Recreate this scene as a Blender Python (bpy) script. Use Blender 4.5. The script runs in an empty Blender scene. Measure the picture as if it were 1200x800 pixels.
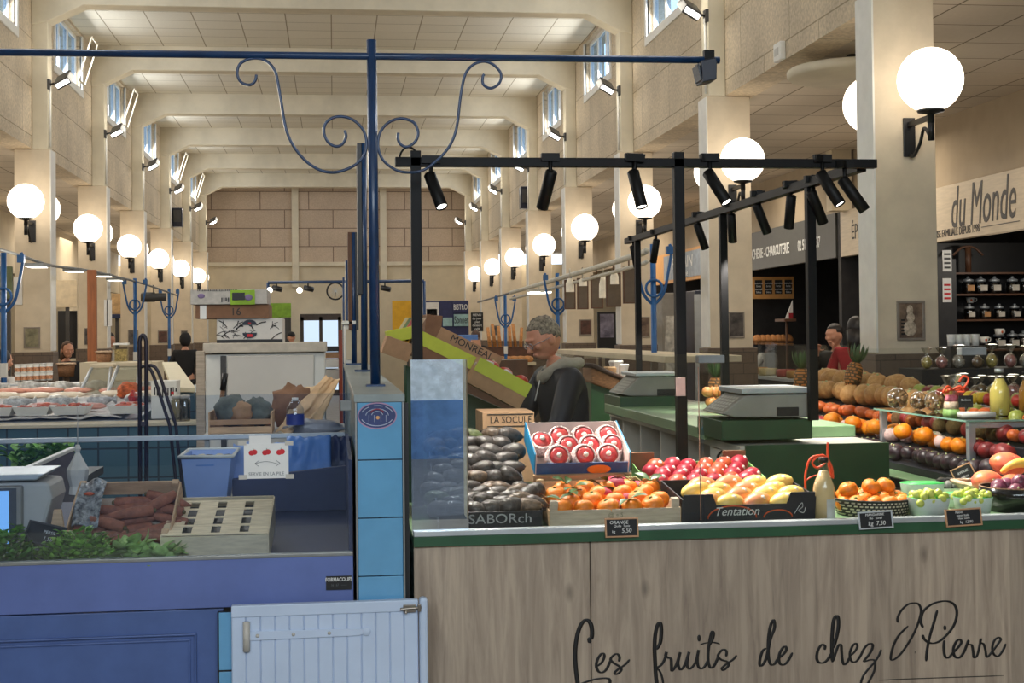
import bpy, math, random
from mathutils import Vector, Matrix, Euler, noise
random.seed(7)
C = bpy.context.scene.collection
PI = math.pi
TAU = 2 * math.pi
def R(d): return math.radians(d)

# ---------------------------------------------------------------- camera
FPX, YAW, PITCH, ROLL, EYE = 1650.0, math.atan(209 / 1650.0), 0.02, -0.011, 1.6
SHIFT = -(FPX * math.tan(PITCH) + 10)
CAM_ROT = (Matrix.Rotation(-YAW, 3, 'Z') @ Matrix.Rotation(PI / 2 + PITCH, 3, 'X') @ Matrix.Rotation(ROLL, 3, 'Z'))
CAM_LOC = Vector((0, 0, EYE))
cd = bpy.data.cameras.new('camera')
cam = bpy.data.objects.new('camera', cd); C.objects.link(cam)
cd.sensor_width = 36; cd.lens = FPX * 36 / 1200; cd.shift_y = SHIFT / 1200
cd.clip_start = .05; cd.clip_end = 200
cam.matrix_world = Matrix.Translation(CAM_LOC) @ CAM_ROT.to_4x4()
bpy.context.scene.camera = cam
def ray(px, py): return CAM_ROT @ Vector(((px - 600) / FPX, (400 - py + SHIFT) / FPX, -1))
def atY(px, py, Y): r = ray(px, py); return CAM_LOC + r * (Y / r.y)
def atX(px, py, X): r = ray(px, py); return CAM_LOC + r * (X / r.x)
def atZ(px, py, Z): r = ray(px, py); return CAM_LOC + r * ((Z - EYE) / r.z)

# ---------------------------------------------------------------- materials
def lin(c):
    return tuple(((v / 255) / 12.92 if v / 255 <= .04045 else ((v / 255 + .055) / 1.055) ** 2.4) for v in c)
MATS = {}
def new_mat(name):
    m = bpy.data.materials.new(name); m.use_nodes = True
    nt = m.node_tree; b = nt.nodes['Principled BSDF']
    return m, nt, b
def N(nt, t, **kw):
    n = nt.nodes.new(t)
    for k, v in kw.items():
        if k in n.inputs: n.inputs[k].default_value = v
        else: setattr(n, k, v)
    return n
def mat(name, col, rough=.6, metal=0, var=.12, scale=8, bump=0, col2=None, coord='Object', stretch=None, emit=None, spec=.5, trans=0, alpha=1, coat=0, sss=0):
    """procedural: noise between two tones of the colour, optional bump"""
    if name in MATS: return MATS[name]
    m, nt, b = new_mat(name)
    L = lin(col)
    b.inputs['Roughness'].default_value = rough; b.inputs['Metallic'].default_value = metal
    b.inputs['Specular IOR Level'].default_value = spec
    if coat: b.inputs['Coat Weight'].default_value = coat; b.inputs['Coat Roughness'].default_value = .1
    if trans: b.inputs['Transmission Weight'].default_value = trans
    tc = N(nt, 'ShaderNodeTexCoord'); src = tc.outputs[coord]
    if stretch:
        mp = N(nt, 'ShaderNodeMapping'); mp.inputs['Scale'].default_value = stretch
        nt.links.new(src, mp.inputs[0]); src = mp.outputs[0]
    nz = N(nt, 'ShaderNodeTexNoise', Scale=scale, Detail=5.0, Roughness=.6)
    nt.links.new(src, nz.inputs['Vector'])
    cr = N(nt, 'ShaderNodeValToRGB')
    c2 = lin(col2) if col2 else tuple(max(0, v * (1 - 2 * var)) for v in L)
    c1 = L if col2 else tuple(min(1, v * (1 + var)) for v in L)
    cr.color_ramp.elements[0].position = .35; cr.color_ramp.elements[0].color = (*c2, 1)
    cr.color_ramp.elements[1].position = .65; cr.color_ramp.elements[1].color = (*c1, 1)
    nt.links.new(nz.outputs['Fac'], cr.inputs[0]); nt.links.new(cr.outputs[0], b.inputs['Base Color'])
    if bump:
        bp = N(nt, 'ShaderNodeBump', Strength=bump, Distance=.01)
        nt.links.new(nz.outputs['Fac'], bp.inputs['Height']); nt.links.new(bp.outputs[0], b.inputs['Normal'])
    if emit:
        b.inputs['Emission Color'].default_value = (*lin(emit[0]), 1); b.inputs['Emission Strength'].default_value = emit[1]
    MATS[name] = m; return m
def emission(name, col, s):
    if name in MATS: return MATS[name]
    m, nt, b = new_mat(name); nt.nodes.remove(b)
    e = N(nt, 'ShaderNodeEmission', Strength=s); e.inputs[0].default_value = (*lin(col), 1)
    nt.links.new(e.outputs[0], nt.nodes['Material Output'].inputs[0]); MATS[name] = m; return m
def tiles(name, col, mortar, tw, th, plane='XZ', var=.06, offset=0.0, msize=.02, rough=.6, speck=0, bump=.3, off=(0, 0, 0), warm=None):
    """big panels or tiles with joints, laid on a world-sized grid"""
    if name in MATS: return MATS[name]
    m, nt, b = new_mat(name); b.inputs['Roughness'].default_value = rough
    tc = N(nt, 'ShaderNodeTexCoord'); sp = N(nt, 'ShaderNodeSeparateXYZ'); cb = N(nt, 'ShaderNodeCombineXYZ')
    nt.links.new(tc.outputs['Object'], sp.inputs[0])
    ix = 'XYZ'.index(plane[0]); iy = 'XYZ'.index(plane[1])
    mp = N(nt, 'ShaderNodeMapping'); mp.inputs['Location'].default_value = off
    nt.links.new(sp.outputs[ix], cb.inputs[0]); nt.links.new(sp.outputs[iy], cb.inputs[1])
    nt.links.new(cb.outputs[0], mp.inputs[0])
    br = N(nt, 'ShaderNodeTexBrick', Scale=1.0)
    br.inputs['Brick Width'].default_value = tw; br.inputs['Row Height'].default_value = th
    br.inputs['Mortar Size'].default_value = msize; br.inputs['Mortar Smooth'].default_value = .1
    br.offset = offset; br.squash = 1
    L = lin(col)
    br.inputs['Color1'].default_value = (*[min(1, v * (1 + var)) for v in L], 1)
    br.inputs['Color2'].default_value = (*[v * (1 - var) for v in (lin(warm) if warm else L)], 1)
    br.inputs['Mortar'].default_value = (*lin(mortar), 1)
    nt.links.new(mp.outputs[0], br.inputs['Vector'])
    last = br.outputs['Color']
    if speck:
        nz = N(nt, 'ShaderNodeTexNoise', Scale=34.0, Detail=4.0); nt.links.new(tc.outputs['Object'], nz.inputs['Vector'])
        n2 = N(nt, 'ShaderNodeTexNoise', Scale=1.3, Detail=4.0); nt.links.new(tc.outputs['Object'], n2.inputs['Vector'])
        for q, amt in ((nz, speck), (n2, speck * .8)):
            mr = N(nt, 'ShaderNodeMapRange'); mr.inputs[1].default_value = .3; mr.inputs[2].default_value = .7
            mr.inputs[3].default_value = 1 - amt; mr.inputs[4].default_value = 1 + amt
            nt.links.new(q.outputs['Fac'], mr.inputs[0])
            mx = N(nt, 'ShaderNodeMixRGB', blend_type='MULTIPLY'); mx.inputs[0].default_value = 1
            nt.links.new(last, mx.inputs[1]); nt.links.new(mr.outputs[0], mx.inputs[2]); last = mx.outputs[0]
    nt.links.new(last, b.inputs['Base Color'])
    if bump:
        bp = N(nt, 'ShaderNodeBump', Strength=bump, Distance=.004, invert=True)
        nt.links.new(br.outputs['Fac'], bp.inputs['Height']); nt.links.new(bp.outputs[0], b.inputs['Normal'])
    MATS[name] = m; return m
def glass_mat(name, tint=(255, 255, 255), refl=1.0, rough=.0, floor=0.0):
    """thin sheet glass: clear through, mirror by Fresnel"""
    if name in MATS: return MATS[name]
    m, nt, b = new_mat(name); nt.nodes.remove(b)
    tr = N(nt, 'ShaderNodeBsdfTransparent'); tr.inputs[0].default_value = (*lin(tint), 1)
    gl = N(nt, 'ShaderNodeBsdfGlossy', Roughness=rough); gl.inputs[0].default_value = (.95, .97, 1, 1)
    fr = N(nt, 'ShaderNodeFresnel', IOR=1.5); ge = N(nt, 'ShaderNodeNewGeometry')
    io = N(nt, 'ShaderNodeMapRange'); io.inputs[3].default_value = 1.5; io.inputs[4].default_value = 1 / 1.5
    nt.links.new(ge.outputs['Backfacing'], io.inputs[0]); nt.links.new(io.outputs[0], fr.inputs['IOR'])
    ma = N(nt, 'ShaderNodeMath', operation='MULTIPLY_ADD'); ma.inputs[1].default_value = refl; ma.inputs[2].default_value = floor
    ma.use_clamp = True
    mx = N(nt, 'ShaderNodeMixShader')
    nt.links.new(fr.outputs[0], ma.inputs[0]); nt.links.new(ma.outputs[0], mx.inputs[0])
    nt.links.new(tr.outputs[0], mx.inputs[1]); nt.links.new(gl.outputs[0], mx.inputs[2])
    nt.links.new(mx.outputs[0], nt.nodes['Material Output'].inputs[0]); MATS[name] = m; return m

# ---------------------------------------------------------------- mesh builder
class MB:
    def __init__(s): s.v = []; s.f = []; s.mi = []; s.sm = []
    def add(s, vs, fs, mi=0, smooth=False, M=None):
        o = len(s.v)
        for p in vs:
            p = Vector(p); s.v.append(M @ p if M is not None else p)
        for f in fs: s.f.append([i + o for i in f]); s.mi.append(mi); s.sm.append(smooth)
        return s
    def box(s, x0, x1, y0, y1, z0, z1, M=None, mi=0):
        v = [(x, y, z) for z in (z0, z1) for y in (y0, y1) for x in (x0, x1)]
        return s.add(v, [(0, 2, 3, 1), (4, 5, 7, 6), (0, 1, 5, 4), (2, 6, 7, 3), (0, 4, 6, 2), (1, 3, 7, 5)], mi, False, M)
    def cbox(s, c, sz, M=None, mi=0):
        return s.box(c[0] - sz[0] / 2, c[0] + sz[0] / 2, c[1] - sz[1] / 2, c[1] + sz[1] / 2, c[2] - sz[2] / 2, c[2] + sz[2] / 2, M, mi)
    def tube(s, pts, r, n=8, cap=True, closed=False, mi=0, M=None, smooth=True, flat=None):
        pts = [Vector(p) for p in pts]; k = len(pts); vs = []; fs = []
        rs = r if isinstance(r, (list, tuple)) else [r] * k
        prev = None
        for i, p in enumerate(pts):
            a = pts[(i - 1) % k] if (closed or i > 0) else p
            b = pts[(i + 1) % k] if (closed or i < k - 1) else p
            t = (b - a)
            t = t.normalized() if t.length > 1e-9 else Vector((0, 0, 1))
            if prev is None:
                u = t.orthogonal().normalized()
            else:
                u = prev - t * prev.dot(t)
                u = u.normalized() if u.length > 1e-6 else t.orthogonal().normalized()
            prev = u; w = t.cross(u)
            for j in range(n):
                an = TAU * j / n
                d = (u * math.cos(an) + w * math.sin(an)) * rs[i]
                if flat is not None: d = Vector((d.x * flat[0], d.y * flat[1], d.z * flat[2]))
                vs.append(p + d)
        m = k if closed else k - 1
        for i in range(m):
            for j in range(n):
                a = i * n + j; b = i * n + (j + 1) % n; i2 = (i + 1) % k
                fs.append((a, b, i2 * n + (j + 1) % n, i2 * n + j))
        if cap and not closed:
            fs.append(tuple(range(n - 1, -1, -1))); fs.append(tuple(range((k - 1) * n, k * n)))
        return s.add(vs, fs, mi, smooth, M)
    def lathe(s, prof, n=20, c=(0, 0, 0), M=None, mi=0, smooth=True, cap=True):
        vs = []; fs = []; c = Vector(c)
        for (r, z) in prof:
            for j in range(n):
                a = TAU * j / n; vs.append(c + Vector((r * math.cos(a), r * math.sin(a), z)))
        for i in range(len(prof) - 1):
            for j in range(n):
                fs.append((i * n + j, i * n + (j + 1) % n, (i + 1) * n + (j + 1) % n, (i + 1) * n + j))
        if cap:
            if prof[0][0] > 1e-5: fs.append(tuple(range(n - 1, -1, -1)))
            if prof[-1][0] > 1e-5: fs.append(tuple(range((len(prof) - 1) * n, len(prof) * n)))
        return s.add(vs, fs, mi, smooth, M)
    def ball(s, c=(0, 0, 0), r=(1, 1, 1), nu=14, nv=9, M=None, mi=0, fn=None):
        if isinstance(r, (int, float)): r = (r, r, r)
        c = Vector(c); vs = []; fs = []
        for i in range(nv + 1):
            ph = PI * i / nv
            for j in range(nu):
                th = TAU * j / nu
                d = Vector((math.sin(ph) * math.cos(th), math.sin(ph) * math.sin(th), -math.cos(ph)))
                k = fn(d) if fn else 1
                vs.append(c + Vector((d.x * r[0], d.y * r[1], d.z * r[2])) * k)
        for i in range(nv):
            for j in range(nu):
                fs.append((i * nu + j, i * nu + (j + 1) % nu, (i + 1) * nu + (j + 1) % nu, (i + 1) * nu + j))
        return s.add(vs, fs, mi, True, M)
    def prism(s, poly, axis, a, b, mi=0, M=None, smooth=False):
        """extrude a 2-D outline along an axis: 'X' takes (y,z), 'Y' takes (x,z), 'Z' takes (x,y)"""
        n = len(poly)
        def P(p, t): return {'X': (t, p[0], p[1]), 'Y': (p[0], t, p[1]), 'Z': (p[0], p[1], t)}[axis]
        vs = [P(p, a) for p in poly] + [P(p, b) for p in poly]
        fs = [tuple(range(n)), tuple(range(2 * n - 1, n - 1, -1))]
        fs += [(i, (i + 1) % n, (i + 1) % n + n, i + n)[::-1] for i in range(n)]
        return s.add(vs, fs, mi, smooth, M)
    def sheet(s, fn, nu, nv, th=0, mi=0, smooth=True):
        """a sheet fn(u,v) with thickness th"""
        g = [[Vector(fn(i / nu, j / nv)) for i in range(nu + 1)] for j in range(nv + 1)]
        W = nu + 1; vs = [p for row in g for p in row]; nrm = []
        for j in range(nv + 1):
            for i in range(W):
                du = g[j][min(i + 1, nu)] - g[j][max(i - 1, 0)]; dv = g[min(j + 1, nv)][i] - g[max(j - 1, 0)][i]
                q = du.cross(dv); nrm.append(q.normalized() if q.length > 1e-12 else Vector((0, 0, 1)))
        fs = [(j * W + i, j * W + i + 1, (j + 1) * W + i + 1, (j + 1) * W + i) for j in range(nv) for i in range(nu)]
        if th:
            k = len(vs); vs = vs + [p - q * th for p, q in zip(vs, nrm)]
            fs += [tuple(i + k for i in f[::-1]) for f in list(fs)]
            for i in range(nu):
                fs.append((i + 1, i, k + i, k + i + 1)); b = nv * W
                fs.append((b + i, b + i + 1, k + b + i + 1, k + b + i))
            for j in range(nv):
                fs.append((j * W, (j + 1) * W, k + (j + 1) * W, k + j * W)); b = nu
                fs.append(((j + 1) * W + b, j * W + b, k + j * W + b, k + (j + 1) * W + b))
        return s.add(vs, fs, mi, smooth)
    def build(s, name, m, parent=None, bevel=0, origin=None, label=None, seg=2):
        """one mesh object. Coordinates are world coordinates; the object keeps its own origin"""
        if origin is None:
            if parent is not None: origin = ORG.get(parent.name, Vector((0, 0, 0)))
            else:
                xs = [p.x for p in s.v]; ys = [p.y for p in s.v]; zs = [p.z for p in s.v]
                origin = Vector(((min(xs) + max(xs)) / 2, (min(ys) + max(ys)) / 2, min(zs)))
        origin = Vector(origin)
        me = bpy.data.meshes.new(name)
        me.from_pydata([p - origin for p in s.v], [], s.f)
        ms = m if isinstance(m, (list, tuple)) else [m]
        for q in ms: me.materials.append(q)
        me.polygons.foreach_set('material_index', s.mi); me.polygons.foreach_set('use_smooth', s.sm)
        me.update()
        o = bpy.data.objects.new(name, me); C.objects.link(o)
        if parent is not None: o.parent = parent
        else: o.location = origin
        ORG[o.name] = origin
        if bevel:
            b = o.modifiers.new('bevel', 'BEVEL'); b.width = bevel; b.segments = seg; b.limit_method = 'ANGLE'; b.angle_limit = R(40)
        if label: o['label'] = label
        return o
ORG = {}
def thing(name, label, cat, loc=(0, 0, 0), group=None):
    o = bpy.data.objects.new(name, None); C.objects.link(o); o.empty_display_size = .05
    o.location = loc; ORG[o.name] = Vector(loc); o['label'] = label; o['category'] = cat
    if group: o['group'] = group
    return o
def tag(o, label, cat, group=None, kind=None):
    o['label'] = label; o['category'] = cat
    if group: o['group'] = group
    if kind: o['kind'] = kind
    return o
def struct(o): o['kind'] = 'structure'; return o
def copy_tree(o, parent=None):
    c = o.copy(); C.objects.link(c)
    if parent is not None: c.parent = parent
    for ch in list(o.children): copy_tree(ch, c)
    return c
def dup(o, loc, rot=(0, 0, 0), label=None, scale=None, group=None):
    c = copy_tree(o); c.location = loc; c.rotation_euler = rot
    if scale: c.scale = (scale,) * 3 if isinstance(scale, (int, float)) else scale
    if label: c['label'] = label
    if group: c['group'] = group
    return c
class Rep:
    """first call moves the original itself, later calls copy it"""
    def __init__(s, o): s.o = o; s.used = False
    def put(s, loc, rot=(0, 0, 0), label=None, scale=None, group=None):
        if s.used: return dup(s.o, loc, rot, label, scale, group)
        s.used = True; o = s.o
        o.location = loc; o.rotation_euler = rot
        if scale: o.scale = (scale,) * 3 if isinstance(scale, (int, float)) else scale
        if label: o['label'] = label
        if group: o['group'] = group
        return o
ORDN = 'first second third fourth fifth sixth seventh eighth ninth tenth eleventh twelfth thirteenth fourteenth fifteenth sixteenth seventeenth eighteenth nineteenth twentieth'.split()
def text(name, body, size, M, m, parent, depth=.001, sx=1.0, shear=0, align='CENTER', space=1.0, bold=0):
    """raised lettering as a mesh part"""
    cu = bpy.data.curves.new(name, 'FONT'); cu.body = body; cu.size = size; cu.extrude = depth; cu.align_x = align; cu.align_y = 'CENTER'
    cu.shear = shear; cu.space_character = space; cu.offset = bold; cu.resolution_u = 3
    t = bpy.data.objects.new(name + '_tmp', cu); C.objects.link(t)
    bpy.context.view_layer.update()
    me = bpy.data.meshes.new_from_object(t.evaluated_get(bpy.context.evaluated_depsgraph_get()))
    bpy.data.objects.remove(t); bpy.data.curves.remove(cu)
    org = ORG.get(parent.name, Vector((0, 0, 0)))
    me.transform(M @ Matrix.Diagonal((sx, 1, 1, 1))); me.transform(Matrix.Translation(-org))
    me.materials.clear(); me.materials.append(m); me.name = name
    o = bpy.data.objects.new(name, me); C.objects.link(o); o.parent = parent; ORG[o.name] = org
    return o
def facing(loc, rx=90, rz=0, ry=0):
    """placement of a flat sheet: lying text turned upright, front towards -Y"""
    return Matrix.Translation(loc) @ Matrix.Rotation(R(rz), 4, 'Z') @ Matrix.Rotation(R(ry), 4, 'Y') @ Matrix.Rotation(R(rx), 4, 'X')
def smooth_path(pts, k=6):
    """Catmull-Rom through the points"""
    P = [Vector(p) for p in pts]; out = []
    for i in range(len(P) - 1):
        a = P[max(i - 1, 0)]; b = P[i]; c = P[i + 1]; d = P[min(i + 2, len(P) - 1)]
        for j in range(k):
            t = j / k
            out.append(.5 * ((2 * b) + (c - a) * t + (2 * a - 5 * b + 4 * c - d) * t * t + (3 * b - a - 3 * c + d) * t ** 3))
    out.append(P[-1]); return out
# ================================================================ the hall
XL, XR = -3.42, 3.62            # nave walls
PY = [8.62 + 4.03 * k for k in range(8)]   # front faces of the columns
m_wall = tiles('agglomerate_panel', (206, 190, 164), (158, 142, 116), 1.35, .56, 'YZ', var=.05, offset=.5, msize=.006, speck=.19, rough=.85, bump=.2)
m_back = tiles('back_panel', (190, 170, 148), (120, 102, 86), 1.3, .5, 'XZ', var=.07, offset=.5, msize=.012, speck=.1, rough=.8, bump=.2)
m_ceil = tiles('ceiling_tile', (214, 206, 186), (150, 138, 112), .6, .5, 'XY', var=.03, offset=0, msize=.008, speck=.03, rough=.9, bump=.2)
m_aceil = tiles('aisle_ceiling_tile', (196, 184, 166), (110, 98, 80), .6, .6, 'XY', var=.05, offset=0, msize=.008, speck=.03, rough=.9, bump=.2)
m_beam = mat('painted_concrete', (216, 206, 182), .8, var=.05, scale=2.5)
m_pillar = mat('column_render', (218, 203, 178), .85, var=.06, scale=3.0, bump=.05)
m_floor = mat('concrete_floor', (150, 142, 130), .6, var=.1, scale=4)
m_white = mat('white_paint', (232, 230, 222), .5, var=.03)
m_cream = mat('cream_plaster', (206, 192, 164), .8, var=.05, scale=2)
m_brown = tiles('brown_cladding', (104, 88, 74), (70, 58, 50), .2, .1, 'XZ', var=.05, offset=.5, msize=.003, rough=.5, speck=.1, bump=.1)
m_black = mat('black_paint', (20, 20, 22), .45, var=.1)
m_darkgrey = mat('dark_grey_metal', (62, 60, 58), .5, var=.1)
m_window = glass_mat('window_glass', (206, 218, 232), .12)
Y0, Y1 = -3.0, 38.6
mb = MB(); mb.box(-8, 10, Y0, Y1 + .3, -.1, 0); struct(mb.build('floor', m_floor, origin=(0, 0, 0)))
mb = MB(); mb.box(XL - .3, XR + .3, Y0, Y1 + .3, 5.79, 5.9); struct(mb.build('ceiling', m_ceil, origin=(0, 0, 0)))
mb = MB(); mb.box(XR + .01, 10, Y0, Y1, 3.78, 3.9); struct(mb.build('ceiling_right_aisle', m_aceil, origin=(0, 0, 0)))
mb = MB(); mb.box(-8, XL - .01, Y0, Y1, 3.78, 3.9); struct(mb.build('ceiling_left_aisle', m_aceil, origin=(0, 0, 0)))
# clerestory walls with window holes
WZ0, WZ1, WH = 5.0, 5.745, .92
WY = [PY[k] + 2.15 + .13 for k in range(-1 + 1, 8)]
WY = [PY[0] - 1.88] + WY
for side, xa, xb in (('left', XL - .28, XL), ('right', XR, XR + .28)):
    mb = MB(); mb.box(xa, xb, Y0, Y1, 3.775, WZ0); mb.box(xa, xb, Y0, Y1, WZ1, 5.95)
    edges = [Y0] + [e for y in WY if y + WH < Y1 for e in (y - WH, y + WH)] + [Y1]
    for a, b in zip(edges[0::2], edges[1::2]): mb.box(xa, xb, a, b, WZ0, WZ1)
    struct(mb.build('wall_' + side, m_wall, origin=(0, 0, 0)))
n = 0
for side, xa, sg in (('left', XL, -1), ('right', XR, 1)):
    for i, y in enumerate(WY):
        if y + WH > Y1: continue
        n += 1
        mb = MB(); xo = xa + sg * .06; t = .05
        x0, x1 = sorted((xo, xo + sg * .06))
        mb.box(x0, x1, y - WH, y + WH, WZ0, WZ0 + t); mb.box(x0, x1, y - WH, y + WH, WZ1 - t, WZ1)
        for k in range(4):
            yc = y - WH + t / 2 + k * (2 * WH - t) / 3; mb.box(x0, x1, yc - t / 2, yc + t / 2, WZ0 + t, WZ1 - t)
        fx0, fx1 = sorted((xa - sg * .02, xa + sg * .02))      # flat architrave on the wall face
        mb.box(fx0, fx1, y - WH - .09, y + WH + .09, WZ0 - .1, WZ0); mb.box(fx0, fx1, y - WH - .09, y - WH, WZ0, WZ1); mb.box(fx0, fx1, y + WH, y + WH + .09, WZ0, WZ1)
        w = struct(mb.build('window_%d' % n, m_white, bevel=.006))
        for k in range(3):
            ya = y - WH + t + k * (2 * WH - t) / 3
            g = MB(); g.box(xo + sg * .025 - .003, xo + sg * .025 + .003, ya, ya + (2 * WH - t) / 3 - t, WZ0 + t, WZ1 - t); g.build('pane', m_window, w)
        if i in (3, 4, 6, 7) and side == 'left':    # a bottom-hung vent sash tipped inwards
            s = MB(); M = Matrix.Translation((xa + .04, y + WH - .25, WZ0 + .05)) @ Matrix.Rotation(R(17), 4, 'Y')
            for (a, b, c, d) in ((0, .5, 0, .025), (0, .5, .6, .625), (0, .025, .025, .6), (.475, .5, .025, .6)): s.box(0, .02, a - .25, b - .25, c, d, M)
            s.build('vent_sash', m_beam, w, bevel=.004)
# columns, pilasters, beams
for side in ('left', 'right'):
    x0, x1 = (-3.62, -3.22) if side == 'left' else (3.44, 3.85)
    for k in range(8):
        if side == 'left' and k == 0: continue
        yf = PY[k]
        mb = MB(); mb.box(x0, x1, yf, yf + .26, 0, 3.77); c = struct(mb.build('pillar_%s_%d' % (side, k + 1), m_pillar, bevel=.006))
        mb = MB(); mb.box(x0 - .03, x1 + .03, yf - .03, yf + .29, 0, 1.44); mb.build('cladding', m_brown, c, bevel=.004)
        mb = MB(); xi = (x1, x1 + .012) if side == 'left' else (x0 - .012, x0)
        mb.box(xi[0], xi[1], yf - .012, yf + .27, 1.45, 3.76); mb.build('corner_trim', m_white, c)  # white sheet over the nave face, its brighter light put into colour
        px = (XL, -3.24) if side == 'left' else (3.46, XR)
        mb = MB(); mb.box(px[0], px[1], yf + .0, yf + .24, 3.77, 5.3); struct(mb.build('pilaster_%s_%d' % (side, k + 1), m_beam, bevel=.01))
        pp = MB(); xx = -3.225 if side == 'left' else 3.445
        pp.tube([(xx, yf + .05, 3.8), (xx, yf + .05, 4.5)], .012, 6); struct(pp.build('trim_conduit_%s_%d' % (side, k + 1), m_white))
for k in range(8):
    y = PY[k]; a, b = -3.24, 3.46
    poly = [(XL, 5.08), (a, 5.25), (a + .40, 5.44), (b - .40, 5.44), (b, 5.25), (XR, 5.08), (XR, 5.93), (XL, 5.93)]
    poly = [(XL, 5.2), (a, 5.24), (a + .40, 5.44), (b - .40, 5.44), (b, 5.24), (XR, 5.2), (XR, 5.8), (XL, 5.8)]
    mb = MB(); mb.prism(poly, 'Y', y - .02, y + .26); struct(mb.build('beam_%d' % (k + 1), m_beam, bevel=.012))
# front wall behind the camera: wide street door, and a fanlight added for daylight
mb = MB(); mb.box(-8, -3.4, Y0 - .3, Y0, 0, 6); mb.box(1.13, 10, Y0 - .3, Y0, 0, 2.9); mb.box(3.6, 10, Y0 - .3, Y0, 2.9, 6); mb.box(-3.4, -3.0, Y0 - .3, Y0, 0, 2.9); mb.box(-3.4, 3.6, Y0 - .3, Y0, 2.6, 2.95); mb.box(-3.4, 3.6, Y0 - .3, Y0, 4.95, 6); struct(mb.build('wall_front', m_cream, origin=(0, 0, 0)))
# back wall
mb = MB(); mb.box(-8, 10, Y1, Y1 + .3, 0, 3.5); struct(mb.build('wall_back', m_cream, origin=(0, 0, 0)))
mb = MB(); mb.box(XL, XR, Y1 - .05, Y1 + .3, 3.56, 5.95); struct(mb.build('wall_back_upper', m_back, origin=(0, 0, 0)))
mb = MB(); mb.box(XL, XR, Y1 - .12, Y1 + .3, 3.48, 3.58); struct(mb.build('trim_back', m_beam))
for i, px in enumerate((346, 449)):
    p = atY(px, 270, Y1); mb = MB(); mb.box(p.x - .09, p.x + .09, Y1 - .13, Y1, 2.9, 5.93); struct(mb.build('pilaster_back_%d' % (i + 1), m_beam, bevel=.01))
# aisle outer walls
mb = MB(); mb.box(-8.2, -8, Y0, Y1 + .3, 0, 3.9); struct(mb.build('wall_left_aisle', m_cream, origin=(0, 0, 0)))
mb = MB(); mb.box(9.4, 9.6, Y0, Y1 + .3, 0, 3.9); struct(mb.build('wall_right_aisle', m_cream, origin=(0, 0, 0)))

# ---------------------------------------------------------------- globe lamps
m_globe = emission('opal_globe', (255, 240, 220), 4.0)
def make_globe(side):
    t = thing('globe_lamp', '', 'wall lamp', (0, 0, 0), 'globe lamps on the columns')
    # local: plate on the wall plane y=0, arm reaches towards -Y, globe above its end
    g = MB(); g.ball((0, -.34, .235), .2, 28, 18); g.build('globe', m_globe, t)
    b = MB(); b.lathe([(.012, .0), (.022, .01), (.022, .06), (.035, .065), (.08, .075), (.085, .09)], 18, (0, -.34, -.04)); b.build('socket', m_black, t)
    a = MB(); a.box(-.014, .014, -.35, -.01, -.01, .02); a.tube([(0, -.34, -.14), (0, -.34, .0)], .02, 10)
    a.tube(smooth_path([(0, -.32, -.11), (0, -.24, -.05), (0, -.17, -.14), (0, -.08, -.2), (0, -.02, -.19)]), .011, 8)
    a.build('arm', m_black, t)
    p = MB(); p.box(-.04, .04, -.015, 0, -.2, .05); p.build('wall_plate', m_black, t, bevel=.004)
    return t
GL = Rep(make_globe(1))
for k in range(8):
    for side in ('right', 'left'):
        if side == 'left' and k < 2: continue
        xc = 3.67 if side == 'right' else -3.42
        w = ORDN[k] if side == 'right' else ORDN[k - 2]
        GL.put((xc, PY[k] - .0, 2.9), (0, 0, 0), 'glowing white globe lamp on front of the %s column of the %s row' % (w, side))
        GL.put((xc, PY[k] + .26, 2.9), (0, 0, PI), 'glowing globe lamp behind the %s column of the %s row, half hidden' % (w, side))
# ---------------------------------------------------------------- flood lamps under the windows
m_flood = emission('flood_tube', (255, 252, 246), 9)
def make_flood():
    t = thing('flood_lamp', '', 'lamp', (0, 0, 0), 'flood lamps on the pilasters')   # local: pilaster face at x=0, nave towards +X
    M = Matrix.Translation((.22, -.12, .0)) @ Matrix.Rotation(R(32), 4, 'X') @ Matrix.Rotation(R(-30), 4, 'Y')
    h = MB(); h.box(-.09, .09, -.11, .11, .0, .09, M); h.build('housing', m_darkgrey, t, bevel=.01)
    e = MB(); e.box(-.08, .08, -.116, -.1, .024, .07, M); e.build('lamp_face', m_flood, t)
    b = MB(); b.tube([(0, 0, 0), (.1, -.03, .02), (.2, -.06, .03)], .012, 6); b.box(-.01, .02, -.05, .05, -.06, .06); b.build('bracket', m_darkgrey, t)
    return t
FL = Rep(make_flood())
for k in range(8):
    for side in ('left', 'right'):
        if side == 'left' and k < 2: continue
        w = ORDN[k] if side == 'right' else ORDN[k - 2]
        x = -3.24 if side == 'left' else 3.46
        FL.put((x, PY[k] + .05, 4.52), (0, 0, 0), 'grey flood lamp on the %s pilaster of the %s wall, lit tube' % (w, side), scale=(1 if side == 'left' else -1, 1, 1))
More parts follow.
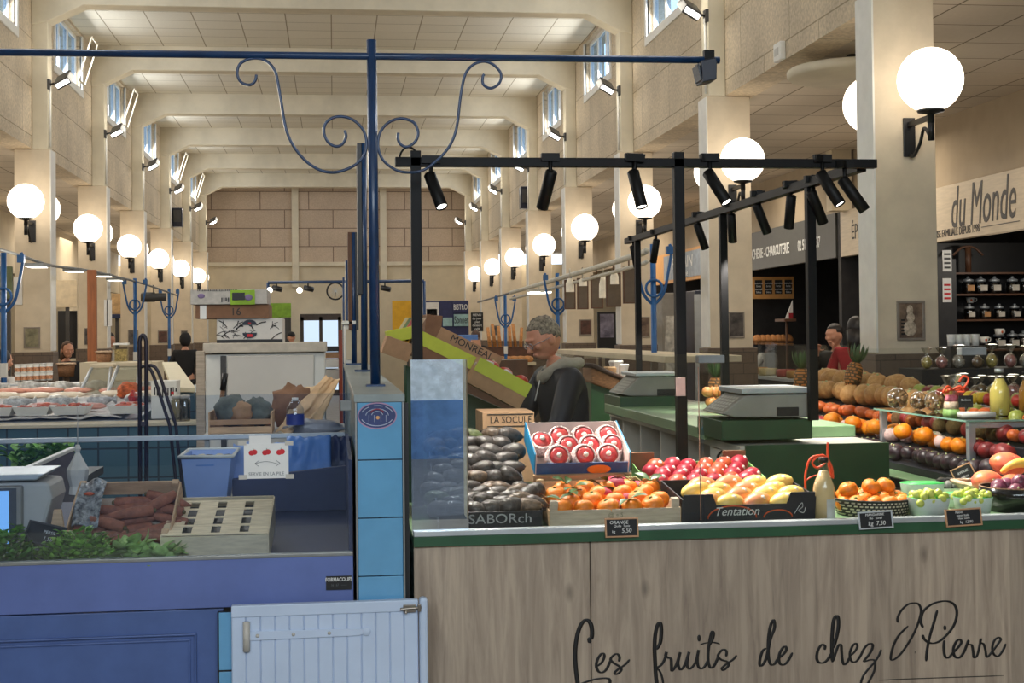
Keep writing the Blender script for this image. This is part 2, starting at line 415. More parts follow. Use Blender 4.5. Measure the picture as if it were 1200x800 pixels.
# ================================================================ fruit counter in front
CY = 4.57                     # front plane of the counter
def wood_mat(name, col, dark, board=.17, grain=1.0, knots=True, axis='X'):
    if name in MATS: return MATS[name]
    m, nt, b = new_mat(name); b.inputs['Roughness'].default_value = .55
    tc = N(nt, 'ShaderNodeTexCoord'); mp = N(nt, 'ShaderNodeMapping')
    mp.inputs['Scale'].default_value = (9 * grain, 9 * grain, .7 * grain) if axis == 'X' else (.7 * grain, 9 * grain, 9 * grain)
    nt.links.new(tc.outputs['Object'], mp.inputs[0])
    nz = N(nt, 'ShaderNodeTexNoise', Scale=3.2, Detail=8.0, Roughness=.65, Distortion=.6); nt.links.new(mp.outputs[0], nz.inputs['Vector'])
    cr = N(nt, 'ShaderNodeValToRGB'); e = cr.color_ramp.elements
    e[0].position = .32; e[0].color = (*lin(dark), 1); e[1].position = .62; e[1].color = (*lin(col), 1)
    nt.links.new(nz.outputs['Fac'], cr.inputs[0]); last = cr.outputs[0]
    sp = N(nt, 'ShaderNodeSeparateXYZ'); nt.links.new(tc.outputs['Object'], sp.inputs[0])
    dv = N(nt, 'ShaderNodeMath', operation='DIVIDE'); dv.inputs[1].default_value = board; nt.links.new(sp.outputs['XYZ'.index(axis) if axis == 'X' else 2], dv.inputs[0])
    fl = N(nt, 'ShaderNodeMath', operation='FLOOR'); nt.links.new(dv.outputs[0], fl.inputs[0])
    wn = N(nt, 'ShaderNodeTexWhiteNoise', noise_dimensions='1D'); nt.links.new(fl.outputs[0], wn.inputs['W'])
    mr = N(nt, 'ShaderNodeMapRange'); mr.inputs[3].default_value = .86; mr.inputs[4].default_value = 1.12; nt.links.new(wn.outputs['Value'], mr.inputs[0])
    mx = N(nt, 'ShaderNodeMixRGB', blend_type='MULTIPLY'); mx.inputs[0].default_value = 1
    nt.links.new(last, mx.inputs[1]); nt.links.new(mr.outputs[0], mx.inputs[2]); last = mx.outputs[0]
    if knots:
        m2 = N(nt, 'ShaderNodeMapping'); m2.inputs['Scale'].default_value = (5, 5, 2.6); nt.links.new(tc.outputs['Object'], m2.inputs[0])
        vo = N(nt, 'ShaderNodeTexVoronoi', Scale=1.3); nt.links.new(m2.outputs[0], vo.inputs['Vector'])
        kr = N(nt, 'ShaderNodeMapRange'); kr.inputs[1].default_value = .03; kr.inputs[2].default_value = .13; kr.inputs[3].default_value = .55; kr.inputs[4].default_value = 1
        nt.links.new(vo.outputs['Distance'], kr.inputs[0])
        m3 = N(nt, 'ShaderNodeMixRGB', blend_type='MULTIPLY'); m3.inputs[0].default_value = 1
        nt.links.new(last, m3.inputs[1]); nt.links.new(kr.outputs[0], m3.inputs[2]); last = m3.outputs[0]
    nt.links.new(last, b.inputs['Base Color'])
    MATS[name] = m; return m
m_wood = wood_mat('grey_oak_laminate', (178, 161, 142), (140, 124, 109))
m_green = mat('dark_green_laminate', (44, 84, 58), .35, var=.08)
m_lgreen = mat('pale_green_laminate', (120, 152, 112), .3, var=.05)
m_alu = mat('brushed_aluminium', (196, 202, 206), .35, .6, var=.05)
m_ink = mat('black_vinyl', (16, 15, 15), .5, var=0)
m_glass = glass_mat('sheet_glass', (250, 252, 251), .8)
m_glass_edge = mat('glass_edge', (150, 190, 172), .15, var=.05)
m_melamine = mat('grey_melamine', (204, 198, 188), .5, var=.05)

ct = thing('fruit_counter', 'long fruit counter clad in grey oak boards with black script lettering', 'counter', (1.6, CY, 0))
xs = atY(692, 700, CY).x
for a, b in ((.25, xs - .0015), (xs + .0015, 3.4)):
    mb = MB(); mb.box(a, b, CY, CY + .02, .02, .915); mb.build('front_panel', m_wood, ct, bevel=.0012)
mb = MB(); mb.box(.25, 3.4, CY - .012, 5.5, .915, .945); mb.build('worktop', m_lgreen, ct, bevel=.003)
mb = MB(); mb.box(.25, 3.4, CY - .016, CY - .012, .914, .945); mb.build('edge_strip', m_green, ct, label='dark green front edge')
mb = MB(); mb.box(.25, 3.4, CY - .012, CY + .03, .945, .963); mb.build('glass_channel', m_alu, ct, bevel=.002)
mb = MB(); mb.box(.27, 3.38, CY + .02, 5.45, .05, .9); mb.build('carcass', m_melamine, ct)
STROKES = []
def cropA(pts): return [(660 + x / 8, 700 + y / 8) for x, y in pts]
def cropB(pts): return [(750 + x / 8, 700 + y / 8) for x, y in pts]
def cropC(pts): return [(870 + x / 8, 700 + y / 8) for x, y in pts]
def cropD(pts): return [(950 + x / 8, 700 + y / 8) for x, y in pts]
def cropE(pts): return [(1040 + x / 7.273, 690 + y / 7.273) for x, y in pts]
S = STROKES.append
S((cropA([(252, 425), (246, 388), (268, 372), (270, 300), (255, 240), (215, 208), (170, 250), (135, 340), (115, 460), (112, 570), (120, 680), (130, 760), (142, 830), (165, 900)]), 3.6))
S((cropA([(135, 835), (160, 812), (250, 778), (340, 758), (420, 758), (440, 790), (425, 840)]), 2.8))
S((cropA([(318, 642), (360, 610), (385, 560), (380, 527), (355, 530), (322, 580), (310, 640), (330, 690), (370, 700), (410, 665), (445, 585)]), 2.5))
S((cropA([(522, 600), (528, 560), (510, 530), (480, 535), (445, 575), (470, 610), (520, 640), (545, 670), (530, 700), (495, 718), (485, 700), (520, 668), (580, 628), (625, 580)]), 2.4))
S((cropA([(875, 485), (910, 420), (920, 320), (915, 250), (900, 238), (880, 270), (862, 360), (857, 480), (862, 600), (868, 720), (880, 820), (890, 900)]), 3.4))
S((cropA([(870, 655), (905, 690), (928, 750), (940, 830), (930, 900), (900, 925)]), 2.0))
S((cropB([(150, 660), (200, 630), (235, 570), (250, 510), (240, 545), (262, 562), (290, 575), (295, 640), (300, 685), (330, 650), (352, 600), (378, 512), (365, 560), (357, 620), (375, 672), (402, 660), (432, 600), (460, 510), (446, 570), (442, 640), (465, 668), (500, 640), (527, 590), (550, 490), (540, 560), (545, 640), (575, 665), (610, 640), (640, 580)]), 2.6))
S((cropB([(553, 350), (555, 410)]), 3.0))
S((cropB([(648, 450), (680, 390), (690, 335), (674, 322), (655, 400), (640, 500), (640, 600), (660, 655), (690, 645), (720, 590), (735, 550)]), 2.6))
S((cropB([(565, 440), (620, 425), (690, 420), (750, 435)]), 2.0))
S((cropB([(808, 552), (812, 510), (795, 488), (765, 495), (730, 545), (760, 580), (815, 600), (832, 630), (810, 660), (780, 680), (770, 660), (810, 622), (870, 582), (908, 540)]), 2.4))
S((cropC([(225, 475), (190, 500), (165, 580), (165, 635), (192, 628), (222, 570), (242, 490), (265, 380), (300, 290), (300, 225), (285, 215), (262, 270), (246, 370), (242, 480), (247, 570), (267, 625), (300, 622), (335, 572), (385, 530), (412, 490), (405, 460), (380, 470), (350, 520), (342, 570), (352, 618), (390, 628), (430, 590), (470, 515)]), 2.7))
S((cropC([(770, 490), (775, 455), (745, 442), (710, 490), (697, 560), (715, 605), (760, 610), (800, 580), (835, 520)]), 2.6))
S((cropC([(850, 475), (880, 380), (900, 280), (898, 190), (878, 175), (855, 220), (843, 330), (840, 470), (845, 605)]), 3.3))
S((cropC([(848, 600), (870, 530), (900, 450), (925, 445), (930, 500), (937, 580), (952, 625), (980, 610), (1005, 560)]), 2.5))
S((cropD([(365, 550), (410, 510), (438, 460), (425, 430), (395, 450), (370, 510), (370, 560), (390, 600), (430, 595), (470, 540), (500, 480), (540, 437), (575, 435), (580, 470), (550, 530), (500, 597), (560, 582), (600, 592), (602, 660), (582, 720), (550, 780), (520, 830), (480, 850), (470, 810), (490, 740), (540, 670), (600, 602), (640, 540), (662, 485)]), 2.4))
S((cropD([(818, 235), (815, 190), (850, 120), (910, 65), (970, 50), (1015, 65), (1035, 120), (1020, 200), (980, 310), (920, 420), (850, 520), (790, 575), (755, 580), (755, 530), (780, 440), (830, 350), (915, 265)]), 2.3))
S((cropD([(976, 512), (981, 512)]), 4.2))
S((cropE([(305, 328), (285, 280), (300, 200), (360, 140), (440, 108), (520, 105), (575, 140), (592, 210), (570, 300), (520, 375), (450, 440), (390, 462), (340, 450), (310, 420), (300, 390)]), 2.7))
S((cropE([(425, 178), (400, 270), (370, 370), (350, 450), (335, 540), (330, 615)]), 2.6))
S((cropE([(488, 310), (491, 350)]), 2.8))
S((cropE([(485, 435), (480, 500), (490, 570), (520, 585), (557, 545), (600, 500), (630, 455), (615, 430), (585, 450), (562, 510), (572, 570), (610, 585), (650, 540), (690, 440), (687, 470), (718, 478), (730, 530), (738, 582), (767, 558), (797, 425), (792, 455), (820, 470), (835, 520), (847, 578), (877, 552), (940, 470), (965, 430), (945, 412), (910, 440), (893, 500), (907, 555), (945, 570), (985, 520), (1008, 465)]), 2.6))
S(([(1030, 796.8), (1070, 795.0), (1120, 793.3), (1176, 791.4)], 1.5))
mb = MB()
for pts, w in STROKES:
    path = smooth_path([atY(x, y, CY - .0016) for x, y in pts], 7); k = len(path)
    rr = []
    for i, p in enumerate(path):
        q = path[min(i + 1, k - 1)]; d = q - path[max(i - 1, 0)]
        down = abs(d.z) / (d.length + 1e-9)                   # broad strokes run down, hairlines run across
        end = min(1, .45 + .25 * min(i, k - 1 - i))
        rr.append(w * .00138 * (.62 + .68 * down) * 1.12 * end)
    mb.tube(path, rr, 6, flat=(1, .12, 1))
mb.build('lettering', m_ink, ct, label='black script words les fruits de chez J.Pierre')

# sheets of glass along the front, clamps on top
def pane(px0, px1, top0, top1, lab, refl=None):
    a = atY(px0, top0, CY + .01); b = atY(px1, top1, CY + .01)
    mb = MB(); z = (a.z + b.z) / 2
    mb.box(a.x, b.x - .002, CY + .006, CY + .012, .95, z)
    o = tag(mb.build('glass_screen', refl or m_glass), lab, 'glass pane', 'glass panes along the fruit counter'); return z
m_glass_mirror = glass_mat('reflecting_glass', (222, 236, 246), 1.6, floor=.5)
gz = pane(481, 548, 421, 421, 'narrow glass pane mirroring the street, left end of fruit counter', m_glass_mirror)
pane(548.6, 822, 420, 413, 'wide glass pane in front of the avocados and pink apples')
pane(822.6, 1145, 413, 405, 'wide glass pane in front of yellow mangoes and oval mandarin basket')
pane(1145.6, 1420, 405, 400, 'glass pane in front of right hand grape punnet and purple fruit bowl')
for px, py, lab in ((833, 421, 'grey clamp joining two glass panes above the black post'), (1140, 412, 'grey clamp joining glass panes above right end of counter')):
    p = atY(px, py, CY); mb = MB(); mb.box(p.x - .045, p.x + .045, CY - .012, CY + .03, p.z - .012, p.z + .014)
    tag(mb.build('glass_clamp', mat('grey_clamp', (128, 132, 132), .5), bevel=.003), lab, 'clamp')
p = atY(820, 430, CY); mb = MB(); mb.tube([(p.x, CY + .02, p.z), (p.x + .002, CY + .02, .97)], .0016, 5)
tag(mb.build('cord', mat('pink_cord', (190, 140, 118), .7)), 'thin pinkish cord hanging behind the glass clamp', 'cord')

# ---------------------------------------------------------------- black steel frame over the stall
m_steel = mat('black_steel', (12, 12, 13), .5, 0, spec=.2, var=.1)
FY, FX, FZ, TB = 5.38, 2.1, 2.25, .02
fr = thing('track_gantry', 'black steel frame with track spots standing over the fruit stall', 'frame', (1.2, FY, .945))
def post(px, Y, z0, z1=FZ):
    p = atY(px, 300, Y); mb = MB(); mb.box(p.x - TB, p.x + TB, Y - TB, Y + TB, z0, z1); mb.build('post', m_steel, fr, bevel=.002)
    return p.x
a = atY(463, 190, FY).x
mb = MB(); mb.box(a, FX + .05, FY - TB, FY + TB, FZ - .01, FZ + .025); mb.build('front_beam', m_steel, fr, bevel=.002)
mb = MB(); mb.box(FX - TB, FX + TB, FY + TB, 9.95, FZ - .02, FZ + .02); mb.build('side_beam', m_steel, fr, bevel=.002)
post(488, FY, .945, FZ + .05); post(796, FY, .945, FZ + .05)
for Y in (6.02, 7.43, 9.6):
    mb = MB(); mb.box(FX - TB, FX + TB, Y - TB, Y + TB, 1.14 if Y > 7 else 1.2, FZ - .02); mb.build('post', m_steel, fr, bevel=.002)
p = atY(479, 184, FY); mb = MB()
mb.tube([(p.x + .036 * math.cos(t / 10 * PI), FY, p.z - .012 + .05 * math.sin(t / 10 * PI)) for t in range(11)], .004, 6); mb.build('hook', m_steel, fr)
p = atY(798, 453, FY - .03); mb = MB(); mb.box(p.x - .018, p.x + .018, FY - .03, FY - TB, p.z - .036, p.z + .036)
nb = mb.build('sticker', mat('pink_paper', (196, 170, 166), .7), fr, label='small pink price sticker on the post')
# ---------------------------------------------------------------- track spots
m_lens = emission('spot_lens', (255, 252, 244), 7); m_lens_off = mat('spot_reflector', (60, 60, 62), .2, .5)
m_spot = mat('black_spot_housing', (12, 12, 13), .5, 0, spec=.25, var=.1)
def make_spot(lit):
    t = thing('track_spot', '', 'spotlight', (0, 0, 0), 'track spots on the black frame')     # local: pivot at origin, barrel along -Z
    b = MB(); b.lathe([(.0, .022), (.018, .022), (.0235, .016), (.0235, -.135), (.021, -.137), (.0205, -.128), (0, -.128)], 20, cap=False); b.build('barrel', m_spot, t)
    l = MB(); l.lathe([(0, -.129), (.02, -.1295), (.0, -.1305)], 18, cap=False); l.build('lens', m_lens if lit else m_lens_off, t)
    return t
def place_spot(rep, top, bot, Y, dy, lab, lit):
    a = atY(*top, Y); b = atY(*bot, Y); d = b - a; d.y = dy; d.normalize()
    q = d.to_track_quat('-Z', 'Y').to_euler()
    o = rep.put(a, q, lab)
    k = MB(); bt = a + Vector((0, 0, .075))
    k.tube([a + d * .02, a + Vector((0, 0, .02)), bt], .008, 8); k.box(bt.x - .035, bt.x + .035, Y - .014, Y + .014, bt.z - .018, bt.z + .012)
    ad = k.build('track_adapter', m_spot, o)
    ad.matrix_parent_inverse = Matrix.Identity(4)
    M = (Matrix.Translation(a) @ q.to_matrix().to_4x4()).inverted()
    ad.data.transform(Matrix.Translation(ORG[ad.name])); ad.data.transform(M)
    if 1:
        L = bpy.data.lights.new('spot_beam', 'SPOT'); L.energy = 95 if lit else 70; L.spot_size = R(62); L.spot_blend = .6; L.color = (1, .93, .84); L.shadow_soft_size = .02
        lo = bpy.data.objects.new('spot_beam', L); C.objects.link(lo); lo.location = a + d * .15; lo.rotation_euler = d.to_track_quat('-Z', 'Y').to_euler()
make_lit, make_off = Rep(make_spot(True)), Rep(make_spot(False))
SP = [((505, 209), (518, 249), 5.36, -.07, 1), ((645, 206), (636, 251), 5.36, .07, 0), ((743, 206), (750, 248), 5.36, -.05, 1), ((832, 206), (849, 244), 5.36, -.07, 1),
      ((964, 207), (982, 247), 5.36, -.06, 1), ((990, 214), (1012, 248), 5.36, -.02, 1)]
FW = ['above the avocados, lit and turned right', 'facing away, dark, second along the front beam', 'left of the tall black post, lit', 'right of the tall black post, lit', 'second from right on the front beam, lit', 'at the right end of the front beam, lit']
for (t_, b_, Y, dy, lit), lab in zip(SP, FW): place_spot(make_lit if lit else make_off, t_, b_, Y, dy, 'black track spot ' + lab, lit)
SP2 = [((952, 229), (967, 262)), ((927, 234), (928, 270)), ((888, 244), (902, 276)), ((857, 255), (862, 287)), ((818, 266), (829, 295)), ((769, 284), (767, 309)), ((742, 291), (747, 313))]
for i, (t_, b_) in enumerate(SP2):
    Y = atX(t_[0], t_[1], FX).y
    place_spot(make_off, t_, b_, Y, .05 if i % 2 else .02, 'dark track spot on the side beam, %s from the front' % ORDN[i], 0)

# ---------------------------------------------------------------- blue pipe arch with scrolls
m_blue = mat('blue_gloss_paint', (20, 56, 98), .4, var=.12, scale=12, coat=.3)
BY = 5.2
ar = thing('scroll_arch', 'dark blue tubular post with crossbar and wrought iron scrolls', 'arch', (.15, BY, 1.41))
pa = atY(434, 47, BY); pb = atY(440, 452, BY)
mb = MB(); mb.tube([(pb.x, BY, 1.41), (pa.x + .004, BY, pa.z)], .0185, 20); mb.build('post', m_blue, ar)
mb = MB(); mb.box(pb.x - .035, pb.x + .035, BY - .035, BY + .035, 1.408, 1.418); mb.build('base_plate', m_blue, ar, bevel=.002)
l = atY(-60, 60.5, BY); r = atY(843, 70.5, BY)
mb = MB(); mb.tube([l, r], .0135, 16); mb.build('crossbar', m_blue, ar)
def sc1(pts): return [(300 + x / 4, y / 4) for x, y in pts]
L1 = [(415, 611), (422, 640), (405, 675), (375, 686), (340, 668), (319, 625), (325, 580), (360, 552), (405, 546), (455, 562), (500, 605), (517, 660), (510, 720), (475, 765), (420, 795), (360, 808), (300, 797), (240, 760), (190, 705), (155, 645), (135, 580), (120, 490), (105, 400), (90, 335), (60, 295), (20, 275), (-30, 276), (-75, 300), (-88, 345), (-70, 385), (-30, 398), (-5, 380), (2, 350)]
R1 = [(667, 622), (665, 650), (680, 678), (710, 688), (745, 665), (760, 625), (745, 580), (710, 560), (668, 556), (620, 575), (585, 615), (572, 665), (580, 720), (610, 765), (665, 800), (730, 808), (790, 795), (850, 750), (900, 695), (930, 635), (945, 570), (955, 480), (968, 395), (985, 340), (1020, 302), (1070, 288), (1115, 305), (1148, 345), (1140, 390), (1100, 414), (1065, 395), (1063, 360), (1070, 348)]
for pts in (L1, R1):
    mb = MB(); mb.tube(smooth_path([atY(x, y, BY) for x, y in sc1(pts)], 5), .0055, 8); mb.build('scroll', m_blue, ar)
# lamp box hanging at the crossbar's end
p = atY(826, 85, BY); sp = thing('loudspeaker', 'dark blue box speaker hung from the right end of crossbar', 'speaker', (p.x, BY, p.z))
mb = MB(); M = Matrix.Translation(p) @ Matrix.Rotation(R(-12), 4, 'Y')
mb.prism([(-.03, -.04), (.025, -.04), (.042, .03), (.036, .042), (-.018, .042)], 'Y', -.05, .05, M=M); mb.build('case', mat('navy_plastic', (18, 26, 46), .4), sp, bevel=.004)
mb = MB(); mb.box(-.034, -.026, -.042, .042, -.03, .03, M); mb.build('grille', mat('speaker_grille', (70, 78, 88), .5, scale=200, var=.3), sp, bevel=.002)
mb = MB(); mb.box(p.x - .004, p.x + .035, BY - .014, BY + .014, p.z + .03, p.z + .085); mb.build('clip', m_steel, sp)
# ================================================================ goods on the fruit counter
TOP = .945
m_card = mat('kraft_card', (178, 140, 106), .85, var=.08, scale=14)
m_card_d = mat('brown_card', (134, 98, 74), .85, var=.08, scale=14)
m_cblack = mat('black_card', (26, 26, 34), .5, var=.1)
m_pine = mat('pine_slat', (214, 176, 136), .7, var=.1, scale=6, stretch=(2, 8, 14))
m_pine_g = mat('weathered_pine', (190, 172, 152), .75, var=.1, scale=6, stretch=(2, 8, 14))
m_leaf = mat('glossy_leaf', (62, 96, 40), .4, var=.25, scale=30)
m_stick = mat('cream_sticker', (240, 226, 214), .5, var=.02)
def leafmesh(mb, base, tip, w, up=(0, 0, 1), mi=0, n=5, curl=.15):
    base = Vector(base); tip = Vector(tip); d = tip - base; s = d.cross(Vector(up)); s = s.normalized() if s.length > 1e-6 else Vector((1, 0, 0)); u = s.cross(d).normalized()
    vs = []; fs = []
    for i in range(n + 1):
        t = i / n; ww = w * math.sin(PI * (t * .9 + .06)) ; c = base + d * t + u * (curl * d.length * math.sin(PI * t))
        vs += [c - s * ww, c - u * ww * .35, c + s * ww]
    for i in range(n):
        for j in range(2): fs.append((i * 3 + j, i * 3 + j + 1, i * 3 + 3 + j + 1, i * 3 + 3 + j))
    return mb.add(vs, fs, mi, True)
# ----- fruit, one of each kind with its parts
def make_avocado(name, col, col2):
    t = thing('avocado', '', 'avocado')
    mb = MB(); M = Matrix.Rotation(R(90), 4, 'Y')
    mb.lathe([(0, -.046), (.012, -.045), (.024, -.037), (.0305, -.02), (.031, -.002), (.026, .018), (.0185, .034), (.012, .043), (.005, .047), (0, .0475)], 16, M=M)
    mb.build('fruit', mat(name, col, .38, var=.3, scale=60, bump=.5, col2=col2), t)
    mb = MB(); mb.lathe([(.0035, .046), (.005, .049), (.003, .052), (0, .052)], 8, M=M); mb.build('stem', mat('dry_stem', (120, 92, 58), .8), t)
    return t
AV = [Rep(make_avocado('avocado_black', (84, 74, 70), (46, 42, 44))), Rep(make_avocado('avocado_brown', (126, 100, 78), (70, 58, 50))), Rep(make_avocado('avocado_green', (120, 132, 76), (70, 80, 50)))]
AVW = ['black', 'brownish', 'green']
def make_mandarin(r=.031, leaf=False):
    t = thing('mandarin', '', 'mandarin')
    mb = MB(); mb.ball((0, 0, 0), (r, r, r * .86), 18, 12, fn=lambda d: 1 - .1 * max(0, d.z - .8) / .2)
    mb.build('fruit', mat('mandarin_peel', (240, 138, 28), .42, var=.12, scale=90, bump=.35, col2=(226, 116, 22)), t)
    mb = MB(); mb.lathe([(.005, r * .75), (.006, r * .82), (.002, r * .86)], 6); mb.build('calyx', mat('calyx', (120, 128, 60), .7), t)
    if leaf:
        mb = MB(); leafmesh(mb, (0, 0, r * .8), (.05, -.01, r * .95), .013); leafmesh(mb, (0, 0, r * .8), (-.03, -.04, r * .8), .012); mb.build('leaf', m_leaf, t)
    return t
MD = Rep(make_mandarin()); MDL = Rep(make_mandarin(leaf=True))
def make_mango(nm, c1, c2, L=.062, kind='mango', r=.036):
    t = thing(kind, '', kind)
    mb = MB(); mb.ball((0, 0, 0), (L, r, r * .86), 18, 12, fn=lambda d: 1 - .12 * max(0, -d.x) + .05 * d.y * d.x)
    mb.build('fruit', mat(nm, c1, .4, col2=c2, scale=14, var=.2), t)
    mb = MB(); M = Matrix.Translation((.01, -r * .62, r * .52)) @ Matrix.Rotation(R(50), 4, 'X'); mb.lathe([(0, .0), (.009, .0), (.009, .0035), (0, .004)], 10, M=M); mb.build('sticker', m_stick, t)
    return t
MY = Rep(make_mango('yellow_mango', (244, 206, 116), (236, 196, 100)))
MYP = Rep(make_mango('blushed_mango', (232, 170, 96), (222, 130, 96)))
MR = Rep(make_mango('red_mango', (190, 44, 58), (170, 34, 60), .043, r=.034)); MRO = Rep(make_mango('orange_red_mango', (224, 118, 58), (190, 50, 56), .043, r=.034))
def make_netapple():
    t = thing('apple', '', 'apple')
    mb = MB(); mb.ball((0, 0, 0), (.0375, .0375, .036), 18, 12, fn=lambda d: 1 - .16 * max(0, abs(d.z) - .82) / .18)
    mb.build('fruit', mat('pink_apple', (206, 56, 74), .35, col2=(196, 78, 72), scale=20, var=.2), t)
    mb = MB(); mb.lathe([(0, .0325), (.009, .0328), (.009, .036), (0, .0365)], 12); mb.build('sticker', m_stick, t)
    m_net = tiles('foam_net', (248, 226, 222), (214, 176, 172), .009, .009, 'XZ', .03, .5, .0016, .8, bump=.6)
    n = MB(); pr = []
    for i in range(10):
        a = R(-90 + 12.9 * i); pr.append((.0435 * math.cos(a), .041 * math.sin(a)))
    n.lathe(pr + [(.0315, .0255), (.034, .014)], 20, cap=False); n.build('foam_net', m_net, t)
    return t
NA = Rep(make_netapple())
def grid(reps, M, nx, ny, sx, sy, z, words, group, jig=.004, rotf=None, skip=(), scale=(.94, 1.06), layer='', lift=None, weights=None, dz=0):
    """rows of fruit in a crate: the front row first, each from left to right"""
    for j in range(ny):
        for i in range(nx):
            if (i, j) in skip: continue
            off = (j % 2) * sx * .5 if nx > 1 else 0
            x = (i - (nx - 1) / 2) * sx + off - sx * .25 + random.uniform(-jig, jig); y = .036 + j * sy + random.uniform(-jig, jig)
            zz = z + random.uniform(-jig, jig) * .6 + (lift(x, y) if lift else 0)
            k = random.choices(range(len(reps)), weights)[0] if weights else random.randrange(len(reps))
            r = rotf(i, j) if rotf else (random.uniform(-.4, .4), random.uniform(-.3, .3), random.uniform(0, TAU))
            loc = M @ Vector((x, y, zz)); e = (M.to_3x3() @ Euler(r).to_matrix()).to_euler()
            w = words[k] if isinstance(words, (list, tuple)) else words
            rowname = 'front row' if j == 0 else ('%s row back' % ORDN[j])
            reps[k].put(loc, e, '%s, %s%s, %s from the left' % (w, layer, rowname, ORDN[i]), random.uniform(*scale), group)
def tray(name, label, cat, M, w, d, h, m_out, th=.005, front=None, parent=None, m_in=None, group=None, fm=None, m_front=None, base=True):
    """open box: local x across, y to the back, z up; M places its front bottom middle"""
    t = thing(name, label, cat, M.translation, group)
    b = MB(); b.box(-w / 2, w / 2, 0, d, 0, th, M); b.build('base', m_in or m_out, t)
    for a, c, e, f, hh, nm, mm in ((-w / 2, w / 2, -th, 0, front if front is not None else h, 'front_side', m_front or m_out), (-w / 2, w / 2, d, d + th, h, 'back_side', m_out), (-w / 2 - th, -w / 2, -th, d + th, h, 'end_side', m_out), (w / 2, w / 2 + th, -th, d + th, h, 'end_side', m_out)):
        b = MB(); b.box(a, c, e, f, 0, hh, M); b.build(nm, mm, t, bevel=.0015)
    return t
def at_front(px0, px1, Y, z, tilt=0, rz=0):
    a = atY(px0, 600, Y).x; b = atY(px1, 600, Y).x
    return Matrix.Translation(((a + b) / 2, Y, z)) @ Matrix.Rotation(R(rz), 4, 'Z') @ Matrix.Rotation(R(tilt), 4, 'X'), b - a
LAY = lambda i, j: (random.uniform(-.35, .35), random.uniform(-.35, .35), random.choice((0, PI)) + random.uniform(-.5, .5))
# --- black avocado crates
M, w = at_front(516, 634, 4.66, TOP, 9)
t = tray('avocado_crate', 'low black crate heaped with avocados, front of the two', 'crate', M, w, .3, .07, m_cblack, .004, .066)
text('lettering', 'SABORch', .046, M @ Matrix.Translation((.03, -.0052, .04)) @ Matrix.Rotation(R(90), 4, 'X'), mat('grey_print', (176, 176, 176), .6), t, .0004, 1.15)
b = MB(); b.box(-w / 2 - .012, -w / 2 - .004, 0, .012, 0, .06, M); b.box(-w / 2 - .01, -w / 2 - .004, .1, .115, .02, .085, M); b.build('wire_stand', m_alu, t)
grid(AV, M, 6, 5, .06, .056, .068, [q + ' avocado' for q in AVW], 'avocados in the front crate', .011, LAY, weights=(7, 2, 1), layer='front crate, ')
M, w = at_front(508, 612, 4.99, 1.03, 26)
t = tray('avocado_crate', 'tilted black crate of avocados behind the front one', 'crate', M, w, .36, .05, m_cblack, .004)
grid(AV, M, 5, 6, .062, .058, .046, [q + ' avocado' for q in AVW], 'avocados in the tilted crate', .011, LAY, weights=(8, 1, .5), layer='tilted crate, ')
mb = MB(); mb.prism([(4.995, TOP), (4.995, 1.025), (5.3, 1.16), (5.3, TOP)], 'X', atY(520, 600, 5).x, atY(615, 600, 5).x); tag(mb.build('display_riser', m_cblack, bevel=.003), 'black wedge under the tilted avocado crate', 'riser')
# --- pine crate of mandarins
M, w = at_front(645, 796, 4.66, TOP, 4)
t = thing('fruit_crate', 'pine slat crate of leafy mandarins behind the small orange price slate', 'crate', M.translation)
b = MB(); b.box(-w / 2, w / 2, 0, .34, 0, .006, M); b.build('base', m_pine, t)
for x in (-w / 2, w / 2 - .026):
    for y in (0, .315):
        b = MB(); b.prism([(x, y), (x + .026, y), (x + (.026 if x < 0 else 0), y + .026)] if 0 else [(x, y), (x + .026, y), (x + .026, y + .026), (x, y + .026)], 'Z', 0, .11 if y else .092, M=M); b.build('corner_post', m_pine_g if y == 0 else m_pine, t, bevel=.002)
b = MB(); b.box(-w / 2 - .002, w / 2 + .002, -.005, 0, .004, .062, M); b.build('front_slat', m_pine_g, t, bevel=.001)
b = MB(); b.box(-w / 2, w / 2, .341, .346, .02, .1, M); b.build('back_slat', m_pine, t, bevel=.001)
for x in (-w / 2 - .006, w / 2):
    b = MB(); b.box(x, x + .006, 0, .341, .01, .06, M); b.build('end_slat', m_pine, t, bevel=.001)
text('lettering', '@ ◦ S', .02, M @ Matrix.Translation((-.0, -.0058, .042)) @ Matrix.Rotation(R(90), 4, 'X'), mat('grey_green_print', (110, 108, 84), .6), t, .0003)
grid([MD, MDL], M, 5, 4, .079, .074, .058, ['orange mandarin', 'mandarin with green leaves'], 'mandarins in the pine crate', .005, None, weights=(3, 2), layer='pine crate, ', lift=lambda x, y: y * .1, scale=(1.16, 1.3))
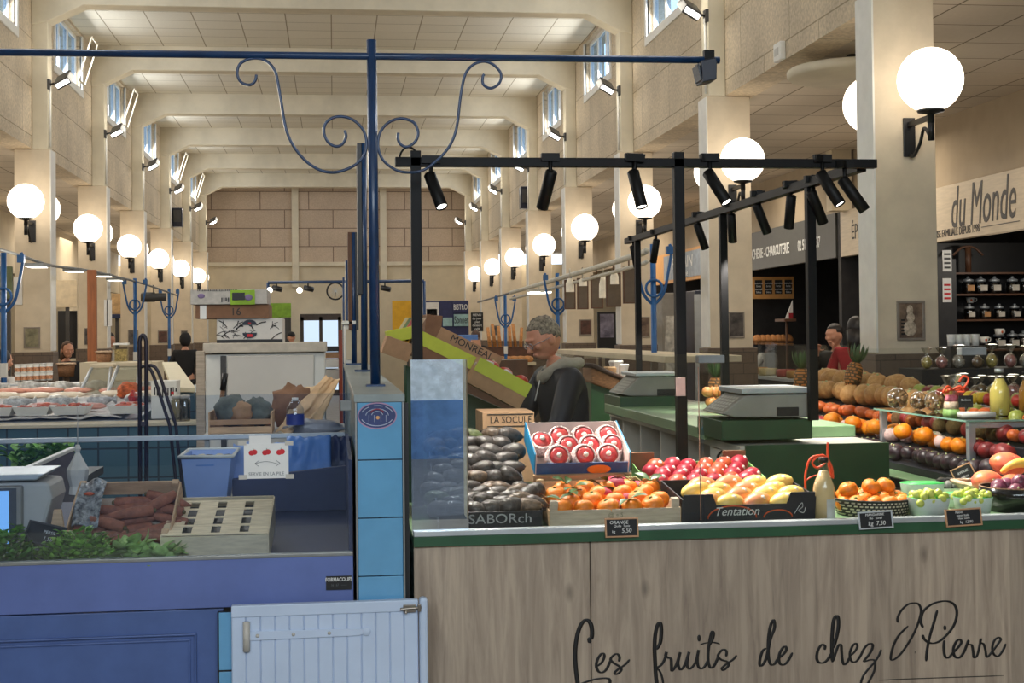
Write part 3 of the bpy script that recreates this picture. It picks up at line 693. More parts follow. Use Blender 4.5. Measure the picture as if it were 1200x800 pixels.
# red tissue twists and leaves, straw
m_red = mat('crimson_tissue', (190, 30, 62), .6, col2=(134, 16, 54), scale=16)
for i, (px, py, Y, s) in enumerate(((716, 592, 4.70, .033), (722, 568, 4.92, .042), (750, 573, 4.94, .042), (706, 578, 4.83, .03), (737, 584, 4.78, .028))):
    p = atY(px, py, Y); mb = MB()
    mb.ball((0, 0, 0), (s * 1.1, s, s * .7), 12, 8, Matrix.Translation(p), fn=lambda d: 1 + .3 * noise.noise(d * 2.4 + Vector((i * 3, 0, 0))))
    tag(mb.build('tissue_wrap', m_red), 'crumpled crimson tissue among mandarins, %s' % ['front one beside the price slate', 'large left one at the back', 'large right one at the back', 'small one at the left', 'small one in the middle'][i], 'tissue paper')
p = atY(672, 583, 4.88); mb = MB()
for i in range(130):
    a = random.uniform(0, TAU); c = p + Vector((random.uniform(-.1, .1), random.uniform(-.07, .05), random.uniform(-.02, .015)))
    d = Vector((math.cos(a), math.sin(a) * .6, random.uniform(-.3, .4))) * random.uniform(.02, .05)
    mb.tube(smooth_path([c - d, c + Vector((0, 0, random.uniform(0, .02))), c + d], 3), .0008, 3)
tag(mb.build('straw', mat('wood_wool', (222, 190, 146), .8)), 'pale wood wool nest at back left of mandarin crate', 'straw', kind='stuff')
lv = MB(); st = MB(); m_stem = mat('pale_stem', (190, 196, 140), .6)
root = atY(752, 575, 5.0)
lt = thing('herb_bunch', 'bunch of green leaves and pale stems behind the mandarins', 'leaves', root)
for i in range(16):
    a = random.uniform(-.6, .9); q = root + Vector((random.uniform(-.06, .05), random.uniform(-.03, .03), random.uniform(-.01, .02)))
    leafmesh(lv, q, q + Vector((-.05 + .09 * a, random.uniform(-.05, .02), .03 + random.uniform(-.01, .04))), .012)
for i in range(5):
    q = root + Vector((.008 * i - .04, -.01, .0)); st.tube(smooth_path([q + Vector((0, 0, -.03)), q + Vector((.01, -.01, .02)), q + Vector((-.02, -.005, .055))], 4), .0035, 5)
lv.build('leaf', m_leaf, lt); st.build('stem', m_stem, lt)
# --- carton of pink apples in foam nets
mi = mat('pink_liner', (226, 206, 200), .7, var=.03); m_cyan = mat('cyan_print', (26, 134, 184), .5, var=.06)
M, w = at_front(623, 741, 5.03, 1.085, 21)
w = .335
t = tray('apple_carton', 'tilted carton of pink apples in white foam nets, blue edges', 'carton', M, w, .27, .085, mi, .004, .05, m_front=mat('blue_print', (30, 84, 140), .5, col2=(22, 58, 110), scale=20))
for s in (-1, 1):
    b = MB(); x = s * (w / 2 + .006); b.box(x - .002, x + .002, -.004, .274, .01, .087, M); b.build('blue_side', m_cyan, t, label='bright blue printed side')
for x in (-.075, .01, .095):
    b = MB(); b.box(x - .008, x + .008, .2735, .2765, .062, .0865, M); b.build('slot', m_black, t, label='dark notch in back edge')
b = MB(); b.box(-w / 2 - .012, w / 2 + .012, -.02, -.009, -.035, .01, M); b.build('front_tab', m_card, t, label='kraft front flap')
b = MB(); b.ball((.06, -.0085, .025), (.045, .001, .018), 14, 8, M); b.build('printed_fruit', mat('orange_print', (226, 120, 36), .5), t, label='orange printed on front')
fi = 0
for (x, y, rx) in ((-.128, .155, -.2), (-.052, .2, .1), (.034, .2, .1), (.125, .2, .05), (-.035, .118, .1), (.048, .12, .15), (.128, .12, .1), (-.085, .04, .2), (.01, .04, .2), (.1, .04, .15)):
    loc = M @ Vector((x, y, .052)); e = (M.to_3x3() @ Euler((rx + R(38), random.uniform(-.25, .25), 0)).to_matrix() @ Matrix.Rotation(random.uniform(0, TAU), 3, 'Z')).to_euler()
    NA.put(loc, e, 'pink apple in a white foam net, %s' % ['alone at the left wall of its carton', 'back row left', 'back row middle', 'back row right', 'middle row left', 'middle row centre', 'middle row right', 'front row left', 'front row middle', 'front row right'][fi], 1.1, 'apples in foam nets'); fi += 1
mb = MB(); mb.prism([(5.03, TOP), (5.03, 1.075), (5.27, 1.165), (5.27, TOP)], 'X', M.translation.x - .14, M.translation.x + .14); tag(mb.build('display_riser', m_card_d, bevel=.003), 'brown wedge under the pink apple carton', 'riser')
# --- red mangoes
m_pgreen = mat('light_green_card', (140, 192, 112), .6, var=.06)
M, w = at_front(762, 902, 4.98, 1.0, 10)
t = tray('mango_carton', 'green edged carton of red mangoes behind the yellow mangoes', 'carton', M, w, .3, .05, m_pgreen, .004, .035, m_in=m_card)
for x in (-w / 2 + .035, w / 2 - .05):
    for y, h in ((0, .065), (.3, .09)):
        b = MB(); b.box(x - .045, x + .045, y - .004, y + .004, .02, h, M); b.build('corner_flap', m_card_d, t, bevel=.001, label='brown corner flap')
grid([MR, MRO], M, 6, 4, .066, .072, .048, ['red mango', 'orange red mango'], 'red mangoes in the green carton', .004, lambda i, j: (random.uniform(-.3, .3), random.uniform(-.3, .2), R(50) + random.uniform(-.5, .5)), weights=(4, 1), layer='green carton, ')
mb = MB(); mb.box(M.translation.x - .17, M.translation.x + .17, 5.0, 5.28, TOP, .997); tag(mb.build('display_riser', m_card_d, bevel=.003), 'brown board under the red mango carton', 'riser')
# --- yellow mangoes in the black carton
M, w = at_front(800, 954, 4.66, TOP, 6)
t = thing('mango_carton', 'black carton of yellow mangoes lettered Tentation', 'carton', M.translation)
b = MB(); b.box(-w / 2, w / 2, 0, .3, 0, .005, M); b.build('base', m_cblack, t)
h0, h1 = .066, .104
b = MB(); b.prism([(-w / 2, 0), (w / 2, 0), (w / 2, h1), (w / 2 - .085, h1), (w / 2 - .1, h0), (-w / 2 + .115, h0), (-w / 2 + .1, h1), (-w / 2, h1)], 'Y', -.005, 0, M=M); b.build('front_side', m_cblack, t, bevel=.001)
for x in (-w / 2 - .005, w / 2):
    b = MB(); b.box(x, x + .005, -.005, .3, 0, .088, M); b.build('end_side', m_cblack, t)
b = MB(); b.box(-w / 2, w / 2, .3, .305, 0, .09, M); b.build('back_side', m_cblack, t)
mo = mat('orange_ink', (206, 84, 36), .6)
b = MB()
for k in range(2):
    cx = (-.06, .1)[k]; rr = (.085, .05)[k]
    b.tube([M @ Vector((cx + rr * math.cos(a), -.0055,   .02 + rr * .5 * math.sin(a))) for a in [PI * q / 16 for q in range(17)]], .0028, 5, flat=(1, .15, 1))
b.build('printed_arc', mo, t, label='orange arcs')
text('lettering', 'Tentation', .042, M @ Matrix.Translation((-.045, -.0058, .043)) @ Matrix.Rotation(R(90), 4, 'X'), mat('white_print', (222, 220, 216), .6), t, .0003, .95, .3)
b = MB(); b.tube(smooth_path([M @ Vector((w / 2 - .06 + x / 1000, -.0055,   .045 + z / 1000)) for x, z in ((-12, -14), (4, 12), (14, 22), (16, 8), (2, -4), (20, -12), (26, 6))], 4), .0011, 4); b.build('printed_crest', mat('white_print', (222, 220, 216), .6), t)
grid([MY, MYP], M @ Matrix.Translation((.012, 0, 0)), 4, 4, .092, .066, .062, ['yellow mango', 'mango with a pink blush'], 'yellow mangoes in the black carton', .004, lambda i, j: (random.uniform(-.2, .2), random.uniform(-.2, .1), R(22) + random.uniform(-.15, .15)), weights=(6, 1), layer='black carton, ', lift=lambda x, y: y * .1)
# --- a juice bottle
def bottle(name, label, loc, h, r, liquid, cap, group=None, lab=False, neck=.3):
    t = thing(name, label, 'bottle', loc, group); x, y, z = loc
    pr = [(0, 0), (r * .96, 0), (r, .006), (r, h * .52), (r * .93, h * .58), (r * .42, h * .82), (r * .36, h * .86), (r * .36, h * .96), (r * .4, h * .97), (r * .4, h), (0, h)]
    b = MB(); b.lathe(pr, 24, loc); b.build('glass', glass_mat('clear_bottle', (255, 255, 253), .8), t)
    k = .96; b = MB(); b.lathe([(0, .004), (r * k, .004), (r * k, h * .52), (r * .9, h * .58), (r * .4, h * .8), (0, h * .8)], 24, loc); b.build('juice', liquid, t)
    b = MB(); b.lathe([(r * .46, h * .93), (r * .46, h * 1.01), (0, h * 1.015)], 14, loc); b.build('cap', cap, t)
    if lab:
        b = MB(); vs = []; 
        for i in range(7):
            a = R(-40 + i * 12); vs += [(x + r * 1.01 * math.sin(a + .6), y - r * 1.01 * math.cos(a + .6), z + .01), (x + r * 1.01 * math.sin(a + .6), y - r * 1.01 * math.cos(a + .6), z + h * .36)]
        b.add(vs, [(2 * i, 2 * i + 2, 2 * i + 3, 2 * i + 1) for i in range(6)], 0, True); b.build('paper_label', mat('grey_paper', (214, 212, 208), .6), t)
    return t
m_juice = mat('pear_juice', (232, 200, 150), .25, var=.03, scale=5)
p = atY(966, 612, 4.66); bottle('juice_bottle', 'bottle of cloudy peach juice beside the mandarin basket', (p.x, 4.66, TOP), .215, .037, m_juice, m_black, None, True)
# orange plastic net tie looping over the bottle
m_ot = mat('orange_plastic', (236, 84, 48), .4)
tie = MB(); Y = 4.78
tie.tube(smooth_path([atY(x, y, Y) for x, y in ((944, 575), (944, 555), (950, 537), (962, 534), (968, 540), (958, 548), (952, 541), (964, 533), (974, 545), (976, 560), (972, 548), (970, 535), (970, 518))], 5), .004, 6)
tie.tube(smooth_path([atY(x, y, Y) for x, y in ((944, 563), (952, 558), (962, 556), (975, 559))], 5), .003, 6)
tag(tie.build('net_tie', m_ot), 'orange plastic loop handle standing behind the juice bottle', 'handle')
# --- oval basket of mandarins
a = atY(974, 600, 4.85).x; b_ = atY(1062, 600, 4.85).x; cx = (a + b_) / 2; rx = (b_ - a) / 2
t = thing('oval_basket', 'oval woven basket in black and cream piled with mandarins', 'basket', (cx, 4.82, TOP))
m_weave = tiles('checked_weave', (214, 198, 176), (38, 30, 28), .015, .011, 'XZ', .1, .5, .003, .7, bump=.6)
def oval(mb, prof, n=36):
    vs = []; fs = []
    for (k, z) in prof:
        for j in range(n): an = TAU * j / n; vs.append((cx + rx * k * math.cos(an), 4.82 + .15 * k * math.sin(an), TOP + z))
    for i in range(len(prof) - 1):
        for j in range(n): fs.append((i * n + j, i * n + (j + 1) % n, (i + 1) * n + (j + 1) % n, (i + 1) * n + j))
    fs.append(tuple(range(n - 1, -1, -1))); return mb.add(vs, fs, 0, True)
mb = MB(); oval(mb, [(.86, 0), (.95, .03), (1.0, .055), (.97, .055), (.9, .012)]); mb.build('woven_side', m_weave, t)
mb = MB(); mb.tube([(cx + rx * 1.0 * math.cos(TAU * j / 36), 4.82 + .15 * math.sin(TAU * j / 36), TOP + .057) for j in range(36)], .004, 8, closed=True); mb.build('rim', m_black, t, label='black rim')
q = 0
for (x, y, z) in [(-.075, -.06, .04), (-.027, -.085, .04), (.03, -.085, .04), (.08, -.06, .04), (-.1, -.015, .037), (-.04, -.03, .05), (.02, -.035, .05), (.075, -.02, .05), (.11, .03, .04), (-.07, .05, .045), (-.01, .04, .06), (.05, .045, .06), (-.085, -.005, .085), (-.005, -.01, .092), (.05, .0, .094), (.0, .09, .05), (.06, .1, .05), (-.06, .1, .05)]:
    MD.put((cx + x * rx / .135, 4.82 + y, TOP + z + .002), (random.uniform(-.6, .6), random.uniform(-.6, .6), random.uniform(0, TAU)), 'mandarin in the oval basket, %s' % (['front, far left', 'front, left of middle', 'front, right of middle', 'front, far right', 'second row, far left', 'second row, left', 'second row, right', 'second row, far right', 'at the right end', 'third row, left', 'third row, middle', 'third row, right', 'on top at the left', 'on top in the middle', 'on top at the right', 'back, middle', 'back, right', 'back, left'][q]), 1.12, 'mandarins in the oval basket'); q += 1
# --- price slates
m_slate = mat('chalkboard', (22, 23, 25), .7, var=.15, scale=20); m_chalk = mat('chalk', (226, 226, 222), .8, var=.1, scale=80)
m_frame_wood = mat('slate_frame_wood', (186, 142, 104), .6, var=.1, stretch=(2, 2, 12))
def slate(label, px0, px1, pt, pb, lines, frame, Y=4.55, ry=0, tilt=-8):
    a = atY(px0, pb, Y); b = atY(px1, pt, Y); w = (b.x - a.x); h = abs(b.z - a.z); c = (a + b) / 2
    t = thing('price_slate', label, 'price sign', (c.x, Y, a.z))
    M = Matrix.Translation((c.x, Y, c.z)) @ Matrix.Rotation(R(ry), 4, 'Y') @ Matrix.Rotation(R(tilt), 4, 'X')
    mb = MB(); mb.box(-w / 2 + .003, w / 2 - .003, -.002, .002, -h / 2 + .003, h / 2 - .003, M); mb.build('board', m_slate, t)
    f = .0055
    mb = MB(); mb.box(-w / 2, w / 2, -.004, .004, h / 2 - f, h / 2, M); mb.box(-w / 2, w / 2, -.004, .004, -h / 2, -h / 2 + f, M)
    mb.box(-w / 2, -w / 2 + f, -.004, .004, -h / 2 + f, h / 2 - f, M); mb.box(w / 2 - f, w / 2, -.004, .004, -h / 2 + f, h / 2 - f, M); mb.build('frame', frame, t, bevel=.001)
    for k, (s, sz, x, z) in enumerate(lines):
        text('lettering', s, sz * h, M @ Matrix.Translation((x * w, -.0025, z * h)) @ Matrix.Rotation(R(90), 4, 'X'), m_chalk, t, .0003, .95, .12, bold=.0)
    return t
slate('small wood framed price slate for oranges on mandarin crate', 709, 748, 606, 630, [('ORANGE', .25, -.08, .26), ('Quille  Tunis', .17, .0, .08), ('kg', .2, -.25, -.2), ('5,50', .32, .14, -.16)], m_frame_wood)
slate('small grey framed price slate for mandarins on oval basket', 1006, 1046, 598, 620, [('MANDARINE', .2, -.02, .3), ('Bio   corail', .18, 0, .1), ('kg  7,50', .34, .02, -.2)], m_alu, ry=-2)
slate('small wood framed price slate for grapes leaning on punnets', 1108, 1150, 595, 617, [('Raisin', .2, -.12, .3), ('super Italia', .18, -.02, .12), ('blanc sucré', .16, 0, -.05), ('kg  12,90', .22, .06, -.26)], m_frame_wood, ry=-2)
# --- grape punnets
m_pw = mat('white_punnet_card', (216, 222, 220), .45, var=.03); m_pg = mat('bright_green_card', (58, 178, 84), .5, var=.05)
def make_punnet():
    t = thing('punnet', '', 'punnet'); b = MB(); n = 24
    def ring(k, z): return [(.062 * k * (abs(math.cos(a)) ** .7) * (1 if math.cos(a) > 0 else -1), .05 * k * (abs(math.sin(a)) ** .7) * (1 if math.sin(a) > 0 else -1), z) for a in [TAU * j / n for j in range(n)]]
    vs = ring(.82, 0) + ring(1, .06); fs = [(j, (j + 1) % n, n + (j + 1) % n, n + j) for j in range(n)] + [tuple(range(n - 1, -1, -1))]
    b.add(vs, fs, 0, True); b.build('outside', m_pw, t)
    b = MB(); vs = ring(.985, .0605) + ring(.8, .004); b.add(vs, fs, 0, True); b.build('lining', m_pg, t, label='bright green inside')
    return t
PN = Rep(make_punnet())
m_grape = mat('white_grape', (214, 216, 112), .25, var=.2, scale=25, col2=(186, 194, 84), sss=.1)
def make_bunch(seed):
    rnd = random.Random(seed); t = thing('grape_bunch', '', 'grapes'); b0 = None
    pts = []
    for i in range(400):
        p = Vector((rnd.uniform(-.05, .05), rnd.uniform(-.04, .04), rnd.uniform(0, .032)))
        p.z *= 1 - (p.x / .06) ** 2 * .5
        if all((p - q).length > .0205 for q in pts): pts.append(p)
    for p in pts[:40]:
        if b0 is None:
            mb = MB(); mb.ball((0, 0, 0), (.0122, .0122, .0145), 12, 8); b0 = mb.build('berry', m_grape, t); o = b0
        else: o = b0.copy(); C.objects.link(o); o.parent = t
        o.location = p; o.rotation_euler = (rnd.uniform(0, 3), rnd.uniform(0, 3), 0)
    s = MB(); s.tube(smooth_path([(0, 0, .01), (.01, 0, .03), (.03, .005, .04)], 4), .0016, 5); s.build('stalk', m_stem, t)
    return t
GB = [make_bunch(1), make_bunch(5)]
for i, (px, py, Y, s, lab) in enumerate(((1088, 604, 4.68, 1.15, 'white punnet heaped with grapes, left of the grape slate'), (1140, 603, 4.70, 1.06, 'white punnet heaped with grapes behind the grape slate'), (1081, 568, 5.05, 1.28, 'empty white punnet lined bright green, behind left grapes'), (1068, 576, 4.9, .8, 'small punnet with green inside behind the oval basket'), (1121, 575, 4.92, .85, 'empty green lined punnet between the two grape punnets'))):
    x = atY(px, 590, Y).x; PN.put((x, Y, TOP + .001), (0, 0, random.uniform(-.1, .1)), lab, s, 'fruit punnets')
    if i < 2: GB[i].location = (x, Y, TOP + .047 * s); GB[i].scale = (s,) * 3; GB[i]['label'] = ['bunch of white grapes heaped in the left punnet', 'bunch of white grapes in punnet behind grape slate'][i]; GB[i]['group'] = 'grape bunches'
# --- right end: bowl of purple fruit, wicker tray of mangoes
p = atY(1188, 605, 4.78); x0 = p.x + .02
t = thing('fruit_bowl', 'round black bowl of purple passion fruit at counter right end', 'bowl', (x0, 4.8, TOP))
mb = MB(); mb.lathe([(0, 0), (.1, 0), (.125, .05), (.128, .085), (.122, .085), (.115, .05), (.09, .012), (0, .012)], 30, (x0, 4.8, TOP)); mb.build('bowl', mat('black_ceramic', (18, 18, 24), .15, coat=.3), t)
mb = MB(); mb.tube([(x0 + .125 * math.cos(TAU * j / 30), 4.8 + .125 * math.sin(TAU * j / 30), TOP + .086) for j in range(30)], .0035, 6, closed=True); mb.build('rim', m_card_d, t)
def make_passion():
    t = thing('passion_fruit', '', 'passion fruit'); mb = MB(); mb.ball((0, 0, 0), (.03, .03, .029), 14, 10); mb.build('fruit', mat('passion_peel', (128, 62, 84), .35, col2=(84, 34, 58), scale=40), t)
    mb = MB(); mb.lathe([(.003, .028), (.004, .033), (0, .034)], 6); mb.build('stem', m_stem, t); return t
PF = Rep(make_passion())
for k, (dx, dy, dz) in enumerate(((-.08, -.03, .075), (-.03, -.06, .073), (.03, -.06, .073), (.08, -.02, .075), (-.05, .03, .082), (.02, .01, .098), (.06, .05, .08), (0, .07, .08))):
    PF.put((x0 + dx, 4.8 + dy, TOP + dz), (random.uniform(-1, 1), random.uniform(-1, 1), 0), 'purple passion fruit in the black bowl, %s' % ['front left', 'front middle left', 'front middle right', 'front right', 'second row left', 'on top', 'back right', 'back middle'][k], None, 'passion fruit in the bowl')
# ================================================================ inside the fruit stall
m_grey = mat('grey_plastic', (150, 146, 138), .45, var=.06)
m_lgrey = mat('light_grey_plastic', (196, 192, 184), .4, var=.05)
m_dgreen = mat('bottle_green_panel', (38, 74, 44), .4, var=.1)
IX = 1.75
cb = thing('cubby_counter', 'grey counter with open cubbyholes and pale green top inside stall', 'counter', (2.08, 7.5, 0))
ys = [8.5, 8.0, 7.5, 6.92, 6.47, 5.97]
mb = MB(); mb.box(IX, 2.42, 5.97, 8.9, 1.06, 1.095); mb.build('top_board', m_melamine, cb, bevel=.002)
mb = MB(); mb.box(IX, 2.42, 5.97, 8.9, .80, .825); mb.build('shelf', m_melamine, cb, bevel=.002)
for y in ys + [8.88]:
    mb = MB(); mb.box(IX + .005, 2.4, y - .012 if y > 5.98 else y, y + .012, .825, 1.06); mb.build('divider', m_melamine, cb)
mb = MB(); mb.box(2.15, 2.17, 5.98, 8.88, .82, 1.06); mb.build('back_board', m_melamine, cb)
mb = MB(); mb.box(IX + .002, IX + .02, 5.98, 6.455, .83, 1.055); d = mb.build('drawer', m_melamine, cb, bevel=.002)
p = atX(852, 535, IX); mb = MB(); mb.tube(smooth_path([(IX - .002, p.y + .07, p.z + .02), (IX - .03, p.y + .05, p.z - .005), (IX - .03, p.y - .03, p.z - .025), (IX - .002, p.y - .06, p.z - .015)], 4), .006, 6); mb.build('handle', m_black, d)
mb = MB(); mb.box(IX + .01, 2.42, 5.99, 8.9, .02, .80); mb.build('plinth', m_melamine, cb)
mb = MB(); mb.box(IX + .02, 2.42, 5.95, 5.968, .0, 1.1); mb.build('end_panel', m_dgreen, cb, bevel=.002, label='dark green end panel')
mb = MB(); mb.box(IX - .06, 2.42, 6.35, 8.75, 1.097, 1.15); mb.build('worktop', m_lgreen, cb, bevel=.004)
def pedestal(label, px0, px1, pt, pb, Y, d=.42):
    a = atY(px0, pb, Y); b = atY(px1, pt, Y); t = thing('scale_plinth', label, 'plinth', ((a.x + b.x) / 2, Y + d / 2, a.z))
    mb = MB(); mb.box(a.x, b.x, Y, Y + d, a.z, b.z); mb.build('box', m_dgreen, t, bevel=.003)
    return t
pedestal('dark green plinth carrying the grey scale, by the front black posts', 846, 952, 491, 516, 6.04)
pedestal('dark green plinth carrying the farther scale', 727, 800, 464, 489, 8.3, .5)
def scale(label, pts, plat, win, Y, d=.34, feet=()):
    P3 = [atY(x, y, Y) for x, y in pts]; zmin = min(p.z for p in P3)
    t = thing('shop_scale', label, 'scale', (sum(p.x for p in P3) / len(P3), Y + d / 2, zmin))
    mb = MB(); mb.prism([(p.x, p.z) for p in P3], 'Y', Y, Y + d); mb.build('body', m_grey, t, bevel=.006)
    a = atY(plat[0], plat[2], Y); b = atY(plat[1], plat[3], Y)
    mb = MB(); mb.box(a.x, b.x, Y - .02, Y + d + .02, b.z, a.z); mb.build('weighing_plate', m_alu, t, bevel=.004)
    mb = MB(); mb.box(a.x + .06, b.x - .06, Y + .08, Y + d - .08, max(p.z for p in P3) - .002, b.z + .002); mb.build('plate_support', m_darkgrey, t)
    a = atY(win[0], win[2], Y); b = atY(win[1], win[3], Y)
    mb = MB(); mb.box(a.x, b.x, Y - .004, Y + .01, b.z, a.z); mb.build('display', m_black, t, bevel=.002)
    # keypad lying on the sloping face
    p0, p1 = P3[0], P3[1]; dv = (p1 - p0); n = Vector((-dv.z, 0, dv.x)).normalized() * .004
    if n.z < 0: n = -n
    kb = MB()
    for r in range(5):
        for c in range(6):
            o = p0 + dv * (.12 + .15 * r) + n; y = Y + .03 + c * .045
            kb.add([o + Vector((0, y - Y, 0)), o + dv * .11 + Vector((0, y - Y, 0)), o + dv * .11 + Vector((0, y - Y + .035, 0)), o + Vector((0, y - Y + .035, 0))], [(0, 1, 2, 3)])
    kb.build('keypad', m_lgrey, t)
    for fx in (P3[0].x + .05, P3[3].x - .05):
        f = MB(); f.lathe([(.014, 0), (.014, .006), (0, .006)], 10, (fx, Y + .04, zmin - .004)); f.build('foot', m_black, t)
    return t
scale('grey shop scale on the green plinth, near the right black post', [(846, 485), (874, 463), (949, 461), (949, 489), (862, 489)], (868, 951, 455, 460), (910, 936, 477, 487), 6.06)
scale('farther grey shop scale behind the tall black post', [(728, 462), (750, 441), (797, 440), (797, 464), (738, 464)], (744, 799, 437, 440), (770, 792, 456, 463), 8.36, .4)

# ---------------------------------------------------------------- right hand display counter
CX, CZ = 2.54, .925
rc = thing('display_counter', 'pale green topped counter along the right side with heaped fruit', 'counter', (3.0, 7.0, 0))
mb = MB(); mb.box(CX, 3.42, 5.52, 9.3, CZ - .03, CZ); mb.build('worktop', m_lgreen, rc, bevel=.003)
mb = MB(); mb.box(CX - .004, CX + .01, 5.52, 9.3, CZ - .045, CZ - .006); mb.build('edge_strip', m_black, rc)
mb = MB(); mb.box(CX + .03, 3.4, 5.55, 9.28, .02, CZ - .03); mb.build('carcass', m_grey, rc)
ds = thing('display_steps', 'dark stepped trays under the fruit heap on right counter', 'display', (3.0, 7.5, CZ))
for r in range(5):
    mb = MB(); x = 2.66 + .125 * r; mb.box(x, x + .12, 5.62, 9.25, CZ, CZ + .035 + .062 * r); mb.build('step', m_cblack, ds, bevel=.003)
def ballfruit(nm, kind, c1, c2, r, sz=.9, part='stem', rough=.4, bump=0, scale_=20):
    t = thing(nm, '', kind); mb = MB(); mb.ball((0, 0, 0), (r, r, r * sz), 14, 10, fn=lambda d: 1 - .1 * max(0, abs(d.z) - .82) / .18)
    mb.build('fruit', mat(nm + '_peel', c1, rough, col2=c2, scale=scale_, bump=bump), t)
    mb = MB(); mb.lathe([(r * .16, r * sz * .86), (r * .1, r * sz * 1.0), (0, r * sz * 1.04)], 6); mb.build(part, m_stem, t)
    return Rep(t)
F = dict(orange=ballfruit('orange', 'orange', (246, 146, 22), (236, 126, 14), .042, bump=.3, scale_=80), lemon=ballfruit('lemon', 'lemon', (240, 206, 46), (228, 186, 30), .036), redapple=ballfruit('red_apple', 'apple', (176, 40, 42), (140, 26, 36), .036),
         melon=ballfruit('melon', 'melon', (206, 160, 98), (176, 124, 70), .062, .95, 'stem', .6, .4, 40), persimmon=ballfruit('persimmon', 'persimmon', (214, 108, 42), (190, 84, 32), .038, .8), pomegranate=ballfruit('pomegranate', 'pomegranate', (150, 44, 44), (110, 30, 36), .042), fig=ballfruit('fig', 'fig', (62, 42, 48), (38, 26, 32), .036, 1.0, 'stem', .4, .2),
         peach=ballfruit('netted_peach', 'peach', (244, 212, 206), (232, 186, 178), .036, .95, 'stem', .7, .6, 160), kiwi=ballfruit('kiwi', 'kiwi', (128, 92, 54), (98, 70, 40), .034, 1.1, 'stem', .8, .4, 90), tomato=ballfruit('tomato', 'tomato', (196, 56, 36), (170, 40, 30), .036, .85), pear=ballfruit('green_pear', 'pear', (170, 178, 84), (140, 150, 60), .04, 1.15))
ROWS = [lambda y: 'fig', lambda y: ('lemon' if y > 8.2 else 'redapple' if y > 7.95 else random.choice(['orange', 'orange', 'peach']) if y > 6.0 else 'pomegranate'),
        lambda y: ('persimmon' if y > 7.2 else random.choice(['kiwi', 'persimmon', 'pomegranate'])), lambda y: ('melon' if y > 7.1 else random.choice(['tomato', 'persimmon', 'pear'])), lambda y: ('melon' if y > 7.6 else random.choice(['tomato', 'lemon', 'pear', 'pomegranate']))]
WORD = {'fig': 'dark fig', 'redapple': 'red apple', 'peach': 'white netted peach', 'pear': 'green pear'}
for r, fn in enumerate(ROWS):
    cnt = {}; y = 5.68
    while y < 9.1:
        k = fn(y); rad = {'melon': .062, 'orange': .042, 'pomegranate': .042}.get(k, .037)
        cnt[k] = cnt.get(k, 0) + 1; i = cnt[k]
        F[k].put((2.72 + .125 * r + random.uniform(-.03, .03), y, CZ + .035 + .062 * r + rad * (.92 + random.uniform(0, .35))), (random.uniform(-.4, .4), random.uniform(-.4, .4), random.uniform(0, 6)), '%s in the %s row up the stepped display, %s from the front' % (WORD.get(k, k), ['lowest', 'second', 'third', 'fourth', 'top'][r], ORDN[min(i - 1, 19)] if i <= 20 else 'far'), random.uniform(.92, 1.18), 'fruit on the stepped display')
        y += rad * 2.04 + random.uniform(.0, .008)
# second layer of oranges on top of the orange row
for i, y in enumerate((7.0, 7.32, 7.65, 6.4, 6.65)):
    F['orange'].put((2.775, y, CZ + .17), (random.uniform(-.4, .4), .2, i), 'orange lying on top of the orange row, %s from the front' % ORDN[[2, 3, 4, 0, 1][i]], 1.08, 'fruit on the stepped display')
# pineapples
m_pine_skin = tiles('pineapple_skin', (196, 128, 64), (92, 70, 40), .022, .02, 'XZ', .2, .5, .004, .6, bump=.8); m_crown = mat('pineapple_crown', (86, 112, 70), .5, var=.25)
def make_pineapple():
    t = thing('pineapple', '', 'pineapple'); mb = MB(); mb.lathe([(0, 0), (.035, .004), (.052, .04), (.055, .08), (.05, .13), (.032, .16), (0, .165)], 18); mb.build('fruit', m_pine_skin, t)
    mb = MB()
    for i in range(22):
        a = i * 2.4; h = .06 + .06 * (1 - i / 22); sp_ = .02 + .035 * (1 - (i / 22)) ; leafmesh(mb, (.012 * math.cos(a), .012 * math.sin(a), .155), (sp_ * 1.4 * math.cos(a), sp_ * 1.4 * math.sin(a), .16 + h + .05 * i / 22), .008, curl=-.12)
    mb.build('crown', m_crown, t); return Rep(t)
PA = make_pineapple()
PA.put((2.36, 8.55, 1.15), (0, 0, .4), 'pineapple standing between the black posts behind the scale')
PA.put((2.98, 8.75, 1.2), (0, 0, 1), 'pineapple at the far left of the stepped fruit display', .95)
PA.put((3.1, 8.2, 1.25), (.3, 0, 2), 'pineapple leaning among melons on the stepped display', .95)
for i, (px, py) in enumerate(((829, 463), (838, 466), (846, 464), (833, 474), (843, 472), (848, 474))):
    p = atY(px, py, 8.1); ON = F.setdefault('onion', None) or F.update(onion=ballfruit('onion', 'onion', (206, 142, 84), (180, 112, 62), .036, .9)) or F['onion']
    F['onion'].put((p.x, 8.1 + .03 * (i % 3), 1.15 + (.032 if i > 2 else .09)), (random.uniform(-.5, .5), .3, i), 'brown onion by the black post behind scale, %s' % ['top left', 'top middle', 'top right', 'bottom left', 'bottom middle', 'bottom right'][i], .95, 'onions behind the scale')
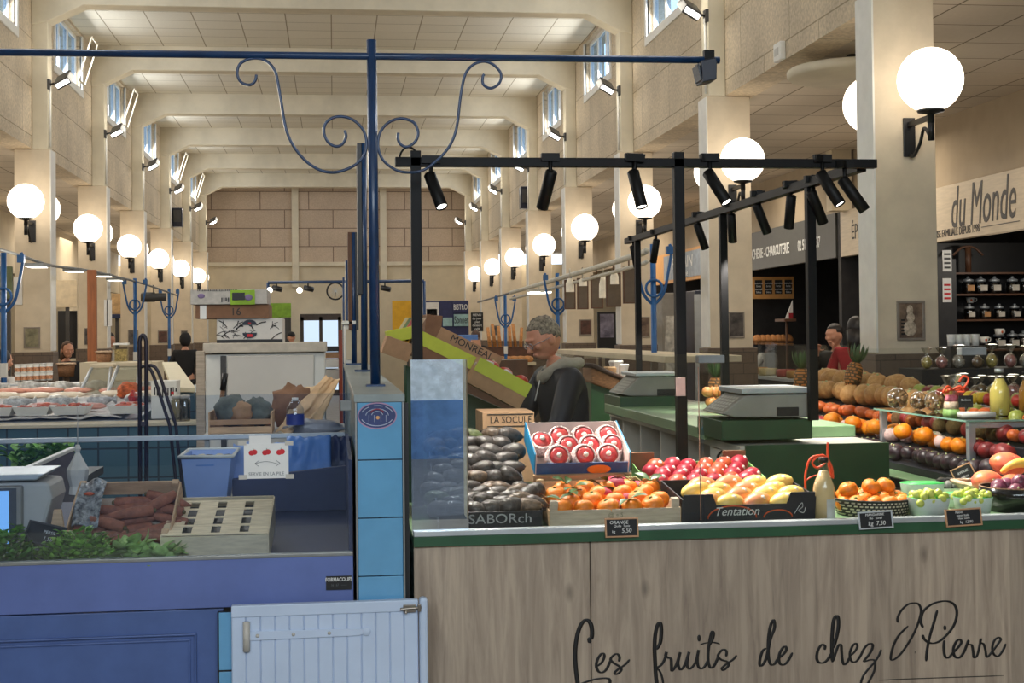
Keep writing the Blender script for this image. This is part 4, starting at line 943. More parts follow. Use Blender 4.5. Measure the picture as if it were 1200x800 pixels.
# glass stand
gs = thing('glass_stand', 'low stand with glass plate on aluminium legs over the fruit', 'stand', (3.15, 6.45, CZ))
GX0, GX1, GY0, GY1, GZ = 2.78, 3.5, 5.93, 6.93, 1.185
for x, y in ((GX0, GY1), (GX0, GY0), (GX1, GY0), (GX1, GY1)):
    mb = MB(); mb.box(x, x + .032, y, y + .032, CZ, GZ); mb.build('leg', m_alu, gs, bevel=.002)
mb = MB(); mb.box(GX0 + .032, GX1, GY0, GY0 + .025, GZ - .028, GZ); mb.build('rail', m_alu, gs, bevel=.002)
mb = MB(); mb.box(GX0 - .02, GX1 + .05, GY0 - .02, GY1 + .05, GZ, GZ + .008); mb.build('plate', glass_mat('green_sheet_glass', (226, 240, 232), 1.4, floor=.05), gs)
for a, b in (((GX0 - .021, GX1 + .05), (GY0 - .022, GY0 - .02)),):
    mb = MB(); mb.box(a[0], a[1], b[0], b[1], GZ, GZ + .008); mb.build('plate_edge', m_glass_edge, gs)
mb = MB(); mb.box(GX0 - .022, GX0 - .02, GY0 - .02, GY1 + .05, GZ, GZ + .008); mb.build('plate_edge', m_glass_edge, gs)
PZ = GZ + .0085
def on_plate(px, py): return atZ(px, py, PZ)
# bags of walnuts
m_cello = glass_mat('cellophane', (240, 238, 232), 2.2, .12, floor=.06); m_nut = mat('walnut_shell', (188, 150, 108), .7, var=.2, scale=50, bump=.5)
for i, (px, py, s) in enumerate(((1052, 479, 1.05), (1077, 480, .9), (1096, 482, 1.0))):
    p = on_plate(px, py); t = thing('walnut_bag', 'clear bag of walnuts on the glass stand, %s of three' % ['left', 'middle', 'right'][i], 'bag', p, 'walnut bags')
    mb = MB(); mb.ball((p.x, p.y, PZ + .05 * s), (.052 * s, .05 * s, .05 * s), 16, 10, fn=lambda d: 1 + .25 * max(0, d.z - .75) + .05 * noise.noise(d * 5 + Vector((i, 0, 0)))); mb.build('cellophane', m_cello, t)
    mb = MB()
    rnd = random.Random(i)
    for k in range(34):
        a = rnd.uniform(0, TAU); e = rnd.uniform(-.9, .75); rr = .037 * s
        mb.ball((p.x + rr * math.cos(a) * math.sqrt(1 - e * e), p.y + rr * math.sin(a) * math.sqrt(1 - e * e), PZ + .048 * s + rr * e), .0105, 7, 5)
    o = mb.build('walnuts', m_nut, t); o['kind'] = 'stuff'
# sweets bag, slate, paper rolls, bottles on the stand
p = on_plate(1115, 488); t = thing('sweets_bag', 'cellophane bag of pink and green sweets tied with orange ribbon', 'bag', p)
for k, (z0, z1, m_) in enumerate(((0, .035, mat('green_sweets', (150, 190, 110), .5, var=.2, scale=60)), (.035, .07, mat('pale_sweets', (222, 196, 170), .5, var=.2, scale=60)), (.07, .1, mat('pink_sweets', (226, 120, 140), .5, var=.2, scale=60)))):
    mb = MB(); mb.lathe([(0, z0), (.038 - .004 * k, z0), (.04 - .006 * k, (z0 + z1) / 2), (.036 - .006 * k, z1), (0, z1)], 14, p); mb.build('sweets', m_, t)
mb = MB(); mb.lathe([(.036, .1), (.012, .125), (.02, .14), (.045, .19)], 9, p, cap=False, smooth=False); mb.build('crumpled_top', m_cello, t)
mb = MB(); mb.tube([(p.x + .016 * math.cos(a), p.y + .016 * math.sin(a), p.z + .124) for a in [TAU * j / 10 for j in range(10)]], .005, 6, closed=True)
for s in (-1, 1): mb.tube(smooth_path([(p.x, p.y - .015, p.z + .124), (p.x + s * .03, p.y - .03, p.z + .14), (p.x + s * .05, p.y - .03, p.z + .115), (p.x + s * .02, p.y - .02, p.z + .115)], 4), .006, 5)
mb.tube(smooth_path([(p.x + .02, p.y, p.z + .12), (p.x + .06, p.y, p.z + .13), (p.x + .085, p.y, p.z + .17), (p.x + .06, p.y, p.z + .185), (p.x + .04, p.y, p.z + .16)], 4), .006, 5); mb.build('ribbon', m_ot, t)
p = on_plate(1132, 489); t = thing('price_tag', 'small black price tag on a stem beside sweets bag', 'price sign', p)
mb = MB(); mb.box(p.x - .034, p.x + .034, p.y - .002, p.y + .002, p.z + .045, p.z + .1); mb.build('board', m_slate, t); mb = MB(); mb.lathe([(.018, 0), (.016, .006), (.004, .01), (.004, .046), (0, .046)], 10, p); mb.build('stem', m_black, t)
text('lettering', 'Bonbons', .013, Matrix.Translation((p.x, p.y - .0025, p.z + .08)) @ Matrix.Rotation(R(90), 4, 'X'), m_chalk, t, .0002)
p = on_plate(1140, 490)
for k in range(3):
    mb = MB(); mb.tube([(p.x - .05 + .004 * k, p.y + .03 * k, PZ + .014), (p.x + .1, p.y + .03 * k - .01, PZ + .014)], .014, 10); tag(mb.build('paper_roll', mat('white_paper', (226, 222, 214), .7)), 'white paper roll lying on the glass stand, %s' % ['nearest', 'middle', 'farthest'][k], 'roll', 'paper rolls')
m_lemonade = mat('lemonade', (226, 206, 110), .25, var=.03); m_amber = mat('amber_oil', (190, 130, 50), .2, var=.05)
p = on_plate(1172, 487); bottle('lemonade_bottle', 'bottle of cloudy yellow lemonade standing on the glass stand', tuple(p), .215, .046, m_lemonade, m_alu)
p = on_plate(1203, 485); bottle('oil_bottle', 'amber bottle at the right edge of the glass stand', tuple(p), .2, .035, m_amber, m_black)
# slate and black rolls at the counter's end
t = slate('tilted slate sign leaning at the end of the dark fig row', 1118, 1143, 525, 553, [('avocat', .2, 0, .25), ('pièce', .18, 0, .02), ('1,50', .26, .05, -.25)], m_frame_wood, Y=5.55, ry=-22, tilt=-14)
t.location.z = .925 + .012
for k in range(3):
    p = atY(1106 + 9 * k, 548, 5.64); mb = MB(); mb.lathe([(0, 0), (.022, 0), (.024, .004), (.024, .07), (.022, .075), (0, .075)], 16, M=Matrix.Translation((p.x, 5.6, CZ + .025)) @ Matrix.Rotation(R(-90), 4, 'X'))
    t = tag(mb.build('preserve_jar', mat('black_lacquer', (24, 24, 26), .3)), 'black jar lying on its side by the slate, %s' % ['left', 'middle', 'right'][k], 'jar', 'jars by the slate')
    e = MB(); e.lathe([(0, 0), (.018, 0), (.018, -.003), (0, -.003)], 14, M=Matrix.Translation((p.x, 5.6, CZ + .025)) @ Matrix.Rotation(R(-90), 4, 'X')); e.build('lid', mat('pale_lid', (190, 186, 176), .4), t, label='pale ringed lid')
# wicker tray of big mangoes and a banana
m_wick = mat('wicker', (206, 176, 146), .7, var=.2, scale=40, stretch=(1, 1, 6), bump=.8)
a = atY(1131, 570, 5.2); wt = thing('wicker_tray', 'pale wicker tray of large mangoes and banana at right end', 'tray', (a.x + .16, 5.2, TOP))
mb = MB(); mb.sheet(lambda u, v: (a.x + .36 * u, 5.02 + .3 * v, TOP + .006 + .045 * max(abs(2 * u - 1), abs(2 * v - 1)) ** 4), 14, 10, .006); mb.build('woven_base', m_wick, wt)
mb = MB(); mb.tube([(a.x, 5.02, TOP + .052), (a.x + .36, 5.02, TOP + .052), (a.x + .36, 5.32, TOP + .052), (a.x, 5.32, TOP + .052)], .009, 8, closed=True); mb.build('rim', m_wick, wt)
BM = Rep(make_mango('pink_mango', (206, 74, 76), (216, 120, 70), .078, r=.054))
for k, (px, py, Y, r) in enumerate(((1157, 562, 5.1, .3), (1180, 546, 5.25, -.2), (1186, 572, 5.06, .5))):
    p = atY(px, py, Y); BM.put((p.x, Y, TOP + (.068 if k != 1 else .12)), (0, .2, r), 'large pink mango in the wicker tray, %s' % ['front left', 'behind and on top', 'front right'][k], 1 if k != 2 else .72, 'mangoes in the wicker tray')
p = atY(1192, 546, 5.15); mb = MB(); pts = smooth_path([(p.x - .075, 5.13, TOP + .10), (p.x - .04, 5.12, TOP + .128), (p.x + .01, 5.12, TOP + .137), (p.x + .07, 5.13, TOP + .125), (p.x + .1, 5.14, TOP + .1)], 4)
mb.tube(pts, [.006 + .013 * math.sin(PI * (i + 1) / (len(pts) + 1)) for i in range(len(pts))], 8); t = tag(mb.build('banana', mat('banana_peel', (236, 190, 84), .45)), 'single banana lying over the mangoes in wicker tray', 'banana')
# tilted display of cartons, left of the seller
m_lime = mat('lime_card', (194, 204, 62), .6, var=.06)
def tilted(name, label, cat, pa, pb, Y, h, d, mm, group=None, ang=None, open_top=True, band=None):
    """open carton whose bottom front edge runs from pixel pa to pixel pb at distance Y"""
    a = atY(*pa, Y); b = atY(*pb, Y); v = b - a; w = v.length; an = math.atan2(-v.z, v.x)
    M = Matrix.Translation((a + b) / 2) @ Matrix.Rotation(an, 4, 'Y')
    t = thing(name, label, cat, (a + b) / 2, group); th = .006
    for (x0, x1, y0, y1, z0, z1, nm) in ((-w / 2, w / 2, 0, d, 0, th, 'base'), (-w / 2, w / 2, 0, th, th, h, 'front_side'), (-w / 2, w / 2, d - th, d, th, h, 'back_side'), (-w / 2, -w / 2 + th, th, d - th, th, h, 'end_side'), (w / 2 - th, w / 2, th, d - th, th, h, 'end_side')):
        mb = MB(); mb.box(x0, x1, y0, y1, z0, z1, M); mb.build(nm, mm, t, bevel=.0015)
    if band:
        mb = MB(); mb.box(-w / 2 - .002, w / 2 + .002, -.002, d + .002, h * .52, h * 1.02, M)
        mb = MB(); mb.box(-w / 2 - .002, w / 2 + .002, -.003, 0, h * .5, h * 1.0, M); mb.build('printed_band', band, t, label='lime green printed upper band')
    return t, M, w
Yt = 6.7
t, M, w = tilted('fruit_carton', 'long tilted kraft carton with lime band, left of the seller', 'carton', (548, 448), (608, 480), Yt, .135, .4, m_card, band=m_lime)
for k, x in enumerate((-.06, .02, .1)):
    loc = M @ Vector((x, .14 + .05 * (k % 2), .12)); F['tomato'].put(loc, (0, .4, k), 'red tomato in the tilted lime carton, %s' % ['upper', 'middle', 'lowest'][k], 1.25, 'tomatoes in the lime carton')
for k, x in enumerate((-.1, .0)):
    p = M @ Vector((x, .09, .115)); mb = MB(); mb.ball((0, 0, 0), (.05, .04, .022), 12, 8, Matrix.Translation(p), fn=lambda d: 1 + .35 * noise.noise(d * 3 + Vector((k, 0, 0)))); tag(mb.build('tissue_wrap', mat('silver_tissue', (196, 188, 184), .4)), 'crumpled pale tissue in the lime carton, %s' % ['upper', 'lower'][k], 'tissue paper')
t, M, w = tilted('fruit_carton', 'tilted lime banded carton behind the black corner post', 'carton', (478, 414), (552, 450), 6.9, .13, .4, m_card_d, band=m_lime)
mb = MB(); mb.box(-.08, .26, .03, .036, .12, .19, M); mb.build('lettered_flap', m_card, t)
text('lettering', 'MONREAL', .05, M @ Matrix.Translation((.1, .028, .163)) @ Matrix.Rotation(R(90), 4, 'X'), m_ink, t, .0003)
p = atY(455, 418, 6.6)
t, M, w = tilted('fruit_carton', 'kraft carton with cut corner left of the black corner post', 'carton', (447, 413), (478, 424), 6.6, .085, .3, m_card)
t, M, w = tilted('fruit_crate', 'striped slat crate standing on tilted cartons by the blue post', 'crate', (456, 402), (486, 396), 6.95, .06, .3, m_lime)
a = atY(458, 400, 7.2); b = atY(486, 372, 7.2); mb = MB(); t = thing('slat_mat', 'striped slat mat leaning up beside the black corner post', 'mat', a)
for k, cc in enumerate(((206, 190, 150), (122, 140, 104), (204, 96, 100), (190, 176, 136), (66, 70, 60), (214, 190, 160))):
    mb = MB(); o = Vector((.016 * k, 0, 0)); mb.prism([(a.x + .018 * k, a.z), (a.x + .018 * k + .016, a.z), (b.x + .018 * k - .03, b.z), (b.x + .018 * k - .046, b.z)], 'Y', 7.2, 7.21); mb.build('slat', mat('slat_%d' % k, cc, .6), t)
t, M, w = tilted('kraft_box', 'kraft cardboard box behind the right of black corner post', 'box', (496, 404), (515, 406), 7.3, .16, .3, m_card_d)
# green trestle and carton lettered LA SOCULE
a = atY(548, 493, 7.0); b = atY(632, 463, 7.0); mb = MB(); mb.prism([(a.x - .3, 0), (b.x - .02, 0), (b.x - .02, a.z), (b.x - .1, a.z + .02), (a.x, a.z + .14), (a.x - .3, a.z + .28)], 'Y', 7.11, 7.33); tag(mb.build('display_trestle', m_dgreen, bevel=.004), 'dark green sloping trestle under the tilted cartons', 'trestle')
a = atY(566, 542, 6.1); b = atY(626, 482, 6.1); t = thing('lettered_carton', 'upright kraft carton printed LA SOCULE behind the avocados', 'carton', ((a.x + b.x) / 2, 6.1, a.z))
mb = MB(); mb.box(a.x, b.x, 6.1, 6.4, .95, b.z); mb.build('body', m_card, t, bevel=.002)
text('lettering', 'LA SOCULE', .042, Matrix.Translation(((a.x + b.x) / 2 + .01, 6.098, b.z - .035)) @ Matrix.Rotation(R(90), 4, 'X'), m_ink, t, .0004, .85)
mb = MB()
for z in (b.z - .01, b.z - .062): mb.box(a.x + .02, b.x - .004, 6.097, 6.1, z - .002, z + .002)
mb.build('printed_rule', m_ink, t)
mb = MB(); mb.box(a.x - .1, b.x + .2, 6.05, 6.5, 0, .95); tag(mb.build('rear_bench', m_dgreen, bevel=.004), 'dark green bench behind the front counter', 'bench')
# ================================================================ tiled partition, half door, blue vegetable stall
m_tile = mat('blue_glazed_tile', (104, 166, 208), .18, var=.06, scale=3, coat=.4)
m_teal = tiles('teal_wall_tile', (62, 96, 108), (34, 50, 58), .182, .182, 'XZ', .05, 0, .006, .35, bump=.3)
m_steel_trim = mat('steel_trim', (150, 152, 150), .35, .7, var=.06)
m_bluewood = mat('blue_painted_wood', (76, 100, 156), .45, var=.06, scale=6)
m_lilac = mat('lilac_blue_laminate', (94, 112, 172), .35, var=.08, scale=3)
m_navy = mat('navy_board', (38, 50, 88), .5, var=.1)
m_fadewhite = mat('pale_blue_white_paint', (196, 212, 236), .5, var=.03, scale=5)
pt = thing('tiled_partition', 'low partition with blue tiled end, steel corners and grey top', 'partition', (.14, 4.5, 0))
x0, x1 = atY(417.5, 560, 4.5).x, atY(473, 560, 4.5).x
mb = MB(); mb.box(x0 + .002, x1 - .002, 4.505, 9.4, 0, 1.385); mb.build('core', m_teal, pt)
mb = MB(); mb.box(x0 - .006, x1 + .006, 4.495, 9.4, 1.385, 1.41); mb.build('top_slab', mat('grey_slab', (140, 150, 150), .35, var=.08), pt, bevel=.002)
mb = MB()
for k in range(8):
    zt = 1.384 - .1835 * k; zb = max(zt - .18, 0)
    if zt > 0: mb.box(x0 + .004, x1 - .004, 4.494, 4.506, zb, zt)
mb.build('end_tiles', m_tile, pt, bevel=.002)
for x in (x0 - .002, x1 - .003):
    mb = MB(); mb.box(x, x + .005, 4.488, 4.52, 0, 1.385); mb.build('corner_trim', m_steel_trim, pt)
mb = MB(); mb.box(x1 + .003, x1 + .018, 4.52, 4.545, 0, 1.38); mb.build('gap_shade', m_black, pt)  # black strip stands in for the shaded gap beside the counter
# oval badge on the top tile
p = atY(442, 487, 4.49); mbp = mat('badge_pink', (176, 140, 172), .5); mbn = mat('badge_navy', (42, 58, 112), .45); mbw = mat('badge_white', (190, 200, 222), .5)
bd = thing('badge', 'oval navy badge with pink rim on the top blue tile', 'badge', (p.x, 4.49, p.z))
def oval_disc(rx, rz, y, name, m_):
    mb = MB(); mb.prism([(p.x + rx * math.cos(TAU * j / 40), p.z + rz * math.sin(TAU * j / 40)) for j in range(40)], 'Y', y, 4.494); mb.build(name, m_, bd)
oval_disc(.0625, .0425, 4.4925, 'rim', mbp); oval_disc(.0585, .0385, 4.4915, 'field', mbn)
mb = MB()
def arc(rx, rz, a0, a1, r=.0013): mb.tube([(p.x + rx * math.cos(R(a)), 4.4912, p.z + rz * math.sin(R(a))) for a in range(a0, a1 + 1, 8)], r, 5, flat=(1, .2, 1))
for q in ((.052, .032, 20, 60), (.052, .032, 70, 108), (.052, .032, 118, 164), (.052, .032, 200, 340), (.036, .022, 0, 180), (.018, .014, 10, 170)): arc(*q)
for dx in (-.026, -.009, .012, .028): mb.tube([(p.x + dx, 4.4912, p.z - .02), (p.x + dx, 4.4912, p.z + .002)], .0009, 5, flat=(1, .2, 1))
mb.build('emblem_lines', mbw, bd)
mb = MB(); mb.tube([(p.x + .022 * math.cos(R(a)), 4.4911, p.z + .004 + .017 * math.sin(R(a))) for a in range(20, 161, 10)], .0022, 5, flat=(1, .2, 1)); mb.build('red_arc', mat('badge_red', (150, 50, 74), .5), bd)
mb = MB(); mb.ball((p.x + .002, 4.4912, p.z - .006), (.006, .0008, .006), 10, 6); mb.build('orange_dot', mat('badge_orange', (226, 168, 110), .5), bd)
# posts standing on the partition behind the arch post
for i, (px, pt_, pb_, wdt, lab) in enumerate(((426, 168, 435, .017, 'second blue post on the partition, black panel at its top'), (414, 272, 425, .017, 'third blue post on the partition, brown and black panel at its top'), (406.5, 305, 410, .016, 'fourth slim blue post on the partition'), (402.5, 325, 404, .016, 'fifth slim dark post on the partition, farthest'))):
    Y = (7.3, 9.0, 14, 20)[i]; zb = 1.41 if i < 2 else 0
    a = atY(px, pt_, Y); b = atY(px + (1 if i < 2 else 0), pb_, Y)
    t = thing('stall_post', lab, 'post', (b.x, Y, zb))
    mb = MB(); mb.tube([(b.x, Y, zb), (a.x, Y, a.z)], wdt, 14); mb.build('pole', m_blue, t)
    if i < 2:
        mb = MB(); mb.box(b.x - .05, b.x + .05, Y - .05, Y + .05, zb, zb + .01); mb.build('base_plate', m_blue, t)
        z = a.z - (.78, .62)[i]; c = atY((421.5, 409.5)[i], 240, Y).x
        mb = MB(); mb.box(c - .012, c + .012, Y - .02, Y + .25, z, a.z); mb.build('side_panel', m_black if i == 0 else mat('brown_board', (96, 62, 40), .6), t, bevel=.002)
        if i: mb = MB(); mb.box(b.x + .012, b.x + .03, Y - .02, Y + .2, a.z - .62, a.z); mb.build('side_panel', m_black, t)
a = atY(403, 428, 9.2); b = atY(416, 384, 9.2)
t = thing('till_cabinet', 'cream cabinet standing at far end of the tiled partition', 'cabinet', ((a.x + b.x) / 2, 9.1, 1.41))
mb = MB(); mb.box(a.x, b.x, 9.0, 9.35, 1.41, b.z + .02); mb.build('body', m_white, t, bevel=.01); mb = MB(); mb.box(a.x - .012, b.x + .012, 8.98, 9.37, b.z + .02, b.z + .045); mb.build('lid', m_white, t, bevel=.006)
mb = MB(); mb.box(a.x + .015, b.x - .015, 8.994, 9.0, 1.44, b.z - .01); mb.build('door', m_cream, t, bevel=.002)
# white boarded half door
dx0, dx1 = atY(271, 720, 4.44).x, atY(490, 720, 4.44).x
hd = thing('half_door', 'white boarded half door with a long strap hinge and small bolt', 'door', ((dx0 + dx1) / 2, 4.44, 0))
zt = atY(380, 706, 4.44).z
mb = MB(); n = 13; w = (dx1 - dx0) / n
for k in range(n): mb.box(dx0 + k * w + .0012, dx0 + (k + 1) * w - .0012, 4.44, 4.458, .03, zt - .035)
mb.build('boards', m_fadewhite, hd, bevel=.003)
mb = MB(); mb.box(dx0, dx1, 4.446, 4.462, .02, zt - .02); mb.build('backing', m_fadewhite, hd)
mb = MB(); mb.box(dx0, dx1, 4.435, 4.465, zt - .036, zt); mb.build('top_rail', m_fadewhite, hd, bevel=.003)
mb = MB(); mb.box(dx1 + .003, dx1 + .03, 4.425, 4.47, 0, zt + .006); mb.build('jamb', m_fadewhite, hd, bevel=.01)
a = atY(290, 745, 4.43); b = atY(428, 741, 4.43); hz = (a.z + b.z) / 2
mb = MB(); mb.prism([(a.x, hz - .014), (b.x - .02, hz - .011), (b.x, hz - .004), (b.x, hz + .006), (b.x - .02, hz + .011), (a.x, hz + .014)], 'Y', 4.434, 4.44)
mb.lathe([(0, 0), (.013, 0), (.013, .004), (0, .005)], 14, M=Matrix.Translation((b.x + .004, 4.438, hz)) @ Matrix.Rotation(R(90), 4, 'X'))
hg = mb.build('strap_hinge', m_fadewhite, hd, bevel=.001)
mb = MB(); mb.tube([(a.x - .003, 4.43, hz - .045), (a.x - .003, 4.43, hz + .045)], .011, 10); mb.build('knuckle', m_lgrey, hg)
mb = MB()
for k in range(3): mb.lathe([(0, 0), (.006, 0), (.004, .003), (0, .004)], 10, M=Matrix.Translation((a.x + .03 + .11 * k, 4.434, hz)) @ Matrix.Rotation(R(90), 4, 'X'))
mb.build('screw_heads', m_lgrey, hg)
a = atY(469, 714, 4.42); b = atY(494, 712, 4.42)
mb = MB(); mb.tube([(a.x, 4.424, a.z), (b.x, 4.424, b.z)], .0045, 8); mb.box(a.x + .01, b.x - .018, 4.426, 4.436, a.z - .011, a.z + .012)
mb.box(b.x - .012, b.x - .002, 4.415, 4.43, b.z - .011, b.z + .011); mb.tube([(a.x + .018, 4.424, a.z), (a.x + .018, 4.418, a.z - .014)], .004, 6); mb.build('bolt', mat('worn_steel', (140, 132, 124), .3, .8, var=.2), hd, bevel=.001)
tp = thing('tiled_plinth', 'blue tiled plinth edge beside the white half door', 'plinth', (dx0 - .02, 4.5, 0))
mb = MB(); mb.box(dx0 - .045, x0 - .01, 4.475, 4.56, 0, .742); mb.build('core', m_black, tp)
mb = MB()
for k in range(4): mb.box(dx0 - .04, dx0 + .09, 4.469, 4.476, .745 - .1835 * (k + 1) + .003 if k < 4 else 0, .742 - .1835 * k)
mb.build('tiles', m_tile, tp, bevel=.001)
# --------------------------------------------------- blue stall body
SX0, SX1 = -2.0, x0 - .012
vs_ = thing('vegetable_stall', 'blue vegetable stall with moulded front panel and sloping trough', 'stall', (-.9, 4.5, 0))
pl = MB(); zp0, zp1 = .05, .735; xr = atY(262, 750, 4.5).x
pl.box(SX0, xr, 4.5, 4.53, .02, .748); fp = pl.build('front_panel', m_bluewood, vs_, bevel=.002)
a = atY(230, 742, 4.49)
for inset, dep in ((0, .012), (.018, .006)):
    mb = MB(); xx = a.x - inset; zz = a.z - inset; r_ = .006
    for q in ((SX0, xx, zz - r_, zz), (xx - r_, xx, .06, zz - r_)): mb.box(q[0], q[1], 4.5 - dep, 4.5, q[2], q[3])
    mb.build('moulding', m_bluewood, fp, bevel=.002)
mb = MB(); mb.prism([(4.50, .752), (4.535, .752), (4.535, .905), (4.507, .905)], 'X', SX0, SX1); mb.build('front_ledge', m_lilac, vs_, bevel=.002)
mb = MB(); mb.prism([(4.54, .8), (5.72, .93), (5.72, .955), (4.54, .825)], 'X', SX0, SX1); mb.build('trough_floor', m_navy, vs_)
mb = MB(); mb.box(SX1 - .012, SX1, 4.54, 5.75, .75, 1.2); mb.build('side_cheek', m_navy, vs_)
mb = MB(); mb.box(SX0, SX1, 4.54, 5.7, .02, .74); mb.build('carcass', m_navy, vs_)
mb = MB(); mb.box(SX0, SX1, 4.505, 4.54, .9, .912); mb.build('ledge_trim', m_steel_trim, vs_, bevel=.002)
p0 = atY(382, 675, 4.5); p1 = atY(412, 690, 4.5); t = thing('maker_plate', 'small black maker plate on the lilac ledge', 'sign', ((p0.x + p1.x) / 2, 4.5, p1.z))
mb = MB(); mb.box(p0.x, p1.x, 4.4965, 4.5, p1.z, p0.z); mb.build('plate', m_black, t)
text('lettering', 'FORMACOLIFS', .0165, Matrix.Translation(((p0.x + p1.x) / 2, 4.4962, p0.z - .011)) @ Matrix.Rotation(R(90), 4, 'X'), m_chalk, t, .0002, .78, 0, 'CENTER', 1, .0003)
text('lettering', '16   67   ——', .011, Matrix.Translation(((p0.x + p1.x) / 2, 4.4962, p0.z - .028)) @ Matrix.Rotation(R(90), 4, 'X'), mat('dim_print', (90, 94, 100), .6), t, .0002, .8)
# glass over the trough
m_glassb = glass_mat('stall_glass', (240, 245, 251), .9, floor=.015)
mb = MB(); mb.box(SX0, SX1 - .005, 4.515, 4.521, .912, 1.415); lg = tag(mb.build('glass_screen', m_glassb), 'long glass screen over the blue vegetable trough', 'glass pane')
p = atY(406, 475, 4.52); mb = MB(); mb.box(p.x - .02, SX1 - .001, 4.508, 4.53, p.z - .016, p.z + .016); tag(mb.build('glass_clamp', MATS['grey_clamp'], bevel=.003), 'metal clamp holding the trough glass to the partition', 'clamp')
# raised shelf with steel edge behind the trough
sh = thing('glass_shelf', 'long glass shelf with steel front rail behind the blue trough', 'shelf', (-.9, 5.76, 1.185))
mb = MB(); mb.box(SX0, SX1 - .012, 5.75, 5.765, 1.186, 1.206); mb.build('steel_rail', m_alu, sh, bevel=.003)
mb = MB(); mb.box(atY(236, 508, 5.76).x, SX1 - .012, 5.766, 6.4, 1.19, 1.2); mb.build('board', m_lgrey, sh)
for x in (SX1 - .05, -.52, -1.7):
    mb = MB(); mb.box(x, x + .02, 5.78, 5.8, .0, 1.186); mb.build('bracket', m_steel_trim, sh)
# card with three red apples, taped inside the glass
def card(label, cat, px0, px1, pt_, pb_, Y, m_, name='card'):
    a = atY(px0, pb_, Y); b = atY(px1, pt_, Y); t = thing(name, label, cat, ((a.x + b.x) / 2, Y, a.z))
    mb = MB(); mb.box(a.x, b.x, Y, Y + .0015, a.z, b.z); mb.build('sheet', m_, t); return t, a, b
m_paper = mat('white_paper_card', (232, 232, 230), .7, var=.02)
t, a, b = card('white card with three red apples and arrows taped inside glass', 'sign', 286, 338, 519, 561, 4.508, m_paper, 'notice_card')
m_apr = mat('red_felt_pen', (206, 34, 44), .6); mb = MB(); lf = MB()
for k, fx in enumerate((.2, .5, .82)):
    c = Vector((a.x + (b.x - a.x) * fx, 4.5075, a.z + (b.z - a.z) * .74))
    for s in ((-.004, 0), (.005, .002)): mb.ball((c.x + s[0], c.y, c.z + s[1]), (.009, .0006, .0085), 12, 8)
    lf.tube([(c.x, 4.507, c.z + .007), (c.x + .002, 4.507, c.z + .014)], .0009, 4)
mb.build('drawn_apples', m_apr, t); lf.build('drawn_stalks', m_leaf, t)
mb = MB(); zc = a.z + (b.z - a.z) * .45
mb.tube(smooth_path([(a.x + .035, 4.507, zc - .002), (a.x + .07, 4.507, zc + .004), (a.x + .11, 4.507, zc - .006)], 4), .0008, 4)
for xx, s in ((a.x + .034, 1), (a.x + .112, -1)):
    for d in (1, -1): mb.tube([(xx, 4.507, zc - .002), (xx + s * .012, 4.507, zc - .002 + d * .009)], .0008, 4)
mb.build('drawn_arrows', mat('pencil_grey', (120, 124, 130), .7), t)
text('lettering', 'SERVIE EN LA PILE', .0155, Matrix.Translation(((a.x + b.x) / 2, 4.5074, a.z + .014)) @ Matrix.Rotation(R(90), 4, 'X'), mat('pencil_grey', (120, 124, 130), .7), t, .0002, .9)
mb = MB()
for px, py in ((284, 519), (339, 519), (285, 559), (340, 558)):
    q = atY(px, py, 4.506); mb.box(q.x - .014, q.x + .012, 4.506, 4.5075, q.z - .007, q.z + .007)
mb.build('tape', m_lgrey, t)
t, a, b = card('small blank white card above the apple notice', 'sign', 292, 317, 510, 521, 4.5095, m_paper, 'notice_card')
# --------------------------------------------------- things in the trough
def floor_z(y): return .825 + (y - 4.54) * (.13 / 1.18)
# scale at the left edge
Y = 4.72; a = atY(-38, 606, Y); b = atY(60, 566, Y); bz = floor_z(Y) + .02
st = thing('shop_scale', 'shop scale with blue lit screen at the left edge of trough', 'scale', ((a.x + b.x) / 2, Y + .12, bz))
mb = MB(); mb.prism([(a.x, bz), (atY(38, 600, Y).x, bz), (b.x, atY(60, 585, Y).z), (atY(56, 570, Y).x, b.z), (atY(30, 565, Y).x, b.z + .004), (a.x, b.z + .004)], 'Y', Y + .02, Y + .26); mb.build('body', m_lgrey, st, bevel=.012)
mb = MB(); mb.box(a.x, atY(26, 570, Y).x, Y - .01, Y + .03, bz + .008, b.z - .006); pn = mb.build('display_panel', m_grey, st, bevel=.006)
mb = MB(); mb.box(a.x + .01, atY(20, 570, Y).x, Y - .013, Y - .009, bz + .02, b.z - .012); mb.build('bezel', mat('slate_plastic', (72, 76, 84), .4), pn)
mb = MB(); mb.box(a.x + .02, atY(11.5, 575, Y).x, Y - .016, Y - .012, bz + .035, b.z - .02); mb.build('screen', emission('lcd_blue', (120, 178, 240), 1.0), pn, label='lit blue screen')
mb = MB(); zz = atY(40, 561, Y).z; mb.prism([(a.x, zz - .004), (atY(42, 560, Y).x, zz - .004), (atY(52, 555, Y).x, zz + .016), (a.x, zz + .016)], 'Y', Y, Y + .3); mb.build('weighing_plate', m_alu, st, bevel=.004)
mb = MB(); mb.box(a.x + .05, a.x + .1, Y + .08, Y + .18, b.z, zz); mb.build('plate_support', m_grey, st)
mb = MB()
for x in (a.x + .05, b.x - .08): mb.lathe([(.016, 0), (.016, .025), (0, .025)], 10, (x, Y + .08, bz - .022))
mb.build('feet', m_black, st)
